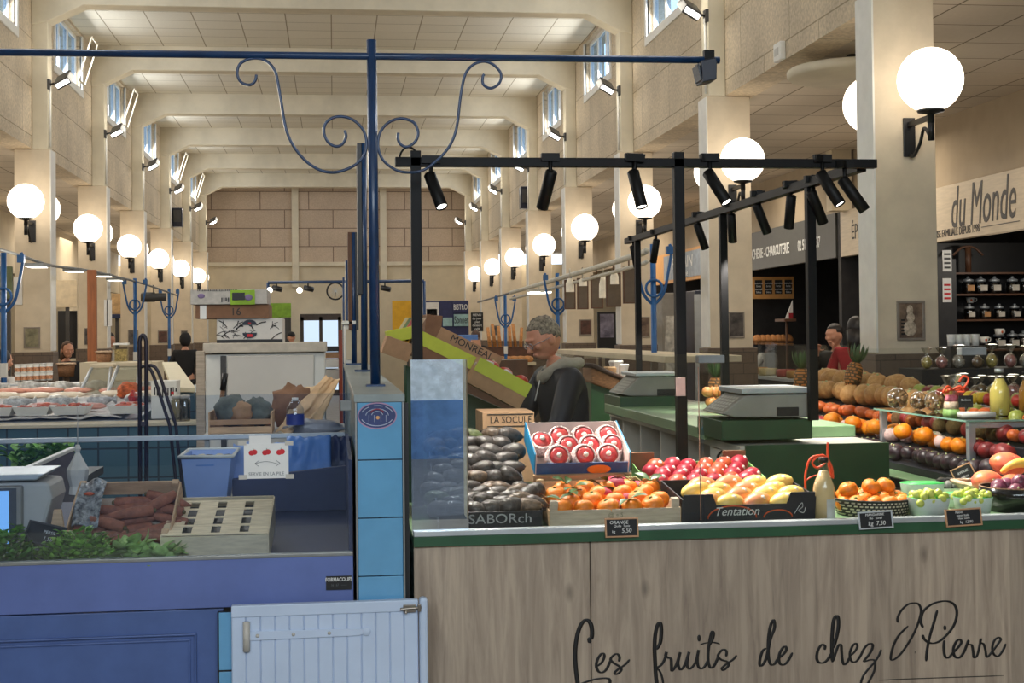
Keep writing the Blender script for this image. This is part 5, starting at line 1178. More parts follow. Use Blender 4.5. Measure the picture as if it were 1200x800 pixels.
# partition board with white edge, plus vegetable table behind it
dv = thing('divider_screen', 'grey board with white top edge behind the scale', 'board', (-1.2, 5.9, .8))
mb = MB(); mb.box(-1.21, -1.195, 5.0, 6.72, .6, 1.08); mb.build('board', mat('plum_grey_board', (84, 80, 92), .6, var=.1), dv); mb = MB(); mb.box(-1.214, -1.191, 4.98, 6.74, 1.08, 1.096); mb.build('edge_strip', m_white, dv, bevel=.002)
mb = MB(); mb.box(-1.212, -1.193, 5.1, 5.13, 0, .6); mb.box(-1.212, -1.193, 6.5, 6.53, 0, .6); mb.build('legs', m_darkgrey, dv)
# carrot crate
def M_at(px, py, Y, z, rz=0, tilt=0):
    p = atY(px, py, Y); return Matrix.Translation((p.x, Y, z)) @ Matrix.Rotation(R(rz), 4, 'Z') @ Matrix.Rotation(R(tilt), 4, 'X')
M = M_at(140, 622, 4.74, floor_z(4.72) + .05, -4, 36); w, d, h = .33, .26, .075
cc = thing('carrot_crate', 'pine crate of earthy carrots tilted in the blue trough', 'crate', M.translation)
mb = MB(); mb.box(-w / 2, w / 2, 0, d, 0, .005, M); mb.build('base', m_pine_g, cc)
for (q, nm) in (((-w / 2, w / 2, -.005, 0, .005, .03), 'front_slat'), ((-w / 2, w / 2, d, d + .006, .02, h), 'back_slat'), ((-w / 2 - .006, -w / 2, 0, d, .01, h), 'end_slat'), ((w / 2, w / 2 + .006, 0, d, .01, h), 'end_slat')):
    mb = MB(); mb.box(*q, M=M); mb.build(nm, m_pine, cc, bevel=.001)
for x in (-w / 2, w / 2 - .022):
    for y in (.0, d - .022): mb = MB(); mb.box(x, x + .022, y, y + .022, 0, h + .012, M); mb.build('corner_post', m_pine, cc, bevel=.002)
m_carrot = mat('sand_carrot', (172, 106, 80), .7, col2=(132, 78, 58), scale=30, bump=.3)
def make_carrot():
    t = thing('carrot', '', 'carrot'); mb = MB(); mb.tube([(-.075, 0, 0), (-.07, 0, 0), (-.03, .002, .002), (.02, 0, .001), (.06, -.003, 0), (.085, -.004, 0)], [.006, .017, .019, .016, .011, .003], 10); mb.build('root', m_carrot, t)
    mb = MB(); mb.lathe([(.008, 0), (.006, .008), (0, .01)], 8, M=Matrix.Translation((-.074, 0, 0)) @ Matrix.Rotation(R(-90), 4, 'Y')); mb.build('crown', mat('carrot_top', (104, 92, 54), .8), t); return Rep(t)
CR = make_carrot(); k = 0
for j in range(5):
    for i in range(3):
        if i == 0 and j > 3: continue
        loc = M @ Vector((-.07 + .1 * i + random.uniform(-.02, .02), .035 + .046 * j, .026 + random.uniform(0, .012))); e = (M.to_3x3() @ Euler((random.uniform(0, 6), random.uniform(-.1, .1), random.choice((0, PI)) + random.uniform(-.4, .4))).to_matrix()).to_euler()
        CR.put(loc, e, 'earthy carrot in the pine crate, %s row from front, %s' % (ORDN[j], ['left', 'middle', 'right'][i]), 1, 'carrots in the crate')
for i in range(3):
    loc = M @ Vector((-.06 + .08 * i, .08 + .04 * i, .062)); e = (M.to_3x3() @ Euler((1, 0, R(160 + 30 * i))).to_matrix()).to_euler(); CR.put(loc, e, 'earthy carrot lying on top of the crate, %s' % ['left', 'middle', 'right'][i], 1.05, 'carrots in the crate')
mb = MB(); mb.sheet(lambda u, v: M @ Vector((-w / 2 + .01 + .085 * u, .05 + .19 * v, .075 + .03 * v + .012 * math.sin(6 * u + 4 * v))), 6, 6, .0006)
t = tag(mb.build('printed_bag', mat('printed_film', (60, 64, 72), .3, col2=(180, 180, 176), scale=60)), 'crumpled grey printed bag at left end of the carrot crate', 'bag')
mb = MB(); mb.ball(M @ Vector((-w / 2 + .05, .17, .108)), (.018, .012, .006), 10, 6); mb.build('orange_print', mo, t)
# two pale stakes beside it
a = atY(60, 624, 4.68); b = atY(78, 590, 4.9); mb = MB(); mb.prism([(a.x - .016, a.z), (a.x + .03, a.z), (b.x + .012, b.z), (b.x - .012, b.z)], 'Y', 4.74, 4.755); tag(mb.build('wooden_wedge', m_pine, bevel=.002), 'pale wooden wedge left of the carrot crate', 'wood')
# lattice crate upside down
Ya, Yb = 4.68, 5.05; za = floor_z(Ya) + .02
p1, p2 = atY(190, 628, Ya), atY(314, 628, Ya)
lc = thing('lattice_crate', 'upturned woven chip wood crate right of the carrots', 'crate', ((p1.x + p2.x) / 2, Ya, za))
wL, dL, hL = p2.x - p1.x, .36, p1.z - za + .004
ML = Matrix.Translation(((p1.x + p2.x) / 2, Ya, za)) @ Matrix.Rotation(R(-1), 4, 'Z') @ Matrix.Rotation(R(13), 4, 'X')
m_chip = mat('chip_wood', (246, 224, 184), .7, var=.1, scale=6, stretch=(2, 10, 10))
for k in range(5):
    y = k * (dL - .05) / 4; mb = MB(); q_ = (wL - .09) / 4
    mb.box(-wL / 2, wL / 2, y, y + .016, hL, hL + .003, ML)
    if k < 4:
        for j in range(4): mb.box(-wL / 2 + j * (q_ + .03), -wL / 2 + j * (q_ + .03) + q_, y + .018, y + (dL - .05) / 4 - .002, hL, hL + .003, ML)
    mb.build('long_slat', m_chip, lc)
mb = MB(); mb.box(-wL / 2 + .004, wL / 2 - .004, .004, dL - .004, .0, hL - .03, ML); mb.build('inside_shade', m_black, lc)  # black block stands in for the shade under the slat holes
for (q, nm) in (((-wL / 2, wL / 2, -.004, 0, 0, hL - .002), 'front_slat'), ((-wL / 2, wL / 2, dL, dL + .004, 0, hL + .002), 'back_slat'), ((-wL / 2 - .004, -wL / 2, 0, dL, 0, hL), 'end_slat'), ((wL / 2, wL / 2 + .004, 0, dL, 0, hL), 'end_slat')):
    mb = MB(); mb.box(*q, M=ML); mb.build(nm, m_chip, lc)
# light blue tub, blue tarpaulin, crates behind
m_tub = mat('light_blue_plastic', (146, 172, 222), .4, var=.05, scale=3); m_tarp = mat('blue_tarpaulin', (92, 138, 206), .4, var=.12, scale=4)
q = [atY(x, y, 5.35) for x, y in ((222, 579), (262, 575), (272, 516), (211, 533))]; t = thing('plastic_tub', 'light blue plastic tub behind the lattice crate', 'tub', ((q[0].x + q[1].x) / 2, 5.5, q[0].z))
zb = floor_z(5.35) + .004; zr = 1.155
def taper(mb, x0, x1, y0, y1, z0, X0, X1, Y0_, Y1_, z1, th=.006):
    v = [(x0, y0, z0), (x1, y0, z0), (x1, y1, z0), (x0, y1, z0), (X0, Y0_, z1), (X1, Y0_, z1), (X1, Y1_, z1), (X0, Y1_, z1)]
    vi = [(x0 + th, y0 + th, z0 + th), (x1 - th, y0 + th, z0 + th), (x1 - th, y1 - th, z0 + th), (x0 + th, y1 - th, z0 + th), (X0 + th, Y0_ + th, z1), (X1 - th, Y0_ + th, z1), (X1 - th, Y1_ - th, z1), (X0 + th, Y1_ - th, z1)]
    f = [(0, 3, 2, 1), (0, 1, 5, 4), (1, 2, 6, 5), (2, 3, 7, 6), (3, 0, 4, 7)]; g = [tuple(i + 8 for i in k[::-1]) for k in f]
    r = [(4, 5, 13, 12), (5, 6, 14, 13), (6, 7, 15, 14), (7, 4, 12, 15)]
    return mb.add(v + vi, f + g + r)
mb = MB(); taper(mb, q[0].x, q[1].x, 5.36, 5.6, zb, q[3].x + .005, q[2].x, 5.32, 5.66, zr); mb.build('body', m_tub, t, bevel=.004)
mb = MB(); mb.tube([(q[3].x, 5.315, zr), (q[2].x + .004, 5.315, zr), (q[2].x + .004, 5.665, zr), (q[3].x, 5.665, zr)], .007, 8, closed=True); mb.build('rim', mat('pale_rim', (220, 222, 214), .4), t)
mb = MB(); mb.box((q[3].x + q[2].x) / 2 - .035, (q[3].x + q[2].x) / 2 + .03, 5.325, 5.335, zr - .035, zr - .02); mb.build('grip', m_tarp, t)
for k in range(5):
    mb = MB(); mb.ball((q[3].x + .04 + .032 * k, 5.4 + .03 * (k % 2), zr - .012), (.022, .03, .014), 10, 6, fn=lambda d: 1 + .3 * noise.noise(d * 2 + Vector((k, 0, 0)))); tag(mb.build('mushroom', mat('cream_mushroom' if k % 2 else 'dark_mushroom', (216, 206, 182) if k % 2 else (66, 66, 62), .7, bump=.3)), '%s mushroom in the light blue tub, %s from the left' % ('pale' if k % 2 else 'dark', ORDN[k]), 'mushroom', 'mushrooms in the tub')
def cloth(name, label, px0, px1, pt_, pb_, Y, dep, m_, seed, amp=.018):
    a = atY(px0, pb_, Y); b = atY(px1, pt_, Y); mb = MB()
    mb.sheet(lambda u, v: (a.x + (b.x - a.x) * u, Y + dep * v + amp * noise.noise(Vector((u * 5, v * 4, seed))), a.z + (b.z - a.z) * v + amp * noise.noise(Vector((u * 6, v * 3, seed + 9)))), 20, 12, .003)
    return tag(mb.build(name, m_), label, 'cloth')
cloth('tarpaulin', 'folded blue tarpaulin hanging under the shelf, right of the apple card', 335, 388, 513, 582, 5.5, .12, m_tarp, 3)
cloth('tarpaulin', 'pale blue plastic sheet behind the apple card', 272, 345, 520, 578, 5.6, .1, m_tub, 5)
cloth('tarpaulin', 'dark navy sheet hanging by the partition', 380, 412, 512, 590, 5.62, .06, m_navy, 8)
mb = MB(); a = atY(272, 577, 5.45); b = atY(412, 545, 5.45); mb.prism([(a.x, floor_z(5.45) + .003), (b.x, floor_z(5.45) + .003), (b.x, b.z), (a.x, a.z + .05)], 'Y', 5.46, 5.49); tag(mb.build('navy_tarpaulin', m_navy, bevel=.002), 'navy panel leaning under the blue tarpaulins', 'panel')
# hung plastic bag
p = atY(91, 530, 5.62); bg_ = thing('plastic_bag', 'small white plastic bag hanging by the divider board', 'bag', (p.x, 5.62, p.z - .13))
mb = MB(); mb.lathe([(.008, .06), (.013, .045), (.008, .03), (.018, .01), (.042, -.035), (.04, -.06), (.03, -.1), (.034, -.13), (0, -.13)], 9, (p.x, 5.62, p.z - .03), smooth=False); mb.build('body', mat('white_film', (216, 214, 206), .3, var=.08), bg_)
mb = MB(); mb.tube([(p.x, 5.62, p.z + .02), (p.x - .003, 5.64, p.z + .18)], .002, 5); mb.build('string', m_lgrey, bg_)
# greens along the front edge
m_pars = mat('parsley_leaf', (142, 192, 76), .5, var=.3, scale=60); m_lett = mat('lettuce_leaf', (176, 212, 122), .5, var=.15, scale=30); m_dkleaf = mat('dark_leaf', (108, 160, 72), .55, var=.25, scale=40)
def greens(name, label, cat, px, py, Y, w, h, n, m_, leaf, seed, d=.08, spread=1.0):
    rnd = random.Random(seed); c = atY(px, py, Y); z0 = floor_z(Y) + .004; t = thing(name, label, cat, (c.x, Y, z0))
    mb = MB(); top = c.z + h / 2
    for i in range(n):
        a = rnd.uniform(0, TAU); e = rnd.uniform(.1, 1.0); rr = math.sqrt(rnd.random())
        q = Vector((c.x + w / 2 * rr * math.cos(a), Y + d * rr * math.sin(a), z0 + (top - z0) * (rnd.uniform(.35, 1) * (1 - .45 * rr * rr))))
        v = Vector((math.cos(a) * .8, math.sin(a) * .8 - .3, rnd.uniform(.1, .9))).normalized() * leaf * rnd.uniform(.7, 1.3) * spread
        leafmesh(mb, q - v * .4, q + v * .6, leaf * .42, curl=rnd.uniform(-.3, .35), n=4)
    mb.build('leaf', m_, t); s = MB()
    for i in range(9): a = i * .7; s.tube([(c.x + .01 * math.cos(a), Y + .01 * math.sin(a), z0), (c.x + w * .3 * math.cos(a), Y + d * .5 * math.sin(a), z0 + (top - z0) * .6)], .003, 5)
    s.build('stalk', m_stem, t); return t
greens('parsley_bunch', 'dark curly parsley at the left edge below the scale', 'parsley', 4, 644, 4.64, .18, .1, 240, m_dkleaf, .032, 1)
greens('parsley_bunch', 'bright green parsley left of the small black slate', 'parsley', 14, 622, 4.7, .12, .08, 150, m_pars, .028, 2)
greens('parsley_bunch', 'bushy curly parsley in the middle of trough front', 'parsley', 92, 638, 4.64, .27, .11, 460, m_pars, .03, 3)
greens('lettuce', 'pale lettuce at the trough front, left of the pair', 'lettuce', 152, 641, 4.63, .15, .08, 90, m_lett, .06, 4)
greens('lettuce', 'pale lettuce below the lattice crate, right of the pair', 'lettuce', 186, 645, 4.62, .15, .06, 90, m_lett, .055, 5)
t = slate('dark slate stuck among the parsley', 30, 76, 612, 640, [('PERSIL', .2, .1, .1), ('1,50', .26, .1, -.2)], m_darkgrey, Y=4.71, ry=14, tilt=-30)
# vegetable table behind the divider
vt = thing('vegetable_table', 'low dark table of potatoes and greens behind the divider board', 'table', (-1.9, 7.2, 0))
mb = MB(); mb.box(-2.7, -1.25, 6.4, 7.9, .86, .9); mb.build('table_top', m_black, vt)
for x in (-2.65, -1.3):
    for y in (6.45, 7.8): mb = MB(); mb.box(x - .02, x + .02, y - .02, y + .02, 0, .86); mb.build('leg', m_black, vt)
for k in range(8):
    p = atY(2 + (k % 4) * 7, 528 + (k // 4) * 7, 6.6); mb = MB(); mb.ball((p.x, 6.6 + .03 * (k % 2), .94 + .04 * (1 - k // 4)), (.045, .035, .034), 12, 8, fn=lambda d: 1 + .12 * noise.noise(d * 2 + Vector((k, 2, 0)))); tag(mb.build('potato', mat('potato_skin', (150, 108, 64), .8, var=.2, scale=40, bump=.3)), 'potato behind the divider board, %s row, %s from left' % (['upper', 'lower'][k // 4], ORDN[k % 4]), 'potato', 'potatoes on the table')
for k, (px, py) in enumerate(((40, 532), (62, 527))):
    c = atY(px, py, 7.0); t = thing('leafy_greens', 'dark leafy greens behind divider board, %s bunch' % ['left', 'right'][k], 'greens', (c.x, 7.0, .9)); rnd = random.Random(k); mb = MB()
    for i in range(150):
        a = rnd.uniform(0, TAU); q_ = Vector((c.x + rnd.uniform(-.12, .1), 7.0 + rnd.uniform(-.08, .08), .92 + rnd.uniform(0, .16))); v = Vector((math.cos(a), math.sin(a), rnd.uniform(.1, 1))).normalized() * .06; leafmesh(mb, q_, q_ + v, .018)
    mb.build('leaf', m_dkleaf, t); s = MB(); s.tube([(c.x, 7, .9), (c.x, 7, 1.0)], .012, 6); s.build('stalk', m_stem, t)
# hand truck
m_truck = mat('plum_black_steel', (52, 46, 58), .4, .3, var=.15); Y = 6.5
ht = thing('hand_truck', 'dark tubular hand truck standing behind the blue trough', 'hand truck', (atY(167, 577, Y).x, Y, 0))
mb = MB(); L = [atY(x, y, Y) for x, y in ((164, 600), (163.5, 400), (165.5, 393.5), (169, 393.5), (171.5, 400), (171, 600))]; L[0].z = .14; L[-1].z = .14
mb.tube([L[0]] + smooth_path(L[1:5], 4) + [L[-1]], .0095, 10); mb.build('frame', m_truck, ht)
for dx, dy in ((0, 0), (7, -1)):
    mb = MB(); mb.tube(smooth_path([atY(x + dx, y + dy, Y + .02) for x, y in ((163, 431), (170, 429), (177, 434), (184, 452), (199, 499))], 4) + [Vector((atY(214 + dx, 540, Y).x, Y + .05, .6)), Vector((atY(222 + dx, 560, Y).x, Y + .05, .15))], .0075, 8); mb.build('stair_slide', m_truck, ht)
for z in (.35, .8, 1.2): mb = MB(); mb.box(L[0].x, L[-1].x, Y - .008, Y + .008, z, z + .02); mb.build('crossbar', m_truck, ht)
mb = MB(); mb.box(L[0].x - .1, L[-1].x + .1, Y - .25, Y - .01, .02, .03); mb.build('toe_plate', m_truck, ht)
for s in (L[0].x - .09, L[-1].x + .05):
    mb = MB(); mb.lathe([(.02, 0), (.11, 0), (.13, .01), (.13, .03), (.11, .04), (.02, .04)], 24, M=Matrix.Translation((s, Y + .08, .13)) @ Matrix.Rotation(R(90), 4, 'Y')); mb.build('wheel', m_black, ht)
# goods on the raised shelf
m_sack = mat('grey_green_sack', (106, 112, 104), .8, var=.2, scale=12, bump=.4); SZ = 1.2
def blob(name, label, cat, px0, px1, pt_, pb_, Y, m_, seed, amp=.35, dz=.16):
    a = atY(px0, pb_, Y); b = atY(px1, pt_, Y); mb = MB(); zc = (a.z + b.z) / 2
    mb.ball(((a.x + b.x) / 2, Y, zc), ((b.x - a.x) / 2, dz, (b.z - a.z) / 2), 20, 14, fn=lambda d: 1 + amp * noise.noise(d * 2.1 + Vector((seed, 0, 0))) + amp * .4 * noise.noise(d * 6 + Vector((seed, 3, 0))))
    return tag(mb.build(name, m_), label, cat)
wc = thing('wooden_crate', 'slatted crate stuffed with sacking on the raised shelf', 'crate', (atY(285, 508, 5.95).x, 5.95, SZ))
a = atY(246, 507, 5.85); b = atY(317, 486, 5.85)
for (q_, nm, mm) in (((a.x, b.x, 5.84, 5.846, SZ + .004, SZ + .03), 'front_slat', m_pine), ((a.x, b.x, 5.84, 5.846, SZ + .038, SZ + .06), 'front_slat', m_card), ((a.x, b.x, 6.1, 6.106, SZ, SZ + .08), 'back_slat', m_pine), ((a.x - .006, a.x, 5.84, 6.1, SZ, SZ + .09), 'end_slat', m_pine), ((b.x, b.x + .006, 5.84, 6.1, SZ, SZ + .085), 'end_slat', m_pine), ((a.x, b.x, 5.846, 6.1, SZ, SZ + .006), 'base', m_pine_g)):
    mb = MB(); mb.box(*q_); mb.build(nm, mm, wc, bevel=.001)
blob('sack', 'grey green sack bulging from the shelf crate, left', 'sack', 252, 292, 462, 500, 5.98, m_sack, 1, .2, .09)
blob('sack', 'grey sack with pointed top in the shelf crate, right', 'sack', 284, 318, 466, 500, 6.0, m_sack, 4, .3, .08)
blob('paper_wad', 'brown paper wad between the two sacks', 'paper', 270, 296, 470, 496, 5.92, m_card, 6, .2, .05)
# knife standing with a black handle
a = atY(259, 472, 6.1); b = atY(264, 437, 6.1); k_ = thing('brush_handle', 'wooden tool with black grip standing in the sacks', 'tool', a)
mb = MB(); mb.tube([a + (a - b) * .6, a + (b - a) * .45], .009, 8); mb.build('shaft', m_card_d, k_); mb = MB(); mb.tube([a + (b - a) * .42, b], .0125, 10); mb.build('grip', m_black, k_)
# crumpled kraft sheets
def kraft(label, pts, Y, dep, m_, seed):
    P = [atY(x, y, Y + dy) for x, y, dy in pts]
    mb = MB(); mb.sheet(lambda u, v: (P[0] * (1 - u) + P[1] * u) * (1 - v) + (P[3] * (1 - u) + P[2] * u) * v + Vector((0, 1, .35)) * .035 * noise.noise(Vector((u * 4, v * 5, seed))) + Vector((0, 1, .2)) * .02 * math.sin(9 * u + 2 * v), 18, 14, .002)
    return tag(mb.build('kraft_sheet', m_), label, 'packing paper')
m_kraft = mat('kraft_paper', (212, 176, 134), .8, var=.14, scale=8, bump=.3)
kraft('large crumpled kraft sheet leaning on the shelf by the partition', [(322, 506, .0), (352, 506, 0), (397, 446, .25), (382, 440, .3)], 5.82, 0, m_kraft, 1)
kraft('kraft sheet folded behind the water bottle', [(330, 500, .1), (372, 504, .1), (398, 442, .35), (350, 455, .35)], 5.9, 0, mat('pale_kraft', (224, 194, 152), .8, var=.12, scale=8, bump=.3), 5)
blob('carton_scraps', 'heap of torn brown carton behind the kraft sheet', 'carton', 318, 372, 452, 500, 6.2, m_card_d, 9, .4, .08)
blob('grey_bag', 'grey plastic bag lying under the kraft sheet', 'bag', 334, 402, 491, 511, 5.86, mat('grey_film', (150, 150, 156), .35, var=.15), 12, .3, .05)
p = atY(346, 495, 5.8); t = thing('water_bottle', 'clear water bottle with blue label on the raised shelf', 'bottle', (p.x, 5.8, SZ + .02)); pr = [(0, 0), (.034, 0), (.036, .01), (.036, .06), (.034, .065), (.036, .075), (.02, .105), (.012, .112), (0, .112)]
mb = MB(); mb.lathe(pr, 18, (p.x, 5.8, SZ + .025)); mb.build('body', glass_mat('pet_plastic', (236, 240, 244), 1.4, .05), t); mb = MB(); mb.lathe([(.0368, .012), (.0368, .055)], 18, (p.x, 5.8, SZ + .025), cap=False); mb.build('paper_label', mat('blue_label', (44, 60, 140), .5), t, label='dark blue label'); mb = MB(); mb.lathe([(.013, .108), (.013, .122), (0, .122)], 12, (p.x, 5.8, SZ + .025)); mb.build('cap', m_white, t)
# white cabinet with cartons on top
a = atY(240, 402, 8.0); b = atY(368, 402, 8.0); fr_ = thing('cold_cabinet', 'white cold cabinet topped with printed cartons', 'cabinet', ((a.x + b.x) / 2, 8.3, 0))
mb = MB(); mb.box(a.x, b.x + .06, 8.02, 8.6, .05, 1.5); mb.build('body', m_white, fr_, bevel=.01)
mb = MB(); mb.box(a.x + .12, b.x, 7.995, 8.018, .08, 1.49); mb.build('door', mat('pearl_panel', (214, 208, 198), .25, var=.04, scale=2, coat=.3), fr_, bevel=.006)
mb = MB(); mb.box(a.x - .01, b.x + .07, 7.98, 8.6, 1.505, 1.562); mb.build('top', mat('beige_panel', (200, 188, 170), .5), fr_, bevel=.006)
mb = MB(); mb.box(a.x + .085, a.x + .115, 8.0, 8.018, .08, 1.49); mb.build('door_gap', m_darkgrey, fr_)
mb = MB(); mb.box(a.x + .02, b.x, 8.04, 8.58, 0, .05); mb.build('plinth', m_darkgrey, fr_)
c = atY(235, 460, 7.5); mb = MB(); mb.box(c.x - .022, c.x + .022, 7.5, 7.53, 0, atY(235, 411, 7.5).z); tag(mb.build('timber_batten', m_pine_g, bevel=.003), 'pale timber batten standing left of white cabinet', 'batten')
def carton(label, px0, px1, pt_, pb_, Y, d, mm, zb, rz=0):
    a = atY(px0, pb_, Y); b = atY(px1, pt_, Y); t = thing('carton_box', label, 'carton', ((a.x + b.x) / 2, Y + d / 2, zb)); h = b.z - a.z
    mb = MB(); mb.box(a.x, b.x, Y, Y + d, zb, zb + h); mb.build('body', mm, t, bevel=.003); return t, a, b, zb + h
Z = 1.562
t, a, b, zt_ = carton('white carton with black scribble print and red logo on cabinet top', 254, 331, 367, 396, 8.06, .4, mat('white_print_card', (214, 210, 204), .6, var=.05), Z)
rnd = random.Random(4); mb = MB()
for i in range(34):
    q_ = Vector((rnd.uniform(a.x + .02, b.x - .02), 8.058, rnd.uniform(Z + .03, zt_ - .02))); v = Vector((rnd.uniform(-.03, .03), 0, rnd.uniform(-.02, .02))); mb.tube(smooth_path([q_ - v, q_ + Vector((0, 0, .006)), q_ + v], 3), rnd.uniform(.0015, .004), 4, flat=(1, .15, 1))
mb.box(a.x, b.x, 8.055, 8.06, Z, Z + .018); mb.build('printed_marks', m_ink, t)
cx_ = (a.x + b.x) / 2
for s, z in ((1, Z + .1), (-1, Z + .055)):
    mb = MB(); mb.prism([(cx_ + .04 * math.cos(R(q_)), z + s * .03 * math.sin(R(q_))) for q_ in range(0, 181, 20)], 'Y', 8.054, 8.06); mb.build('printed_logo', mat('logo_navy', (36, 46, 62), .6), t)
for w_, z0, z1 in ((.015, .033, .048), (.008, .108, .113)): mb = MB(); mb.box(cx_ - w_, cx_ + w_, 8.052, 8.056, Z + z0, Z + z1); mb.build('red_mark', m_apr, t)
t, a, b, zt2 = carton('plain brown carton marked 16 in middle of the cabinet stack', 229, 315, 351, 368, 8.04, .42, m_card_d, zt_ + .001)
text('lettering', '16', .06, Matrix.Translation(((a.x + b.x) / 2 + .02, 8.038, zt2 - .042)) @ Matrix.Rotation(R(90), 4, 'X'), m_ink, t, .0004)
mb = MB(); mb.box(a.x + .025, a.x + .06, 8.036, 8.04, zt2 - .08, zt2 - .004); mb.build('paper_sticker', m_paper, t)
t, a, b, zt3 = carton('flat grey carton with green panel on top of cabinet stack', 223, 313, 333, 351, 8.02, .42, mat('grey_print_card', (186, 180, 172), .6, var=.08, scale=30), zt2 + .001)
gx0 = a.x + (b.x - a.x) * .52; gx1 = a.x + (b.x - a.x) * .84; mb = MB(); mb.box(gx0, gx1, 8.016, 8.02, zt3 - .085, zt3 - .003); mb.build('green_panel', mat('leaf_green_print', (140, 180, 36), .6), t)
mb = MB(); mb.box(gx0 + .01, gx0 + .08, 8.013, 8.017, zt3 - .06, zt3 - .018); mb.build('dark_panel', m_ink, t); mb = MB(); mb.ball((gx1 - .035, 8.014, zt3 - .045), (.022, .002, .018), 12, 8); mb.ball((a.x + .06, 8.018, zt3 - .035), (.02, .002, .014), 10, 6); mb.build('violet_print', mat('violet_print', (130, 110, 150), .6), t)
mb = MB()
for i in range(26): x = a.x + .04 + i * .0085; mb.box(x, x + .004, 8.017, 8.02, zt3 - .008, zt3)
for i in range(9): mb.box(a.x + .17 + .012 * i, a.x + .176 + .012 * i, 8.017, 8.02, zt3 - .07 + .003 * (i % 3), zt3 - .045)
mb.build('printed_marks', m_ink, t)
# rack of trays beyond
rk = thing('tray_rack', 'small rack with red post and stacked trays beyond the white cabinet', 'rack', (atY(388, 440, 10).x, 10.2, 0))
for i, (y0, y1, mm, xa, xb) in enumerate(((406, 412, m_black, 374, 399), (413, 420, m_card, 372, 399), (421, 431, m_white, 374, 397), (433, 446, m_lgrey, 372, 398))):
    a = atY(xa, y1, 10); b = atY(xb, y0, 10); mb = MB(); mb.box(a.x, b.x, 10.05, 10.45, a.z, b.z); mb.build('tray', mm, rk, bevel=.004)
a = atY(399.5, 440, 10); b = atY(399.5, 386, 10); mb = MB(); mb.box(a.x - .012, a.x + .012, 10.0, 10.03, 0, b.z); mb.build('post', mat('rust_red_paint', (150, 62, 40), .5), rk)
a = atY(373, 440, 10); mb = MB(); mb.box(a.x - .012, a.x + .012, 10.42, 10.46, 0, atY(373, 404, 10).z); mb.build('post', m_black, rk)
# ================================================================ people
def skin_mesh(name, joints, bones, m, parent, sub=2, extra=None, voxel=0):
    """one continuous surface grown around a skeleton: joints = {key: (pos, radius)}"""
    keys = list(joints); idx = {k: i for i, k in enumerate(keys)}
    me = bpy.data.meshes.new(name + '_t'); me.from_pydata([joints[k][0] for k in keys], [(idx[a], idx[b]) for a, b in bones], [])
    o = bpy.data.objects.new(name + '_t', me); C.objects.link(o)
    o.modifiers.new('s', 'SKIN'); s2 = o.modifiers.new('d', 'SUBSURF'); s2.levels = sub; s2.render_levels = sub
    sv = me.skin_vertices[0].data
    for i, k in enumerate(keys):
        r = joints[k][1]; r = r if isinstance(r, tuple) else (r, r)
        sv[i].radius = r; sv[i].use_root = (i == 0)
    bpy.context.view_layer.update()
    me2 = bpy.data.meshes.new_from_object(o.evaluated_get(bpy.context.evaluated_depsgraph_get()))
    bpy.data.objects.remove(o)
    mb = MB(); mb.add([v.co for v in me2.vertices], [tuple(p.vertices) for p in me2.polygons], 0, True); bpy.data.meshes.remove(me2)
    if extra: extra(mb)
    ob = mb.build(name, m, parent)
    if voxel:
        r = ob.modifiers.new('weld', 'REMESH'); r.mode = 'VOXEL'; r.voxel_size = voxel; r.use_smooth_shade = True
        s = ob.modifiers.new('soft', 'SMOOTH'); s.iterations = 3; s.factor = .4
    return ob
def head_fn(mb, c, face, tilt, s=1.0):
    """a head with brow, nose, lips, chin and ears; face = heading angle, tilt = chin down"""
    M = Matrix.Translation(c) @ Matrix.Rotation(face, 4, 'Z') @ Matrix.Rotation(tilt, 4, 'X') @ Matrix.Scale(s, 4)   # local -Y is forward
    def f(d):
        k = 1 + .05 * max(0, d.y) * (1 - abs(d.z))
        if d.y < 0: k -= .06 * max(0, -d.z) * (1 - abs(d.x)) * .5
        k -= .16 * max(0, -d.z) * abs(d.x)
        e = math.exp(-((abs(d.x) - .34) ** 2 + (d.z - .06) ** 2) / .02) if d.y < 0 else 0
        return k - .06 * e
    mb.ball((0, 0, 0), (.076, .098, .115), 24, 18, M, fn=f)
    mb.ball((0, -.035, -.075), (.042, .05, .038), 14, 10, M)           # jaw and chin
    mb.ball((0, -.1, -.018), (.012, .02, .026), 10, 8, M); mb.ball((0, -.114, -.03), (.015, .013, .012), 10, 8, M)   # nose
    mb.ball((0, -.086, -.062), (.024, .012, .006), 12, 6, M); mb.ball((0, -.084, -.072), (.021, .012, .007), 12, 6, M)   # lips
    mb.ball((0, -.082, .03), (.05, .02, .012), 14, 6, M)               # brow
    for sg in (-1, 1): mb.ball((sg * .078, .008, -.01), (.012, .022, .034), 10, 8, M); mb.ball((sg * .042, -.07, -.02), (.022, .02, .02), 10, 8, M)
    return M
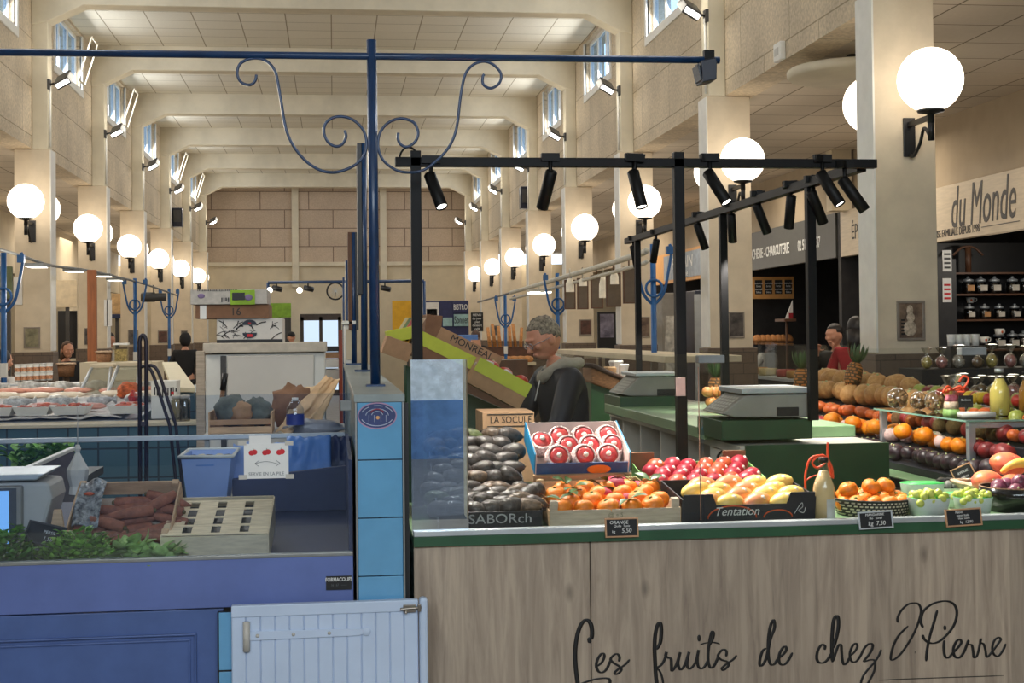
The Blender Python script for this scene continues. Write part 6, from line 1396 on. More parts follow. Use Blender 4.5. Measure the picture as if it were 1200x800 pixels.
def hand_bones(J, B, wrist, direction, palm_n, key, s=1.0, curl=.5):
    """palm, four unequal bent fingers and a thumb"""
    d = Vector(direction).normalized(); n = Vector(palm_n).normalized(); w = d.cross(n).normalized()
    p = Vector(wrist); J[key + 'palm'] = (p + d * .05 * s, (.026 * s, .014 * s)); B.append((key + 'wr', key + 'palm'))
    for i, (off, L) in enumerate(((-.027, .062), (-.009, .074), (.009, .07), (.026, .055))):
        k0 = p + d * .088 * s + w * off * s; c = curl
        k1 = k0 + (d * math.cos(c) - n * math.sin(c)) * L * .55 * s; k2 = k1 + (d * math.cos(2 * c) - n * math.sin(2 * c)) * L * .5 * s
        for q, (pt_, r) in enumerate(((k0, .0095), (k1, .0085), (k2, .007))): J['%sf%d%d' % (key, i, q)] = (pt_, r * s)
        B += [(key + 'palm', '%sf%d0' % (key, i)), ('%sf%d0' % (key, i), '%sf%d1' % (key, i)), ('%sf%d1' % (key, i), '%sf%d2' % (key, i))]
    t0 = p + d * .03 * s - w * .03 * s; t1 = t0 + (d * .7 - w * .7 - n * .3).normalized() * .035 * s; t2 = t1 + (d * .9 - w * .2 - n * .4).normalized() * .03 * s
    for q, (pt_, r) in enumerate(((t0, .012), (t1, .0105), (t2, .008))): J['%st%d' % (key, q)] = (pt_, r * s)
    B += [(key + 'palm', key + 't0'), (key + 't0', key + 't1'), (key + 't1', key + 't2')]
M_SK = {'light': mat('skin_light', (206, 150, 122), .5, var=.06, scale=14), 'tan': mat('skin_tan', (206, 144, 116), .5, var=.06, scale=14), 'dark': mat('skin_dark', (96, 64, 50), .5, var=.06, scale=14)}
def person(label, loc, heading, top_m, leg_m, hair_m, hair, sk='light', h=1.72, lean=0.0, chin=.1, arms=None, hands=True, sleeves=True, voxel=.011, sub=1, hood=None, group=None):
    """local frame: faces -Y, feet at z=0; arms: list of two (elbow, wrist) in local coordinates"""
    t = thing('person', label, 'person', loc, group); k = h / 1.75
    W = Matrix.Translation(loc) @ Matrix.Rotation(heading, 4, 'Z') @ Matrix.Scale(k, 4)
    ln = lambda z: -max(0, z - .95) * math.tan(lean)
    P = {}
    def add(key, x, y, z, r): P[key] = (Vector((x, y + ln(z), z)), r)
    add('pelvis', 0, 0, .95, (.16, .11)); add('waist', 0, .0, 1.1, (.145, .1)); add('chest', 0, 0, 1.3, (.165, .115)); add('neck0', 0, .01, 1.45, (.06, .06)); add('neck1', 0, -.01, 1.53, .052)
    B = [('pelvis', 'waist'), ('waist', 'chest'), ('chest', 'neck0'), ('neck0', 'neck1')]
    arms = arms or [((-.25, .03, 1.14), (-.24, -.1, .9)), ((.25, .03, 1.14), (.24, -.1, .9))]
    for sg, (el, wr) in zip('lr', arms):
        sx = -1 if sg == 'l' else 1
        add(sg + 'sh', sx * .17, 0, 1.4, .058); P[sg + 'el'] = (Vector(el), .043); P[sg + 'wr'] = (Vector(wr), .028)
        B += [('chest', sg + 'sh'), (sg + 'sh', sg + 'el'), (sg + 'el', sg + 'wr')]
        add(sg + 'hip', sx * .09, 0, .88, .085); add(sg + 'kn', sx * .1, -.02, .48, .06); add(sg + 'an', sx * .1, .02, .08, .042); add(sg + 'toe', sx * .11, -.14, .035, .035)
        B += [('pelvis', sg + 'hip'), (sg + 'hip', sg + 'kn'), (sg + 'kn', sg + 'an'), (sg + 'an', sg + 'toe')]
    Jb = {q: (W @ v[0], tuple(x * k for x in (v[1] if isinstance(v[1], tuple) else (v[1], v[1])))) for q, v in P.items()}; Bb = list(B)
    if hands:
        for sg, (el, wr) in zip('lr', arms):
            d = (W.to_3x3() @ (Vector(wr) - Vector(el))).normalized(); hand_bones(Jb, Bb, W @ Vector(wr), d, W.to_3x3() @ Vector((0, .3, 1)), sg, k, .45)
    hc = W @ Vector((0, -.04 - math.sin(chin) * .03 + ln(1.6), 1.625)); HM = []
    skin_mesh('body', Jb, Bb, M_SK[sk], t, sub + 1, lambda mb: HM.append(head_fn(mb, hc, heading, chin, k)), voxel if hands else 0)
    HM = HM[0]
    # clothes follow the body a little outside it
    def grow(keys, bones, extra, name, m_):
        J = {q: (Jb[q][0], tuple(x + extra for x in Jb[q][1])) for q in keys}; skin_mesh(name, J, bones, m_, t, sub + 1)
    tk = ['chest', 'waist', 'pelvis', 'neck0']; tb = [('pelvis', 'waist'), ('waist', 'chest'), ('chest', 'neck0')]
    for sg in 'lr':
        tk += [sg + 'sh', sg + 'el'] + ([sg + 'cuff'] if sleeves else []); tb += [('chest', sg + 'sh'), (sg + 'sh', sg + 'el')]
        if sleeves: Jb[sg + 'cuff'] = (Jb[sg + 'el'][0].lerp(Jb[sg + 'wr'][0], .93), Jb[sg + 'wr'][1]); tb.append((sg + 'el', sg + 'cuff'))
    grow(tk, tb, .02 * k, 'jacket', top_m)
    lk = ['pelvis'] + [s + q for s in 'lr' for q in ('hip', 'kn', 'an')]; grow(lk, [('pelvis', s + 'hip') for s in 'lr'] + [(s + 'hip', s + 'kn') for s in 'lr'] + [(s + 'kn', s + 'an') for s in 'lr'], .014 * k, 'trousers', leg_m)
    sb = MB()
    for sg in 'lr': a = Jb[sg + 'toe'][0]; b = Jb[sg + 'an'][0]; sb.ball((a * .55 + b * .45) * 1.0, (.055 * k, .055 * k, .05 * k), 12, 8); sb.ball(a, (.05 * k, .06 * k, .04 * k), 12, 8)
    sb.build('shoes', m_black, t)
    hb = MB()
    if hair == 'short':
        hb.ball((0, .012, .022), (.083, .1, .103), 26, 16, HM, fn=lambda d: (1 + .07 * noise.noise(d * 6) + .05 * noise.noise(d * 15)) if (d.z > .1 - .95 * max(0, d.y + .12) and not (d.y < -.55 and d.z < .55)) else .8)
    elif hair == 'long':
        hb.ball((0, .02, .015), (.088, .105, .112), 22, 14, HM, fn=lambda d: 1 if (d.y > -.35 or d.z > .55) else .75)
        hb.tube([HM @ Vector((0, .06, -.02)), HM @ Vector((0, .085, -.14)), HM @ Vector((0, .08, -.26))], [.085 * k, .075 * k, .03 * k], 12)
    elif hair == 'hood':
        hb.ball((0, .02, .01), (.1, .12, .13), 22, 14, HM, fn=lambda d: 1 if (d.y > -.45 or d.z > .75) else .7)
    elif hair == 'cap':
        hb.ball((0, .005, .04), (.084, .106, .088), 20, 12, HM, fn=lambda d: 1 if d.z > -.05 else .8); hb.ball((0, -.11, .035), (.06, .05, .008), 14, 6, HM)
    hb.build('hair' if hair in ('short', 'long') else ('hood' if hair == 'hood' else 'cap'), hair_m, t)
    return t, HM, W, Jb
m_jk = mat('navy_puffer', (24, 28, 42), .5, var=.15, scale=5); m_blackcl = mat('black_cloth', (24, 24, 27), .8, var=.15); m_jeans = mat('dark_denim', (48, 54, 70), .8, var=.12)
m_greyhair = mat('grey_brown_hair', (142, 132, 116), .7, var=.35, scale=60, bump=.5); m_brhair = mat('brown_hair', (84, 58, 42), .6, var=.25, scale=30); m_bkhair = mat('black_hair', (26, 22, 22), .5, var=.2, scale=30)
m_hoodie = mat('oatmeal_jersey', (168, 160, 146), .85, var=.1, scale=20); m_whitecl = mat('white_cloth', (214, 210, 204), .8, var=.05); m_redcl = mat('red_jumper', (150, 24, 34), .8, var=.1)
# the seller
hp = atY(638, 397, 7.6)
t, HM, W, J = person('person in dark jacket and glasses looking down behind the avocados', (hp.x + .13, 7.6, 0), R(-72), m_jk, m_jeans, m_greyhair, 'short', 'tan', 1.69, R(9), R(26), [((-.24, -.2, 1.12), (-.16, -.42, 1.1)), ((.24, -.2, 1.12), (.14, -.42, 1.1))], True, True, .006, 1)
g = MB()
for sg in (-1, 1):
    g.tube([HM @ Vector((sg * .034 + .022 * math.cos(a), -.104, .0 + .017 * math.sin(a))) for a in [TAU * j / 14 for j in range(14)]], .0022, 5, closed=True)
    g.tube([HM @ Vector((sg * .056, -.103, .004)), HM @ Vector((sg * .085, -.05, .006)), HM @ Vector((sg * .086, .012, .004))], .002, 5)
g.tube([HM @ Vector((-.012, -.106, .003)), HM @ Vector((.012, -.106, .003))], .002, 5)
g.build('glasses', mat('glasses_frame', (190, 194, 200), .2, .6), t)
hd_ = MB(); nk = J['neck0'][0]
hd_.tube(smooth_path([nk + Vector((.02, -.09, .035)), nk + Vector((.09, -.06, .03)), nk + Vector((.12, .0, .035)), nk + Vector((.09, .06, .03)), nk + Vector((.02, .09, .035)), nk + Vector((-.06, .06, -.02)), nk + Vector((-.085, .0, -.05)), nk + Vector((-.06, -.06, -.02))], 4), .031, 10, closed=True)
hd_.build('hoodie', m_hoodie, t)
ca = MB(); ca.tube([nk + Vector((-.1, -.03, -.05)), nk + Vector((-.13, -.035, -.17))], .004, 6); ca.build('drawstring', m_whitecl, t)
# people farther off
def far(label, px, Y, heading, *a, **k):
    p = atY(px, 400, Y); return person(label, (p.x, Y, 0), heading, *a, **k)
FARG = {}
far('person in black hood seen from behind at a far left stall', 217, 23.5, PI, m_blackcl, m_blackcl, m_blackcl, 'hood', 'light', 1.66, hands=False)
far('person in black leaning beyond the fish display', 76, 18.5, R(30), m_blackcl, m_blackcl, m_brhair, 'long', 'light', 1.56, R(6), .2, hands=False)
far('person in white overall bending behind the timber post', 123, 22.2, R(40), m_whitecl, m_jeans, m_bkhair, 'short', 'light', 1.68, R(8), .25, hands=False)
far('person in black cap far down the hall right of the cartons', 341, 30, R(15), m_blackcl, m_jeans, m_blackcl, 'cap', 'light', 1.68, hands=False)
far('person in black standing at the far navy stall', 557, 25, R(160), m_blackcl, m_blackcl, m_brhair, 'long', 'light', 1.66, hands=False)
far('person in black with hand raised to face near red jumper', 981, 13.4, R(-60), m_blackcl, m_blackcl, m_bkhair, 'short', 'light', 1.66, 0, .1, [((-.25, -.1, 1.2), (-.1, -.2, 1.45)), ((.26, -.06, 1.15), (.14, -.2, 1.48))], True)
far('person in red jumper seen from behind by the column', 1003, 12.6, R(150), m_redcl, m_jeans, m_bkhair, 'long', 'light', 1.72, hands=False)
far('person in pale top at the menu counter', 897, 21.3, R(30), m_whitecl, m_jeans, m_bkhair, 'short', 'dark', 1.5, R(6), .2, hands=False)
far('person in white top at the far left edge', -5, 13.4, R(150), m_whitecl, m_blackcl, m_bkhair, 'long', 'light', 1.5, R(6), .2, hands=False)
# ================================================================ fish stall on the left
FZ_, FYY = 1.065, 9.0
XR_ = atY(233, 494, FYY).x
fs = thing('fish_stall', 'teal tiled fish counter with sloping iced display on the left', 'stall', (-2.3, FYY, 0))
mb = MB(); mb.box(-4.6, XR_, FYY, FYY + .25, 0, FZ_ - .02); mb.build('tiled_front', m_teal, fs, origin=(0, 0, 0)); fs.children[0].location = -Vector(fs.location)
mb = MB(); mb.box(-4.6, XR_ + .01, FYY - .02, FYY + .3, FZ_ - .02, FZ_); mb.build('stone_edge', m_cream, fs, bevel=.004)
pL = atX(230, 493, XR_); XE = -1.27
mb = MB(); mb.prism([(FYY + .3, FZ_ - .1), (FYY + .3, FZ_), (12.2, FZ_ + .1), (12.2, FZ_ - .1)], 'X', -4.6, XE); mb.build('steel_bed', m_alu, fs)
def bedz(y): return FZ_ + (y - FYY - .3) * .1 / 2.9
m_ice = mat('crushed_ice', (216, 208, 198), .5, var=.12, scale=26, bump=.8, sss=.1)
mb = MB(); mb.sheet(lambda u, v: (-4.4 + (XE - .1 + 4.4) * u, FYY + .35 + 2.7 * v, bedz(FYY + .35 + 2.7 * v) + .02 + .045 * max(0, noise.noise(Vector((u * 9, v * 8, 1)))) + .02 * noise.noise(Vector((u * 30, v * 26, 2)))), 60, 34, .01)
o = mb.build('crushed_ice', m_ice, fs); o['kind'] = 'stuff'
# the fish laid out on trays
m_fish = mat('pink_fillet', (222, 164, 142), .35, var=.15, scale=20, col2=(204, 130, 112)); m_fishw = mat('white_fillet', (228, 216, 196), .35, var=.08, scale=20); m_fishg = mat('silver_fish', (206, 206, 202), .35, .1, var=.25, scale=30); m_prawn = mat('prawn_pink', (230, 120, 88), .4, var=.2, scale=30)
def fillet(label, cat, x, y, L, wd, rz, m_, kind):
    z = bedz(y) + .06; t = None; M = Matrix.Translation((x, y, z)) @ Matrix.Rotation(rz, 4, 'Z') @ Matrix.Rotation(R(5), 4, 'X'); mb = MB()
    if kind == 'fish':
        mb.tube([M @ Vector((L * q, .01 * math.sin(q * 6), 0)) for q in (-.5, -.44, -.3, -.05, .2, .38, .42, .5)], [.008, wd * .3, wd * .48, wd * .5, wd * .34, wd * .12, wd * .16, wd * .4], 10)
    else:
        mb.ball((0, 0, 0), (L / 2, wd / 2, .022), 16, 8, M, fn=lambda d: 1 + .18 * noise.noise(d * 2 + Vector((x, y, 0))))
    return tag(mb.build(kind, m_), label, cat, 'fish on the ice')
rnd = random.Random(11); rows = [(9.45, 'prawn', m_prawn), (9.85, 'fillet', m_fish), (10.3, 'fish', m_fishg), (10.8, 'fillet', m_fishw), (11.3, 'fillet', m_fish), (11.75, 'fish', m_fishg)]
for r, (y, kind, m_) in enumerate(rows):
    for i in range(9):
        x = -3.55 + .27 * i + rnd.uniform(-.05, .05); y = rows[r][0] + rnd.uniform(-.12, .12) * (r > 0)
        if kind == 'prawn':
            z = bedz(y) + .055; t = thing('seafood_tray', 'tray of pink prawns in front row of the fish ice, %s from the left' % ORDN[i], 'tray', (x, y, z), 'prawn trays')
            mb = MB(); taper(mb, x - .09, x + .09, y - .1, y + .1, z - .02, x - .115, x + .115, y - .125, y + .125, z + .035, .004); mb.build('tray', m_white, t)
            mb = MB()
            for k in range(16):
                c = Vector((x + rnd.uniform(-.08, .08), y + rnd.uniform(-.09, .09), z + rnd.uniform(.01, .045))); a = rnd.uniform(0, TAU)
                mb.tube([c + Vector((.028 * math.cos(a + q), .028 * math.sin(a + q), 0)) for q in (0, .6, 1.2, 1.8, 2.4)], [.004, .01, .011, .009, .003], 6)
            o = mb.build('prawns', m_prawn, t); o['kind'] = 'stuff'
        else:
            fillet('%s, %s row of the ice, %s from the left' % ({'fillet': 'pink fillet' if m_ is m_fish else 'white fillet', 'fish': 'silver fish'}[kind], ORDN[r], ORDN[i]), 'fish', x, y, rnd.uniform(.22, .3), rnd.uniform(.1, .15) if kind == 'fillet' else .09, rnd.uniform(.2, .9), m_, kind)
# glass cases on the stall
def case(label, px0, px1, pt_, pb_, Y, dep, slant):
    a = atY(px0, pb_, Y); b = atY(px1, pt_, Y); t = thing('glass_case', label, 'display case', ((a.x + b.x) / 2, Y, a.z)); w_ = b.x - a.x; h = b.z - a.z
    mb = MB(); v = [(a.x, Y, a.z), (b.x, Y, a.z), (b.x - slant * .4, Y + dep, b.z), (a.x + slant, Y + dep, b.z)]
    mb.add(v + [(p[0], p[1] + .008, p[2]) for p in v], [(0, 1, 2, 3), (7, 6, 5, 4), (0, 4, 5, 1), (1, 5, 6, 2), (2, 6, 7, 3), (3, 7, 4, 0)]); mb.build('front_glass', glass_mat('case_glass', (228, 232, 230), 2.0, .02, .12), t)
    mb = MB(); mb.box(a.x + slant - .02, b.x - slant * .4 + .02, Y + dep, Y + dep + .6, b.z, b.z + .03); mb.build('top', m_cream, t, bevel=.004)
    for q in ((0, 3), (1, 2)): mb = MB(); mb.tube([v[q[0]], v[q[1]]], .014, 6); mb.build('edge_bar', m_alu, t)
    return t
case('slanted glass case at back of the fish display, left', 92, 126, 432, 462, 11.2, .3, .05)
case('slanted glass case at back of the fish display, right', 124, 160, 430, 464, 11.0, .3, .05)
blob('shellfish_net', 'orange net of shellfish beside the glass case', 'net bag', 137, 163, 447, 468, 10.6, mat('orange_net', (196, 96, 52), .6, var=.3, scale=30, bump=.5), 21, .25, .1)
blob('lobster', 'red lobster lying at the end of the fish ice', 'lobster', 151, 161, 458, 476, 10.2, mat('lobster_red', (186, 40, 36), .4, var=.2), 23, .45, .08)
# white tubs in two layers, baskets
for r in range(2):
    for i in range(6):
        px = 21 + 7.4 * i; p = atY(px, 447 - 10 * r - .35 * i, 12.3); t = thing('tub', 'white tub with orange label, %s layer, %s from the left' % (['lower', 'upper'][r], ORDN[i]), 'tub', (p.x, 12.3, p.z), 'tubs stacked behind the fish')
        mb = MB(); mb.lathe([(0, 0), (.024, 0), (.028, .066), (0, .066)], 14, (p.x, 12.3, p.z)); mb.build('cup', m_white, t); mb = MB(); mb.lathe([(.0255, .012), (.0285, .044)], 14, (p.x, 12.3, p.z), cap=False); mb.build('band', mat('orange_band', (224, 160, 118), .6, var=.3, scale=40), t); mb = MB(); mb.lathe([(.03, .066), (.03, .074), (0, .074)], 14, (p.x, 12.3, p.z)); mb.build('lid', m_white, t)
a = atY(0, 450, 12.25); b = atY(72, 440, 12.25); mb = MB(); mb.prism([(a.x - .6, a.z - .05), (b.x + .4, a.z - .05), (b.x + .4, a.z), (a.x - .6, a.z)], 'Y', 12.15, 12.6); tub = thing('stall_ledge', 'steel ledge carrying the white tubs', 'ledge', (a.x, 12.3, 0)); mb.build('board', m_alu, tub, bevel=.004)
mb = MB(); mb.box(a.x - .6, b.x + .4, 12.2, 12.58, 0, a.z - .05); mb.build('carcass', m_cream, tub)
for k, (px0, px1, pt_, pb_, Y, lab) in enumerate(((67, 88, 426, 441, 14, 'brown wicker basket beside the white tubs'), (113, 131, 412, 430, 14, 'wicker basket behind the timber post'))):
    a = atY(px0, pb_, Y); b = atY(px1, pt_, Y); t = thing('wicker_basket', lab, 'basket', ((a.x + b.x) / 2, Y, a.z)); mb = MB(); r_ = (b.x - a.x) / 2; mb.lathe([(0, 0), (r_ * .85, 0), (r_, b.z - a.z), (r_ * .95, b.z - a.z), (r_ * .8, .02)], 20, ((a.x + b.x) / 2, Y, a.z)); mb.build('woven_side', mat('brown_wicker', (150, 106, 70), .7, var=.3, scale=40, stretch=(1, 1, 8), bump=.8), t)
    mb = MB(); mb.tube([((a.x + b.x) / 2 + r_ * math.cos(TAU * j / 20), Y + r_ * math.sin(TAU * j / 20), b.z) for j in range(20)], .012, 6, closed=True); mb.build('rim', m_wick, t)
    mb = MB(); mb.lathe([(0, 0), (r_ * .8, 0), (r_ * .8, .01), (0, .01)], 12, ((a.x + b.x) / 2, Y, a.z - .35)); mb.lathe([(.03, 0), (.03, .36)], 8, ((a.x + b.x) / 2, Y, a.z - .36)); mb.box((a.x + b.x) / 2 - .15, (a.x + b.x) / 2 + .15, Y - .15, Y + .15, 0, a.z - .3); mb.build('stand', m_brown, t)
a = atY(133, 424, 14); b = atY(149, 404, 14); t = thing('pasta_jar', 'square glass jar of dried food left of blue post', 'jar', ((a.x + b.x) / 2, 14, a.z)); mb = MB(); mb.box(a.x, b.x, 14, 14.12, a.z, b.z); mb.build('glass', m_glass, t); mb = MB(); mb.box(a.x + .01, b.x - .01, 14.01, 14.11, a.z + .005, b.z - .04); mb.build('contents', mat('dried_food', (186, 160, 100), .8, var=.3, scale=40), t); mb = MB(); mb.box(a.x - .005, b.x + .005, 13.99, 14.13, b.z, b.z + .02); mb.build('lid', m_white, t)
mb = MB(); mb.box(a.x - .3, b.x + .3, 13.9, 14.4, 0, a.z); tag(mb.build('stall_cabinet', m_cream), 'cream cabinet under the square jar', 'cabinet')
# end stall with a cream sloping top, white printed box
P = [atY(x, y, Y) for x, y, Y in ((190, 424, 12.5), (207, 424, 12.5), (229, 454, 9.7), (202, 454, 9.7))]
es = thing('end_stall', 'teal sided stall with cream sloping lid behind the hand truck', 'stall', (P[2].x, 10.8, 0))
mb = MB(); mb.add(P + [p - Vector((0, 0, .03)) for p in P], [(0, 1, 2, 3), (7, 6, 5, 4), (0, 4, 5, 1), (1, 5, 6, 2), (2, 6, 7, 3), (3, 7, 4, 0)]); mb.build('lid', mat('cream_panel', (226, 216, 184), .5, var=.03), es)
mb = MB(); mb.box(P[3].x - .02, P[2].x - .01, 9.75, 12.4, 0, P[3].z - .04); mb.build('side', m_teal, es)
a = atY(177, 470, 9.4); b = atY(207, 446, 9.4); t = thing('printed_box', 'white printed box with black and red marks behind the hand truck', 'box', ((a.x + b.x) / 2, 9.4, FZ_)); mb = MB(); mb.box(a.x, b.x, 9.4, 9.62, FZ_ + .001, b.z); mb.build('body', m_white, t, bevel=.003)
mb = MB(); rr = random.Random(3)
for i in range(9): q = a.x + .02 + .017 * i; mb.box(q, q + rr.uniform(.006, .014), 9.397, 9.4, b.z - .07 - rr.uniform(0, .04), b.z - .03 - rr.uniform(0, .02))
mb.build('printed_marks', m_ink, t); mb = MB(); mb.box(b.x - .035, b.x - .018, 9.396, 9.4, b.z - .09, b.z - .07); mb.build('red_mark', m_apr, t)
for k, (px, pb_) in enumerate(((207, 498), (217, 497))):
    p = atY(px, pb_, 9.12); t = thing('tall_jar', 'tall glass jar on the teal counter edge, %s' % ['left', 'right'][k], 'jar', (p.x, 9.12, FZ_), 'jars on the teal counter'); mb = MB(); mb.lathe([(0, 0), (.032, 0), (.034, .01), (.034, .13), (.028, .145), (0, .145)], 16, (p.x, 9.12, FZ_)); mb.build('glass', glass_mat('jar_glass', (206, 200, 180), 1.5, 0, .05), t); mb = MB(); mb.lathe([(.03, .145), (.03, .165), (0, .168)], 14, (p.x, 9.12, FZ_)); mb.build('lid', m_lgrey, t)

# ================================================================ timber post, branched blue posts, light rails
a = atY(107, 316, 15.5); mb = MB(); mb.box(a.x - .045, a.x + .045, 15.5, 15.59, 0, a.z); tag(mb.build('timber_post', mat('orange_timber', (166, 98, 54), .6, var=.12, scale=5, stretch=(8, 8, 1)), bevel=.004), 'reddish timber post rising beside the first left blue post', 'post')
m_blue2 = mat('mid_blue_paint', (34, 92, 150), .4, var=.1, scale=10)
def tree_post(label, px, py, X, w=.17, h=.55):
    p = atX(px, py, X); Y = p.y; t = thing('branched_post', label, 'post', (X, Y, 0), 'branched blue posts')
    mb = MB(); mb.tube([(X, Y, 0), (X, Y, p.z)], .026, 12); mb.build('pole', m_blue2, t)
    for s in (-1, 1):
        mb = MB(); pts = smooth_path([(X, Y, p.z - h), (X + s * w * .55, Y, p.z - h * .8), (X + s * w * .85, Y, p.z - h * .4), (X + s * w, Y, p.z - .06), (X + s * w * .9, Y, p.z)], 5); mb.tube(pts, .014, 8)
        mb.box(X + s * w * .9 - .03, X + s * w * .9 + .03, Y - .03, Y + .03, p.z - .09, p.z - .02); mb.build('arm', m_blue2, t)
    mb = MB(); mb.tube([(X + .075 * math.cos(TAU * j / 20), Y - .03, p.z - h * .72 + .075 * math.sin(TAU * j / 20)) for j in range(20)], .012, 6, closed=True); mb.build('ring', m_blue2, t)
    mb = MB(); mb.box(X - .028, X + .028, Y - .028, Y + .028, 1.25, 1.38); mb.build('white_band', m_white, t, label='white painted band'); return t
tree_post('branched blue post on the right, nearest, behind the tall black post', 765, 286, 2.85)
tree_post('branched blue post on the right, second, above the seller', 653, 320, 2.85)
tree_post('branched blue post on the right, third and farthest', 592, 346, 2.85)
tree_post('branched blue post on the left, nearest, at the frame edge', 4, 296, -2.95)
tree_post('branched blue post on the left, second, behind the hand truck', 158, 326, -2.95)
tree_post('branched blue post on the left, third, beyond the projector', 198, 338, -2.95)
m_rail = mat('grey_rail', (126, 128, 126), .5, .3); m_strip = emission('led_strip', (255, 250, 236), 4)
a = atX(-40, 282, -2.95); b = atX(207, 346, -2.95)
rl = thing('light_rail', 'sagging light rail with small lamps along the left stalls', 'light rail', (-2.95, a.y, a.z))
mb = MB(); mb.tube(smooth_path([a, atX(20, 298, -2.95), atX(60, 311, -2.95), atX(110, 318, -2.95), atX(170, 333, -2.95), b], 4), .016, 6); mb.build('rail', m_rail, rl)
for px, py in ((43, 309), (87, 315), (122, 321), (135, 326)):
    p = atX(px, py, -2.95); k = MB(); k.box(p.x - .1, p.x + .1, p.y - .16, p.y + .16, p.z - .03, p.z); k.build('lamp', m_rail, rl); k = MB(); k.box(p.x - .08, p.x + .08, p.y - .14, p.y + .14, p.z - .036, p.z - .03); k.build('lit_panel', m_strip, rl)
# projector-like cylinder lamp
p = atX(180, 348, -2.95); t = thing('cylinder_lamp', 'grey cylinder lamp hanging between two branched blue posts', 'lamp', p); mb = MB(); M = Matrix.Translation(p) @ Matrix.Rotation(R(90), 4, 'Y'); mb.lathe([(0, -.2), (.07, -.2), (.08, -.18), (.08, .02), (.065, .03), (.065, .2), (0, .2)], 16, M=M); mb.build('housing', m_darkgrey, t); mb = MB(); mb.tube([p + Vector((0, 0, .07)), p + Vector((0, 0, .2))], .012, 6); mb.build('hanger', m_darkgrey, t)
# right hand rail and hanging boards
m_pel = mat('pale_pelmet', (200, 196, 180), .6, var=.05)
a = atX(598, 343, 2.85); b = atX(742, 300, 2.85); c = atX(660, 325, 2.85)
rr_ = thing('light_rail', 'pale curved rail with hanging boards along the right stalls', 'light rail', (2.85, b.y, b.z)); mb = MB(); mb.tube(smooth_path([a, c, b, b + Vector((0, -.6, .02))], 6), .03, 6); mb.build('rail', m_pel, rr_); mb = MB(); mb.tube(smooth_path([p_ + Vector((0, 0, -.1)) for p_ in (a, c, b, b + Vector((0, -.6, .02)))], 6), .02, 6); mb.build('lower_rail', m_pel, rr_)
mb = MB(); mb.tube(smooth_path([atX(560, 354, 2.85), a], 4), .016, 6); mb.build('rail_end', m_rail, rr_)
m_brd = mat('brown_glass_board', (104, 90, 74), .4, var=.15, scale=4)
for k, (px0, px1, pt_, pb_, Y) in enumerate(((663, 673, 329, 361, 17.0), (678, 688, 327, 361, 16.3), (694, 705, 324, 360, 15.6), (712, 726, 321, 358, 14.8), (732, 743, 314, 354, 14.0))):
    a = atY(px0, pb_, Y); b = atY(px1, pt_, Y); t = thing('hanging_sign', 'brown framed board hanging under the right rail, %s from the left' % ORDN[k], 'board', ((a.x + b.x) / 2, Y, a.z), 'boards under the right rail')
    mb = MB(); mb.box(a.x, b.x, Y, Y + .02, a.z, b.z); mb.build('panel', m_brd, t); mb = MB(); f = .014
    for q in ((a.x - f, a.x, a.z - f, b.z + f), (b.x, b.x + f, a.z - f, b.z + f), (a.x, b.x, a.z - f, a.z), (a.x, b.x, b.z, b.z + f)): mb.box(q[0], q[1], Y - .004, Y + .024, q[2], q[3])
    mb.tube([((a.x + b.x) / 2, Y + .01, b.z), ((a.x + b.x) / 2, Y + .01, b.z + .14)], .008, 5); mb.build('frame', mat('walnut_frame', (96, 66, 46), .5), t)
for k, (px, pt_, pb_, Y) in enumerate(((668, 326, 342, 16.6), (683, 326, 335, 16.0), (707, 323, 349, 15.2), (720, 318, 333, 14.3))):
    a = atY(px - 5, pb_, Y); b = atY(px + 5, pt_, Y); t = thing('hanging_lamp', 'small cream shaded lamp under the right rail, %s from the left' % ORDN[k], 'lamp', ((a.x + b.x) / 2, Y, a.z), 'shaded lamps under the right rail'); mb = MB(); r_ = (b.x - a.x) / 2; mb.lathe([(r_, 0), (r_ * .95, (b.z - a.z) * .6), (r_ * .5, b.z - a.z), (0, b.z - a.z)], 14, ((a.x + b.x) / 2, Y, a.z), cap=False); mb.build('shade', mat('cream_shade', (216, 206, 184), .6, emit=((255, 240, 210), .15)), t); mb = MB(); mb.tube([((a.x + b.x) / 2, Y, b.z - .005), ((a.x + b.x) / 2, Y, b.z + .12)], .007, 5); mb.build('stem', m_pel, t)
p = atX(632, 342, 2.85); mb = MB(); mb.box(p.x - .14, p.x + .14, p.y - .2, p.y + .2, p.z - .02, p.z); t = tag(mb.build('rail_lamp', m_strip), 'small lit lamp under the right rail above the seller', 'lamp')
mb = MB(); mb.box(p.x - .15, p.x + .15, p.y - .21, p.y + .21, p.z, p.z + .03); mb.tube([(p.x, p.y, p.z + .03), (p.x, p.y, p.z + .12)], .01, 5); mb.build('housing', m_pel, t)
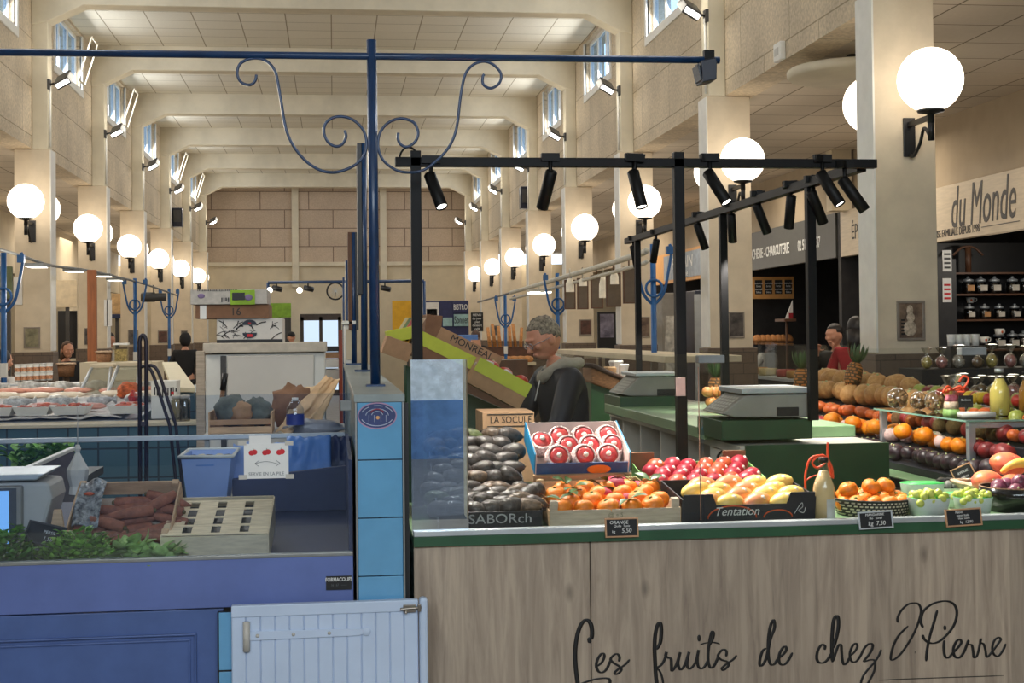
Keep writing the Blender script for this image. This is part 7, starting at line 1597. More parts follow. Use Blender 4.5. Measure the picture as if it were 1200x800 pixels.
# ================================================================ pictures on the columns
def picture(label, px0, px1, pt_, pb_, Y, tone, group=None, fr_m=None):
    a = atY(px0, pb_, Y); b = atY(px1, pt_, Y); t = thing('framed_picture', label, 'picture', ((a.x + b.x) / 2, Y, a.z), group)
    f = (b.x - a.x) * .09
    mb = MB(); mb.box(a.x + f, b.x - f, Y - .008, Y - .002, a.z + f, b.z - f); mb.build('print', mat('photo_' + tone, {'sepia': (150, 126, 104), 'grey': (110, 102, 96), 'brown': (112, 74, 60), 'green': (166, 158, 124)}[tone], .4, col2={'sepia': (64, 48, 42), 'grey': (36, 32, 32), 'brown': (54, 34, 30), 'green': (92, 90, 70)}[tone], scale=9, var=.3), t)
    mb = MB()
    for q in ((a.x, b.x, a.z, a.z + f), (a.x, b.x, b.z - f, b.z), (a.x, a.x + f, a.z + f, b.z - f), (b.x - f, b.x, a.z + f, b.z - f)): mb.box(q[0], q[1], Y - .014, Y, q[2], q[3])
    mb.build('frame', fr_m or mat('pewter_frame', (150, 140, 128), .4, .3), t, bevel=.002); return t
pr = picture('framed sepia photograph of a seated figure on nearest right column', 1051, 1083, 352, 399, PY[0], 'sepia')
a = atY(1067, 392, PY[0] - .012); mb = MB()
for (dx, dz, rx, rz) in ((0, -.02, .045, .05), (.005, .05, .028, .03), (0, .095, .022, .035)): mb.ball((a.x + dx, PY[0] - .009, a.z + .06 + dz), (rx, .0015, rz), 14, 8)
mb.build('pale_figure', mat('photo_pale', (196, 178, 156), .5, var=.25, scale=40), pr, label='pale seated figure'); mb = MB()
for k in range(5): mb.box(a.x - .06, a.x - .035, PY[0] - .0095, PY[0] - .008, a.z + .0 + .022 * k, a.z + .011 + .022 * k)
mb.build('chequered_edge', m_black, pr)
for (px0, px1, pt_, pb_, k, tone, side) in ((853, 872, 365, 396, 1, 'grey', 'right'), (749, 761, 371, 395, 2, 'sepia', 'right'), (679, 693, 374, 393, 3, 'brown', 'right'), (575, 585, 381, 393, 6, 'grey', 'right'), (28, 47, 383, 408, 2, 'green', 'left'), (99, 108, 384, 404, 3, 'grey', 'left'), (150, 162, 386, 404, 4, 'grey', 'left'), (185, 197, 387, 402, 5, 'brown', 'left'), (212, 220, 387, 399, 6, 'grey', 'left')):
    picture('small framed print on the %s column of the %s row' % (ORDN[k] if side == 'right' else ORDN[k - 2], side), px0, px1, pt_, pb_, PY[k], tone, 'framed prints on the columns')
a = atY(552, 389, 32.8); 
t = thing('menu_sign', 'black chalked menu board on a far right column', 'sign', (atY(559, 389, PY[6]).x, PY[6], 1.6)); a = atY(552, 388, PY[6]); b = atY(566, 366, PY[6]); mb = MB(); mb.box(a.x, b.x, PY[6] - .02, PY[6] - .001, a.z, b.z); mb.build('board', m_slate, t)
for k in range(5): text('lettering', ['MENU', 'du jour', 'plat', 'dessert', 'café'][k], .075, Matrix.Translation(((a.x + b.x) / 2, PY[6] - .022, b.z - .06 - .08 * k)) @ Matrix.Rotation(R(90), 4, 'X'), m_chalk, t, .001)
# paper notices on the left columns
for k, (px0, px1, pt_, pb_, kk) in enumerate(((16, 26, 325, 357, 2), (122, 131, 351, 382, 3))):
    a = atY(px0, pb_, PY[kk] - .01); b = atY(px1, pt_, PY[kk] - .01); mb = MB(); mb.box(a.x, b.x, PY[kk] - .012, PY[kk] - .004, a.z, b.z); t = tag(mb.build('notice', m_paper), 'white paper notice on the %s left column' % ORDN[k], 'notice'); text('lettering', 'AVIS', .06, Matrix.Translation(((a.x + b.x) / 2, PY[kk] - .013, b.z - .06)) @ Matrix.Rotation(R(90), 4, 'X'), m_ink, t, .0005) if 0 else None
# small alarm box, smoke disc, camera boxes
p = atX(917, 61, XR); mb = MB(); mb.box(XR - .05, XR - .001, p.y - .09, p.y + .09, p.z - .075, p.z + .075); t = tag(mb.build('sensor_box', m_white, bevel=.01), 'small white sensor box on the upper right wall', 'sensor'); mb = MB(); mb.box(XR - .054, XR - .05, p.y - .05, p.y + .05, p.z - .03, p.z + .03); mb.build('sensor_window', m_lgrey, t)
p = atZ(1000, 88, 3.62); t = thing('ceiling_disc', 'flat round white disc hung under the right aisle ceiling', 'ceiling disc', (p.x, p.y, 3.6)); mb = MB(); mb.lathe([(0, 0), (.5, 0), (.52, .02), (.52, .06), (.5, .075), (0, .075)], 40, (p.x, p.y, 3.6)); mb.build('disc', m_beam, t); mb = MB(); mb.lathe([(.05, .075), (.05, .18), (0, .18)], 12, (p.x, p.y, 3.6)); mb.build('stem', m_darkgrey, t)
for k, (px, py, side, lab) in enumerate(((203, 255, -1, 'left'), (622, 232, 1, 'right'))):
    X = XL + .01 if side < 0 else XR - .01; p = atX(px, py, X); t = thing('loudspeaker', 'small dark loudspeaker on the upper %s wall' % lab, 'speaker', p); mb = MB(); x0, x1 = sorted((X, X - side * .2)); mb.prism([(p.y - .12, p.z - .2), (p.y + .12, p.z - .2), (p.y + .16, p.z + .2), (p.y - .16, p.z + .2)], 'X', x0, x1); mb.build('case', mat('navy_plastic', (18, 26, 46), .4), t, bevel=.01); mb = MB(); mb.box(min(x0, x1) + .02, max(x0, x1) - .02, p.y - .165, p.y - .15, p.z - .1, p.z + .15); mb.build('grille', m_darkgrey, t)

# ================================================================ shops at the far end
def board(name, label, cat, px0, px1, pt_, pb_, Y, m_, th=.05, group=None):
    a = atY(px0, pb_, Y); b = atY(px1, pt_, Y); t = thing(name, label, cat, ((a.x + b.x) / 2, Y, a.z), group); mb = MB(); mb.box(a.x, b.x, Y, Y + th, a.z, b.z); mb.build('panel', m_, t, bevel=.004); mb = MB(); mb.box((a.x + b.x) / 2 - .03, (a.x + b.x) / 2 + .03, Y + th, Y + th + .04, 0, b.z - .05); mb.build('support', m_darkgrey, t); return t, a, b
YB = 36.0
m_nv = mat('navy_sign', (32, 38, 84), .5); m_tl = mat('pale_teal_sign', (142, 176, 176), .5); m_yl = mat('mustard_panel', (216, 164, 32), .6, var=.06); m_gr = mat('leaf_green_panel', (130, 172, 50), .6)
fsn = thing('far_shop', 'navy fronted shop at far end on the right', 'shop', (2.2, YB, 0))
a = atY(496, 404, YB); b = atY(549, 352, YB); mb = MB(); mb.box(a.x, b.x, YB, YB + .3, 0, b.z); mb.build('facade', m_nv, fsn)
def facade_panel(px0, px1, pt_, pb_, m_, nm): a = atY(px0, pb_, YB - .03); b = atY(px1, pt_, YB - .03); mb = MB(); mb.box(a.x, b.x, YB - .06, YB, a.z, b.z); mb.build(nm, m_, fsn); return a, b
facade_panel(497, 514, 354, 374, m_whitecl, 'white_panel'); a, b = facade_panel(532, 549, 368, 382, m_tl, 'teal_sign'); text('lettering', 'Sonnet', .26, Matrix.Translation(((a.x + b.x) / 2, YB - .065, (a.z + b.z) / 2)) @ Matrix.Rotation(R(90), 4, 'X'), m_ink, fsn, .003, .5)
facade_panel(519, 530, 372, 382, m_tl, 'teal_panel'); a, b = facade_panel(531, 548, 354, 366, m_nv, 'name_sign'); text('lettering', 'BISTRO', .2, Matrix.Translation(((a.x + b.x) / 2, YB - .065, (a.z + b.z) / 2)) @ Matrix.Rotation(R(90), 4, 'X'), m_chalk, fsn, .003, .55)
a, b = facade_panel(500, 512, 362, 371, m_paper, 'white_sign'); text('lettering', 'CAFÉ', .13, Matrix.Translation(((a.x + b.x) / 2, YB - .065, (a.z + b.z) / 2)) @ Matrix.Rotation(R(90), 4, 'X'), m_ink, fsn, .003, .6)
board('hoarding', 'mustard yellow shop panel left of the black corner post', 'panel', 460, 496, 352, 404, YB + .1, m_yl)
board('shop_sign', 'leaf green sign at far end right of the cartons', 'sign', 315, 341, 355, 372, YB, m_gr)
board('hoarding', 'dark grey shop panel under the green sign', 'panel', 316, 341, 372, 404, YB - .1, m_darkgrey)
dr = thing('entrance_door', 'bright glazed double door in far wall, left of blue posts', 'door', (atY(375, 404, 37.5).x, 37.5, 0)); a = atY(352, 404, 37.5); b = atY(400, 371, 37.5)
m_day = glass_mat('door_glass', (214, 230, 244), .6)
mb = MB(); f = .09
for q in ((a.x, a.x + f, 0, b.z), (b.x - f, b.x, 0, b.z), ((a.x + b.x) / 2 - f / 2, (a.x + b.x) / 2 + f / 2, 0, b.z), (a.x, b.x, b.z - f, b.z + .08), (a.x, b.x, 0, .15)): mb.box(q[0], q[1], 37.5, 37.62, q[2], q[3])
mb.build('frame', mat('brown_door_frame', (66, 56, 50), .5), dr)
lit = emission('daylight_behind_door', (206, 226, 246), 1.0)  # the door glass itself glows in place of daylight outside
mb = MB(); mb.box(a.x + f, (a.x + b.x) / 2 - f / 2, 37.55, 37.56, .15, b.z - f); mb.build('leaf_glass', lit, dr); mb = MB(); mb.box((a.x + b.x) / 2 + f / 2, b.x - f, 37.55, 37.56, .15, b.z - f); mb.build('leaf_glass', lit, dr)
BACKDOOR = (a.x, b.x, b.z)
# blue stall frame with lamps far off
fa = atY(314, 331, 27); fb = atY(497, 329, 27); t = thing('stall_canopy', 'slim dark blue stall frame with three lamps far down the hall', 'frame', (0, 27, fa.z)); mb = MB(); mb.tube([fa, fb], .03, 8); mb.tube([(fa.x, 27, fa.z), (fa.x, 27, 0)], .03, 8); mb.tube([(fb.x, 27, fb.z), (fb.x, 27, 0)], .03, 8); mb.build('beam', m_blue, t)
for px in (324, 361, 451):
    p = atY(px, 337, 27); mb = MB(); mb.tube([(p.x, 27, p.z + .02), (p.x, 27, p.z + .1)], .015, 6); mb.tube([(p.x - .07, 26.95, p.z), (p.x + .1, 26.9, p.z - .04)], .05, 10); mb.build('lamp', m_black, t)
for px in (316, 351): p = atY(px, 340, 26.85); mb = MB(); mb.ball(p, .055, 12, 8); mb.build('bulb', m_strip, t)
t = thing('bicycle_wheel', 'bicycle wheel hung high on the far wall', 'wheel', atY(393, 341, 34)); p = atY(393, 341, 34); mb = MB(); mb.tube([(p.x + .2 * math.cos(q), 34, p.z + .2 * math.sin(q)) for q in [TAU * j / 24 for j in range(24)]], .02, 8, closed=True); mb.build('tyre', m_black, t); mb = MB()
for j in range(8): q = PI * j / 8; mb.tube([(p.x + .2 * math.cos(q), 34, p.z + .2 * math.sin(q)), (p.x - .2 * math.cos(q), 34, p.z - .2 * math.sin(q))], .005, 4)
mb.build('spokes', m_alu, t); mb = MB(); mb.tube([(p.x, 34, p.z), (p.x, 38.5, p.z)], .015, 6); mb.build('bracket', m_darkgrey, t)

# ================================================================ right aisle: signs and shops
SX = 6.2
m_sgw = mat('pale_wood_sign', (206, 190, 164), .6, var=.06, scale=4, stretch=(1, 1, 10)); m_sgd = mat('olive_black_sign', (58, 58, 52), .5, var=.06); m_sgo = mat('pine_sign', (206, 150, 84), .6, var=.1, scale=4, stretch=(1, 8, 1))
def aisle_sign(label, ya, yb, m_, words):
    t = thing('shop_sign', label, 'shop sign', (SX, (ya + yb) / 2, 2.49)); mb = MB(); mb.box(SX, SX + .08, ya, yb, 2.49, 3.05); mb.build('board', m_, t, bevel=.004)
    for (s, size, y, z, sx, sh_, mm, bold, *al) in words: text('lettering', s, size, Matrix.Translation((SX - .002, y, z)) @ Matrix.Rotation(R(-90), 4, 'Z') @ Matrix.Rotation(R(90), 4, 'X'), mm, t, .002, sx, sh_, al[0] if al else 'CENTER', 1, bold)
    return t
y0 = atX(1112, 250, SX).y; y1 = atX(1190, 230, SX).y; yt0 = atX(1099, 272, SX).y; yt1 = atX(1148, 266, SX).y
m_charc = mat('charcoal_letter', (64, 60, 56), .6)
t = aisle_sign('pale wood shop sign reading du Monde at the right edge', 11.2, 16.68, m_sgw, [('du Monde', .6, (y0 + y1) / 2 - .02, 2.79, .56, .25, m_charc, 0), ('ENTREPRISE FAMILIALE DEPUIS 1998', .11, atX(1148, 268, SX).y, 2.565, .75, 0, m_charc, 0, 'RIGHT'), ('ÉPICERIE', .26, atX(990, 275, SX).y - .62, 2.76, .8, 0, m_charc, 0)])
mb = MB(); q0 = atX(1150, 262, SX).y; q1 = atX(1195, 254, SX).y; mb.box(SX - .003, SX, min(q0, q1), max(q0, q1), 2.565, 2.572); mb.build('printed_rule', m_charc, t)
aisle_sign('dark olive shop sign lettered boucherie charcuterie with phone number', 16.85, 21.4, m_sgd, [('BOUCHERIE - CHARCUTERIE', .2, atX(925, 290, SX).y, 2.72, .8, 0, m_chalk, .003, 'RIGHT'), ('02 51 36 15 37', .2, atX(935, 285, SX).y, 2.72, .72, 0, m_chalk, .003, 'LEFT')])
t = aisle_sign('pine shop sign with pale blue lettered panel between the posts', 22.2, 26.8, m_sgo, []); 
mb = MB(); mb.box(SX - .01, SX, 23.2, 26.0, 2.55, 3.0); mb.build('blue_panel', mat('grey_blue_panel', (140, 150, 160), .6), t); text('lettering', 'ROMAIN', .3, Matrix.Translation((SX - .013, 24.6, 2.82)) @ Matrix.Rotation(R(-90), 4, 'Z') @ Matrix.Rotation(R(90), 4, 'X'), m_chalk, t, .002, 1.3, .1); text('lettering', 'boucherie', .16, Matrix.Translation((SX - .013, 24.6, 2.62)) @ Matrix.Rotation(R(-90), 4, 'Z') @ Matrix.Rotation(R(90), 4, 'X'), m_chalk, t, .002, 1.3, .1)
# header wall over the signs, dark shop rooms behind
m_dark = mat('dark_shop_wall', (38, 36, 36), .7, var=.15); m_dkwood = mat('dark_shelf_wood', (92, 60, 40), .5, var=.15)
mb = MB(); mb.box(SX + .08, SX + .2, 11.0, 38, 3.05, 3.78); struct(mb.build('wall_right_shops', mat('drab_plaster', (168, 152, 128), .85, var=.05, scale=2), origin=(0, 0, 0)))
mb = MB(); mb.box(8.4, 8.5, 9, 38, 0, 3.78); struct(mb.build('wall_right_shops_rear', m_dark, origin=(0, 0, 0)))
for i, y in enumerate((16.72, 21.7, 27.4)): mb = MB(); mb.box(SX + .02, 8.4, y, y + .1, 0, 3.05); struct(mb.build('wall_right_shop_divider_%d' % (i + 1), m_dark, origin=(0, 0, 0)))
p = atY(1109, 210, 16); mb = MB(); mb.box(SX - .2, SX + .05, 16.4, 16.6, 3.04, 3.78); struct(mb.build('trim_shop_header', m_cream))
# jar shelf facing the camera
JY = 13.6; jx0 = atY(1122, 340, JY).x; jx1 = jx0 + 1.2
js = thing('jar_shelves', 'dark wall of shelves with tea jars and cups at right edge', 'shelves', ((jx0 + jx1) / 2, JY + .2, 0))
mb = MB(); mb.box(jx0 - .32, jx1, JY + .3, JY + .34, 0, 2.48); mb.build('back_board', m_black, js)
SZS = [atY(1150, y, JY).z for y in (319, 344, 374, 409)]
for z in SZS: mb = MB(); mb.box(jx0 - .02, jx1, JY, JY + .3, z - .018, z); mb.build('shelf_board', m_dkwood, js)
mb = MB(); mb.box(jx0 - .34, jx0 - .02, JY - .02, JY + .3, 0, 2.3); mb.build('side_panel', mat('charcoal_panel', (44, 44, 46), .5), js)
mb = MB(); mb.box(jx0 - .02, jx1, JY - .02, JY + .3, 0, SZS[3] - .3); mb.build('base_cabinet', m_dark, js)
m_jar = glass_mat('tea_jar_glass', (150, 150, 148), 1.5, 0, .05)
def make_jar(lab_c, nm):
    t = thing('tea_jar', '', 'jar'); mb = MB(); mb.lathe([(0, 0), (.05, 0), (.056, .01), (.056, .085), (.042, .105), (0, .105)], 18); mb.build('glass', m_jar, t); mb = MB(); mb.lathe([(.044, .105), (.046, .12), (.03, .128), (.012, .135), (.014, .148), (0, .152)], 16); mb.build('lid', m_alu, t)
    mb = MB(); mb.box(-.032, .032, -.0575, -.0545, .025, .075); mb.build('paper_label', mat(nm, lab_c, .6), t); mb = MB(); mb.lathe([(0, .005), (.048, .005), (.05, .07), (0, .07)], 14); mb.build('tea', mat('dried_tea', (58, 44, 34), .9, var=.3, scale=40), t); return Rep(t)
JW, JK = make_jar((206, 198, 184), 'cream_label'), make_jar((190, 140, 92), 'kraft_label')
def make_cup():
    t = thing('cup', '', 'cup'); mb = MB(); mb.lathe([(0, 0), (.03, 0), (.04, .01), (.052, .07), (.049, .07), (.036, .014), (0, .012)], 18); mb.build('bowl', m_white, t); mb = MB(); mb.tube(smooth_path([(.048, 0, .055), (.08, 0, .056), (.078, 0, .025), (.042, 0, .018)], 4), .006, 6); mb.build('handle', m_white, t); mb = MB(); mb.ball((-.005, -.044, .036), (.016, .006, .016), 8, 6); mb.build('painted_flower', mat('flower_paint', (222, 112, 66), .4), t); return Rep(t)
CP = make_cup()
for r, pxs in enumerate(((1135, 1150, 1166, 1187, 1203), (1136, 1154, 1171, 1189, 1204), (1170, 1186, 1199))):
    for i, px in enumerate(pxs):
        x = atY(px, 340, JY + .12).x; rep = JK if (r, i) in ((0, 0), (1, 1)) else JW
        rep.put((x, JY + .13, SZS[r + 1] + .001), (0, 0, random.uniform(-.1, .1)), 'labelled tea jar with steel lid on the %s shelf, %s from the left' % (['top', 'middle', 'low'][r], ORDN[i]), 1.2 if r != 1 else 1.05, 'tea jars')
x = atY(1138, 352, JY + .2).x; CP.put((x, JY + .22, SZS[2] + .17), (0, 0, 0), 'white cup standing on a jar at left of middle shelf', .85, 'cups on the shelves')
for i, px in enumerate((1137, 1152, 1170)): CP.put((atY(px, 390, JY + .08).x, JY + .06, SZS[3] + (.06 if i < 2 else .14)), (0, 0, .2 * i), 'flower painted cup on the low shelf, %s from the left' % ORDN[i], .95, 'cups on the shelves')
a = atY(1140, 318, JY); t = thing('scythe_ornament', 'bamboo stem with curved horn arms on top of the shelves', 'ornament', (a.x, JY + .1, SZS[0])); mb = MB(); mb.tube([(a.x, JY + .1, SZS[0]), (a.x, JY + .1, SZS[0] + .26)], .03, 10); mb.build('stem', m_dkwood, t); mb = MB()
mb.tube(smooth_path([(a.x - .16, JY + .1, SZS[0] + .18), (a.x - .08, JY + .1, SZS[0] + .25), (a.x, JY + .1, SZS[0] + .27), (a.x + .08, JY + .1, SZS[0] + .25), (a.x + .16, JY + .1, SZS[0] + .18)], 4), .012, 6); mb.build('arms', m_dkwood, t)
for k, (pt_, pb_) in enumerate(((293, 318), (326, 354))):
    a = atY(1105, pb_, JY - .03); b = atY(1115, pt_, JY - .03); mb = MB(); mb.box(a.x, b.x, JY - .03, JY - .022, a.z, b.z); t = tag(mb.build('notice', m_paper), 'white strip notice on the charcoal panel, %s' % ['upper', 'lower'][k], 'notice'); mb = MB()
    for i in range(4): mb.box(a.x + .015, b.x - .015, JY - .033, JY - .03, a.z + .03 + .045 * i, a.z + .05 + .045 * i)
    mb.build('printed_lines', m_apr if k else m_ink, t)
# stand of cellophane bags
bs = thing('bag_stand', 'dark stand crowded with cellophane sweet bags behind the glass stand', 'stand', (3.65, 7.9, 0)); mb = MB(); mb.box(3.44, 4.9, 7.55, 8.3, 0, 1.2); mb.build('lower_tier', m_dark, bs, bevel=.004); mb = MB(); mb.box(3.44, 4.9, 7.95, 8.3, 1.2, 1.36); mb.build('upper_tier', m_dark, bs, bevel=.004)
SWC = [((214, 208, 200), 'white'), ((222, 150, 150), 'pink'), ((226, 206, 120), 'yellow'), ((150, 120, 90), 'brown')]
def make_sweet(c, nm):
    t = thing('sweet_bag', '', 'bag'); mb = MB(); mb.ball((0, 0, .035), (.036, .03, .036), 10, 7, fn=lambda d: 1 + .15 * noise.noise(d * 4)); mb.build('sweets', mat('sweets_' + nm, c, .5, var=.3, scale=60), t); mb = MB(); mb.ball((0, 0, .037), (.041, .035, .04), 10, 7); mb.lathe([(.012, .07), (.008, .08), (.035, .12), (.02, .125)], 8, cap=False, smooth=False); mb.build('cellophane', m_cello, t); return Rep(t)
SB = [make_sweet(*q) for q in SWC]
for r, (y, z, n_) in enumerate(((7.6, 1.201, 11), (7.76, 1.201, 11), (8.02, 1.361, 10))):
    for i in range(n_):
        k = (i * 3 + r) % 4; SB[k].put((3.5 + .105 * i + random.uniform(-.01, .01), y + random.uniform(-.01, .01), z), (0, 0, random.uniform(0, 3)), '%s cellophane sweet bag, %s row of the stand, %s from the left' % (SWC[k][1], ['front', 'middle', 'raised back'][r], ORDN[i]), random.uniform(.95, 1.15), 'cellophane sweet bags')
for i, (px, py) in enumerate(((1115, 402), (1124, 403), (1133, 400), (1143, 398))):
    p = atY(px, 411, 8.2); mb = MB(); mb.lathe([(0, 0), (.022, 0), (.026, .07), (.0, .07)], 12, (p.x, 8.2, 1.492)); tag(mb.build('paper_cup', m_white), 'white paper cup above the sweet bags, %s from the left' % ORDN[i], 'cup', 'paper cups'); 
mb = MB(); a = atY(1108, 411, 8.2); b = atY(1150, 411, 8.2); mb.box(a.x, b.x, 8.13, 8.29, 1.361, 1.491); tag(mb.build('cup_riser', m_darkgrey), 'small riser carrying the paper cups', 'riser')
# cheese shop: menu frame, counter, things
CYY = 20.6
t = thing('menu_sign', 'pine frame holding four slate menus in the cheese shop', 'menu board', (atY(905, 335, CYY).x, CYY, 1.9)); a = atY(882, 350, CYY); b = atY(930, 324, CYY); mb = MB(); mb.box(a.x, b.x, CYY, CYY + .06, a.z, b.z); mb.build('panel', m_sgo, t)
for k in range(4): x = a.x + (b.x - a.x) * (.06 + .24 * k); mb = MB(); mb.box(x, x + (b.x - a.x) * .17, CYY - .01, CYY, a.z + .07, b.z - .05); mb.build('slate', m_slate, t); text('lettering', 'tomme\nbrie\ncomté\nbleu', .045, Matrix.Translation((x + (b.x - a.x) * .085, CYY - .012, (a.z + b.z) / 2 + .0)) @ Matrix.Rotation(R(90), 4, 'X'), m_chalk, t, .001, 1)
cc_ = thing('cheese_counter', 'long glass fronted counter of cheeses along the right aisle', 'counter', (5.2, 15, 0)); mb = MB(); mb.box(5.22, 5.95, 11.2, 20.5, 0, 1.0); mb.build('body', m_dark, cc_); mb = MB(); mb.box(5.2, 5.97, 11.18, 20.5, 1.0, 1.03); mb.build('top', m_alu, cc_); mb = MB(); mb.box(5.22, 5.232, 11.2, 20.5, 1.03, 1.42); mb.build('front_glass', m_glass, cc_); mb = MB(); mb.box(5.22, 5.65, 11.2, 20.5, 1.42, 1.435); mb.build('top_glass', m_glass, cc_)
rnd = random.Random(9)
for i in range(16):
    y = 11.7 + .55 * i; k = i % 3; mb = MB(); mb.lathe([(0, 0), (.11, 0), (.12, .02), (.12, .075), (.11, .09), (0, .09)], 18, (5.42 + .05 * (i % 2), y, 1.031)); tag(mb.build('cheese_round', mat(['cheese_red', 'cheese_cream', 'cheese_amber'][k], [(176, 60, 54), (220, 196, 140), (196, 140, 70)][k], .5, var=.15)), '%s cheese wheel in the aisle counter, %s from the front' % (['red rind', 'cream', 'amber'][k], ORDN[i]), 'cheese', 'cheese wheels')
for i in range(7):
    p = atY(888 + 6 * i, 410, 20); mb = MB(); mb.lathe([(0, 0), (.07, 0), (.075, .03), (.05, .09), (0, .1)], 12, (p.x, 20, 1.436)); tag(mb.build('bread_loaf', mat('bread_crust', (196, 134, 78), .7, var=.2, scale=20)), 'round loaf on the aisle counter top, %s from the left' % ORDN[i], 'bread', 'loaves on the counter')
p = atY(922, 365, 19.5); mb = MB(); mb.prism([(p.x - .02, p.z - .1), (p.x + .09, p.z - .1), (p.x + .09, p.z + .16)], 'Y', 19.5, 19.52); t = tag(mb.build('pennant', m_whitecl), 'white and red triangular pennant in the cheese shop', 'pennant'); mb = MB(); mb.box(p.x + .03, p.x + .088, 19.49, 19.5, p.z - .1, p.z - .02); mb.build('red_corner', m_redcl, t); mb = MB(); mb.box(p.x - .05, p.x + .12, 19.45, 19.9, p.z - .14, p.z - .1); mb.box(p.x + .02, p.x + .05, 19.6, 19.63, 0, p.z - .12); mb.build('ledge', m_dkwood, t)
# fridge beside the second right column, metal sheet, coolers
a = atY(826, 418, 14.6); b = atY(862 - 14, 345, 14.6); t = thing('drinks_fridge', 'tall navy fridge with steel door left of the second column', 'fridge', (3.2, 14.6, 0)); a = atY(816, 418, 18); b = atY(846, 340, 18); mb = MB(); mb.box(a.x, b.x, 18, 18.6, 0, b.z); mb.build('body', mat('slate_navy', (50, 56, 76), .4), t, bevel=.01); mb = MB(); mb.box(a.x - .02, a.x + .1, 17.97, 18, .1, b.z - .05); mb.build('steel_strip', m_alu, t); mb = MB(); mb.tube([(a.x + .2, 17.95, .9), (a.x + .2, 17.95, b.z - .3)], .015, 8); mb.build('handle', m_lgrey, t); mb = MB(); mb.box(b.x - .05, b.x, 17.97, 18.0, .1, b.z - .1); mb.build('lit_edge', emission('fridge_edge', (180, 204, 214), .7), t)
a = atY(776, 418, 17); b = atY(789, 370, 17); mb = MB(); mb.sheet(lambda u, v: (a.x + (b.x - a.x) * u + .05 * v, 17 + .02 * noise.noise(Vector((u * 5, v * 9, 1))), b.z * v), 8, 20, .01); tag(mb.build('plastic_wrap_roll', mat('silver_film', (196, 194, 186), .3, var=.2, scale=12)), 'silvery wrapped upright roll beside the nearest right blue post', 'roll')
a = atY(776, 370, 17.8); b = atY(790, 343, 17.8); mb = MB(); mb.box(a.x, b.x + .1, 17.8, 18.2, 0, b.z); tag(mb.build('grey_cabinet', m_grey, bevel=.01), 'plain grey cabinet behind the silvery roll', 'cabinet')
t, a, b = board('poster', 'violet and black poster with a white figure by the third column', 'poster', 701, 724, 365, 413, 18.5, m_black); mb = MB(); mb.box(a.x + .03, b.x - .06, 18.49, 18.5, a.z + .2, b.z - .03); mb.build('print', mat('violet_poster', (156, 150, 170), .5, col2=(70, 66, 84), scale=6, var=.3), t); mb = MB(); mb.box(a.x + .01, a.x + .05, 18.52, 18.54, 0, a.z); mb.box(b.x - .05, b.x - .01, 18.52, 18.54, 0, a.z); mb.build('legs', m_black, t)
# bakery counter behind the seller
bk = thing('bakery_counter', 'cream topped counter behind the seller along the right side', 'counter', (2.9, 12.5, 0)); mb = MB(); mb.box(2.5, 3.1, 10.5, 16.0, 1.36, 1.41); mb.build('top', m_cream, bk, bevel=.004); mb = MB(); mb.box(2.55, 3.08, 10.55, 15.9, 0, 1.0); mb.build('body', m_brown, bk); mb = MB(); mb.box(2.52, 2.53, 10.55, 15.9, 1.0, 1.36); mb.build('front_glass', m_glass, bk)
for i, (px, Y, h) in enumerate(((574, 24, .34), (580, 24.4, .4), (586, 24, .36), (592, 24.4, .4), (598, 24, .36), (604, 24.5, .4), (610, 24, .33))):
    p = atY(px, 400, Y); mb = MB(); mb.tube([(p.x, Y, 1.36), (p.x + random.uniform(-.04, .04), Y + .04, 1.36 + h)], [.03, .028], 8); tag(mb.build('baguette', mat('baguette_crust', (204, 142, 82), .6, var=.2, scale=16)), 'baguette standing in the rack behind the seller, %s from the left' % ORDN[i], 'bread', 'baguettes in the rack')
a = atY(566, 420, 23.9); b = atY(626, 398, 23.9); t = thing('bread_rack', 'dark bread rack with amber lit shelf behind the seller', 'rack', ((a.x + b.x) / 2, 24.2, 0)); mb = MB(); mb.box(a.x, b.x, 24.0, 24.6, 0, 1.36); mb.build('body', m_dkwood, t); mb = MB(); mb.box(a.x, b.x, 23.7, 24.0, 1.05, 1.1); mb.build('shelf', m_cream, t)
for k, (px, py) in enumerate(((586, 412), (594, 414), (602, 412), (610, 414), (618, 416))): p = atY(px, py, 23.85); mb = MB(); mb.ball((p.x, 23.85, 1.15), (.11, .09, .06), 10, 6); tag(mb.build('bread_loaf', mat('bread_crust', (196, 134, 78), .7, var=.2, scale=20)), 'round loaf on the shelf behind the seller, %s from the left' % ORDN[k], 'bread', 'loaves on the shelf')
# wicker basket tilted at the seller's elbow
P_ = [atY(x, y, 9.9) for x, y in ((694, 428), (735, 446), (730, 462), (694, 449))]; t = thing('wicker_basket', 'long brown wicker basket tilted behind the seller', 'basket', P_[2]); mb = MB(); mb.prism([(p.x, p.z) for p in P_], 'Y', 9.9, 10.3); mb.build('woven_side', mat('brown_wicker', (150, 106, 70), .7, var=.3, scale=40, stretch=(1, 1, 8), bump=.8), t, bevel=.02); mb = MB(); mb.tube([P_[0] + Vector((-.1, .2, 0)), P_[0] + Vector((0, -.0, 0)), P_[1]], .018, 8); mb.build('rim', mat('dark_wicker', (60, 40, 30), .6), t); mb = MB(); mb.prism([(P_[3].x, 0), (P_[2].x, 0), (P_[2].x, P_[2].z), (P_[3].x, P_[3].z)], 'Y', 9.95, 10.25); mb.build('stand', m_dgreen, t)
for k, (px, py, mm) in enumerate(((722, 429, m_whitecl), (729, 433, m_whitecl), (716, 436, m_kraft))): p = atY(px, py + 6, 10.1); mb = MB(); mb.lathe([(0, -.02), (.03, -.02), (.055, .07), (.05, .08), (.02, 0)], 9, p, smooth=False); tag(mb.build('paper_bag', mm), 'crumpled paper bag in the tilted wicker basket, %s' % ['left', 'right', 'front'][k], 'bag', 'paper bags in the basket')
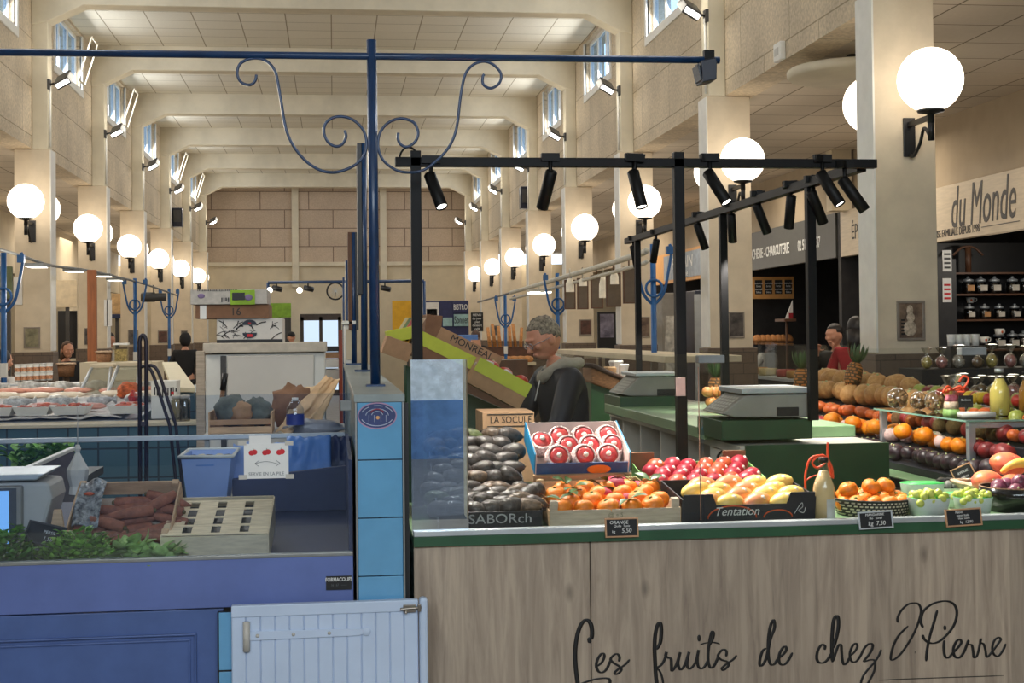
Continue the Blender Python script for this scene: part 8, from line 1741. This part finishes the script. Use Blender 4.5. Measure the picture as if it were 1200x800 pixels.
# red plaid seat stuff and crates at the far middle
for k, (px0, px1, pt_, pb_, Y, mm, lab) in enumerate(((526, 536, 392, 400, 24, m_tarp, 'blue folded tarpaulin on a far stall'), (538, 560, 392, 402, 24.5, m_tarp, 'blue cover over a far stall'), (513, 522, 390, 396, 20, m_apr, 'red fruit crate at the far middle'), (521, 531, 394, 404, 18, m_yl, 'yellow fruit crate at the far middle'))):
    a = atY(px0, pb_, Y); b = atY(px1, pt_, Y); t = thing('far_crate', lab, 'crate', ((a.x + b.x) / 2, Y, 0)); mb = MB(); mb.box(a.x, b.x, Y, Y + .4, a.z, b.z); mb.build('body', mm, t, bevel=.01); mb = MB(); mb.box(a.x + .02, b.x - .02, Y + .03, Y + .37, 0, a.z); mb.build('stand', m_dkwood, t)
a = atY(553, 422, 16); b = atY(566, 398, 16); mb = MB(); mb.prism([(a.x, a.z), (b.x, a.z), (b.x - .03, b.z), (a.x + .01, b.z)], 'Y', 16, 16.2); t = tag(mb.build('kraft_bag', mat('pink_kraft', (214, 158, 124), .7, var=.05)), 'pinkish paper bag standing on a far stall left of the seller', 'bag'); mb = MB(); mb.box(a.x - .3, b.x + .5, 15.9, 16.4, 0, a.z); mb.build('stand', m_dkwood, t)
# ================================================================ left aisle: fascia, dark shops
LX = -5.6
mb = MB(); mb.box(LX - .1, LX, 10, 38, 2.75, 3.78); struct(mb.build('wall_left_shops', m_cream, origin=(0, 0, 0)))
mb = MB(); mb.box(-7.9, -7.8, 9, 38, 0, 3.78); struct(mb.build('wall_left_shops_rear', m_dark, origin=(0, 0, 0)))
for i, y in enumerate((18.5, 22.6, 26.6, 31)): mb = MB(); mb.box(-7.8, LX, y, y + 1.2, 0, 2.75); struct(mb.build('wall_left_shop_divider_%d' % (i + 1), m_cream, origin=(0, 0, 0)))
for k, (px0, px1, pt_, pb_, Y, mm, lab) in enumerate(((66, 90, 328, 360, 24, mat('cream_poster', (216, 200, 170), .6, var=.08), 'cream lettered shop panel in the left aisle'), (68, 90, 364, 420, 24.5, m_black, 'black board standing for a dark shop opening in the left aisle'), (131, 142, 344, 368, 27, mat('tan_poster', (196, 160, 112), .6, var=.2, scale=8), 'tan picture panel between the left columns'), (131, 142, 368, 373, 26.9, m_navy, 'navy strip under the tan picture panel'), (0, 14, 312, 350, 15, mat('olive_panel', (96, 104, 72), .6), 'olive panel at the far left edge'))):
    board('shop_sign', lab, 'panel', px0, px1, pt_, pb_, Y, mm)  # the black board stands in for the shade inside a shop opening
# ================================================================ light
sc = bpy.context.scene
sc.view_settings.view_transform = 'Standard'; sc.view_settings.look = 'None'; sc.view_settings.gamma = 1
sc.view_settings.use_curve_mapping = False; sc.view_settings.exposure = 0.22
sc.cycles.max_bounces = 6; sc.cycles.diffuse_bounces = 4; sc.cycles.glossy_bounces = 3; sc.cycles.transparent_max_bounces = 12
sc.cycles.transmission_bounces = 4
sc.cycles.caustics_reflective = False; sc.cycles.caustics_refractive = False
sc.cycles.sample_clamp_indirect = 4.0; sc.cycles.use_denoising = True
w = bpy.data.worlds.new('sky'); sc.world = w; w.use_nodes = True
bg = w.node_tree.nodes['Background']; bg.inputs[0].default_value = (.66, .82, 1.0, 1); bg.inputs[1].default_value = 2.6
def area(name, loc, target, sx, sy, power, col):
    d = bpy.data.lights.new(name, 'AREA'); d.shape = 'RECTANGLE'; d.size = sx; d.size_y = sy; d.energy = power; d.color = col
    o = bpy.data.objects.new(name, d); C.objects.link(o); o.location = loc
    o.rotation_euler = (Vector(target) - Vector(loc)).to_track_quat('-Z', 'Y').to_euler(); return o
def point(name, loc, power, col, rad=.1):
    d = bpy.data.lights.new(name, 'POINT'); d.energy = power; d.color = col; d.shadow_soft_size = rad
    o = bpy.data.objects.new(name, d); C.objects.link(o); o.location = loc; return o
for y in WY:        # daylight through the clerestory
    if y + WH > Y1: continue
    area('window_daylight', (XL - .02, y, 5.33), (1.5, y, 2.6), 1.7, .55, 33, (.95, .97, 1))
    area('window_daylight', (XR + .02, y, 5.33), (-1.3, y, 2.6), 1.7, .55, 33, (.97, .98, 1))
for k in range(8):  # unseen fill lights added over the aisles and stalls, glow for the flood lamps
    y = PY[k] + 1.9
    area('aisle_fill', (5.3, y, 3.7), (5.0, y, 0), 1.4, 1.4, 30, (1, .87, .7)); point('shop_fill', (5.0, y, 2.5), 9, (1, .9, .78), .25)
    area('aisle_fill', (-5.2, y, 3.7), (-5.0, y, 0), 1.4, 1.4, 28, (1, .87, .7)); point('shop_fill', (-4.7, y, 2.5), 9, (1, .9, .78), .25)
    if k: point('flood_glow', (-2.9, y - 1.9, 4.6), 8, (1, .93, .8), .15); point('flood_glow', (3.1, y - 1.9, 4.6), 8, (1, .93, .8), .15)
for q in ((-1.7, 7.2, 2.5), (-2.7, 10.6, 2.3), (-2.6, 13.5, 2.2), (-.5, 6.6, 2.6)): point('left_stall_fill', q, 15, (1, .93, .82), .15)  # far ones stand for the light rail, near ones added to brighten the stall
point('tea_shop_fill', (6.7, 12.5, 2.35), 14, (1, .92, .8), .08)  # added light on the tea jars, with no fitting of its own
# the street seen through the front door, and added daylight from an invented fanlight
area('front_daylight_fill', (.1, Y0 - .1, 3.95), (.6, 4.8, .8), 6.2, 1.7, 270, (.82, .91, 1))
fa = thing('street_house', 'pale house with dark blue shop front across the street', 'house', (0, -9, 0))
mb = MB(); mb.box(-9, 9, -9.3, -9, 1.9, 8); mb.build('wall', mat('pale_render', (206, 200, 188), .9), fa)
mb = MB(); mb.box(-9, .85, -9.3, -8.95, 0, 1.9); mb.build('shop_front', mat('blue_shopfront', (70, 84, 116), .6, var=.2, scale=2), fa)
mb = MB(); mb.box(.85, 2.1, -9.3, -8.9, .75, 1.9); mb.build('white_pier', mat('white_render', (236, 236, 232), .9), fa); mb = MB(); mb.box(.85, 2.1, -9.3, -8.88, 0, .75); mb.build('blue_base', mat('street_blue', (96, 128, 170), .7, var=.2, scale=3), fa)
mb = MB(); mb.box(2.1, 9, -9.3, -8.95, 0, 1.9); mb.build('shop_front', mat('brown_shopfront', (74, 62, 56), .6), fa)
for x in (-4, -1.5, 1.5, 4): mb = MB(); mb.box(x - .5, x + .5, -9.02, -8.98, 3.2, 5.2); mb.build('window', m_darkgrey, fa)
mb = MB(); mb.box(-12, 12, -9, Y0, -.1, 0); struct(mb.build('street', mat('asphalt', (84, 84, 88), .9)))
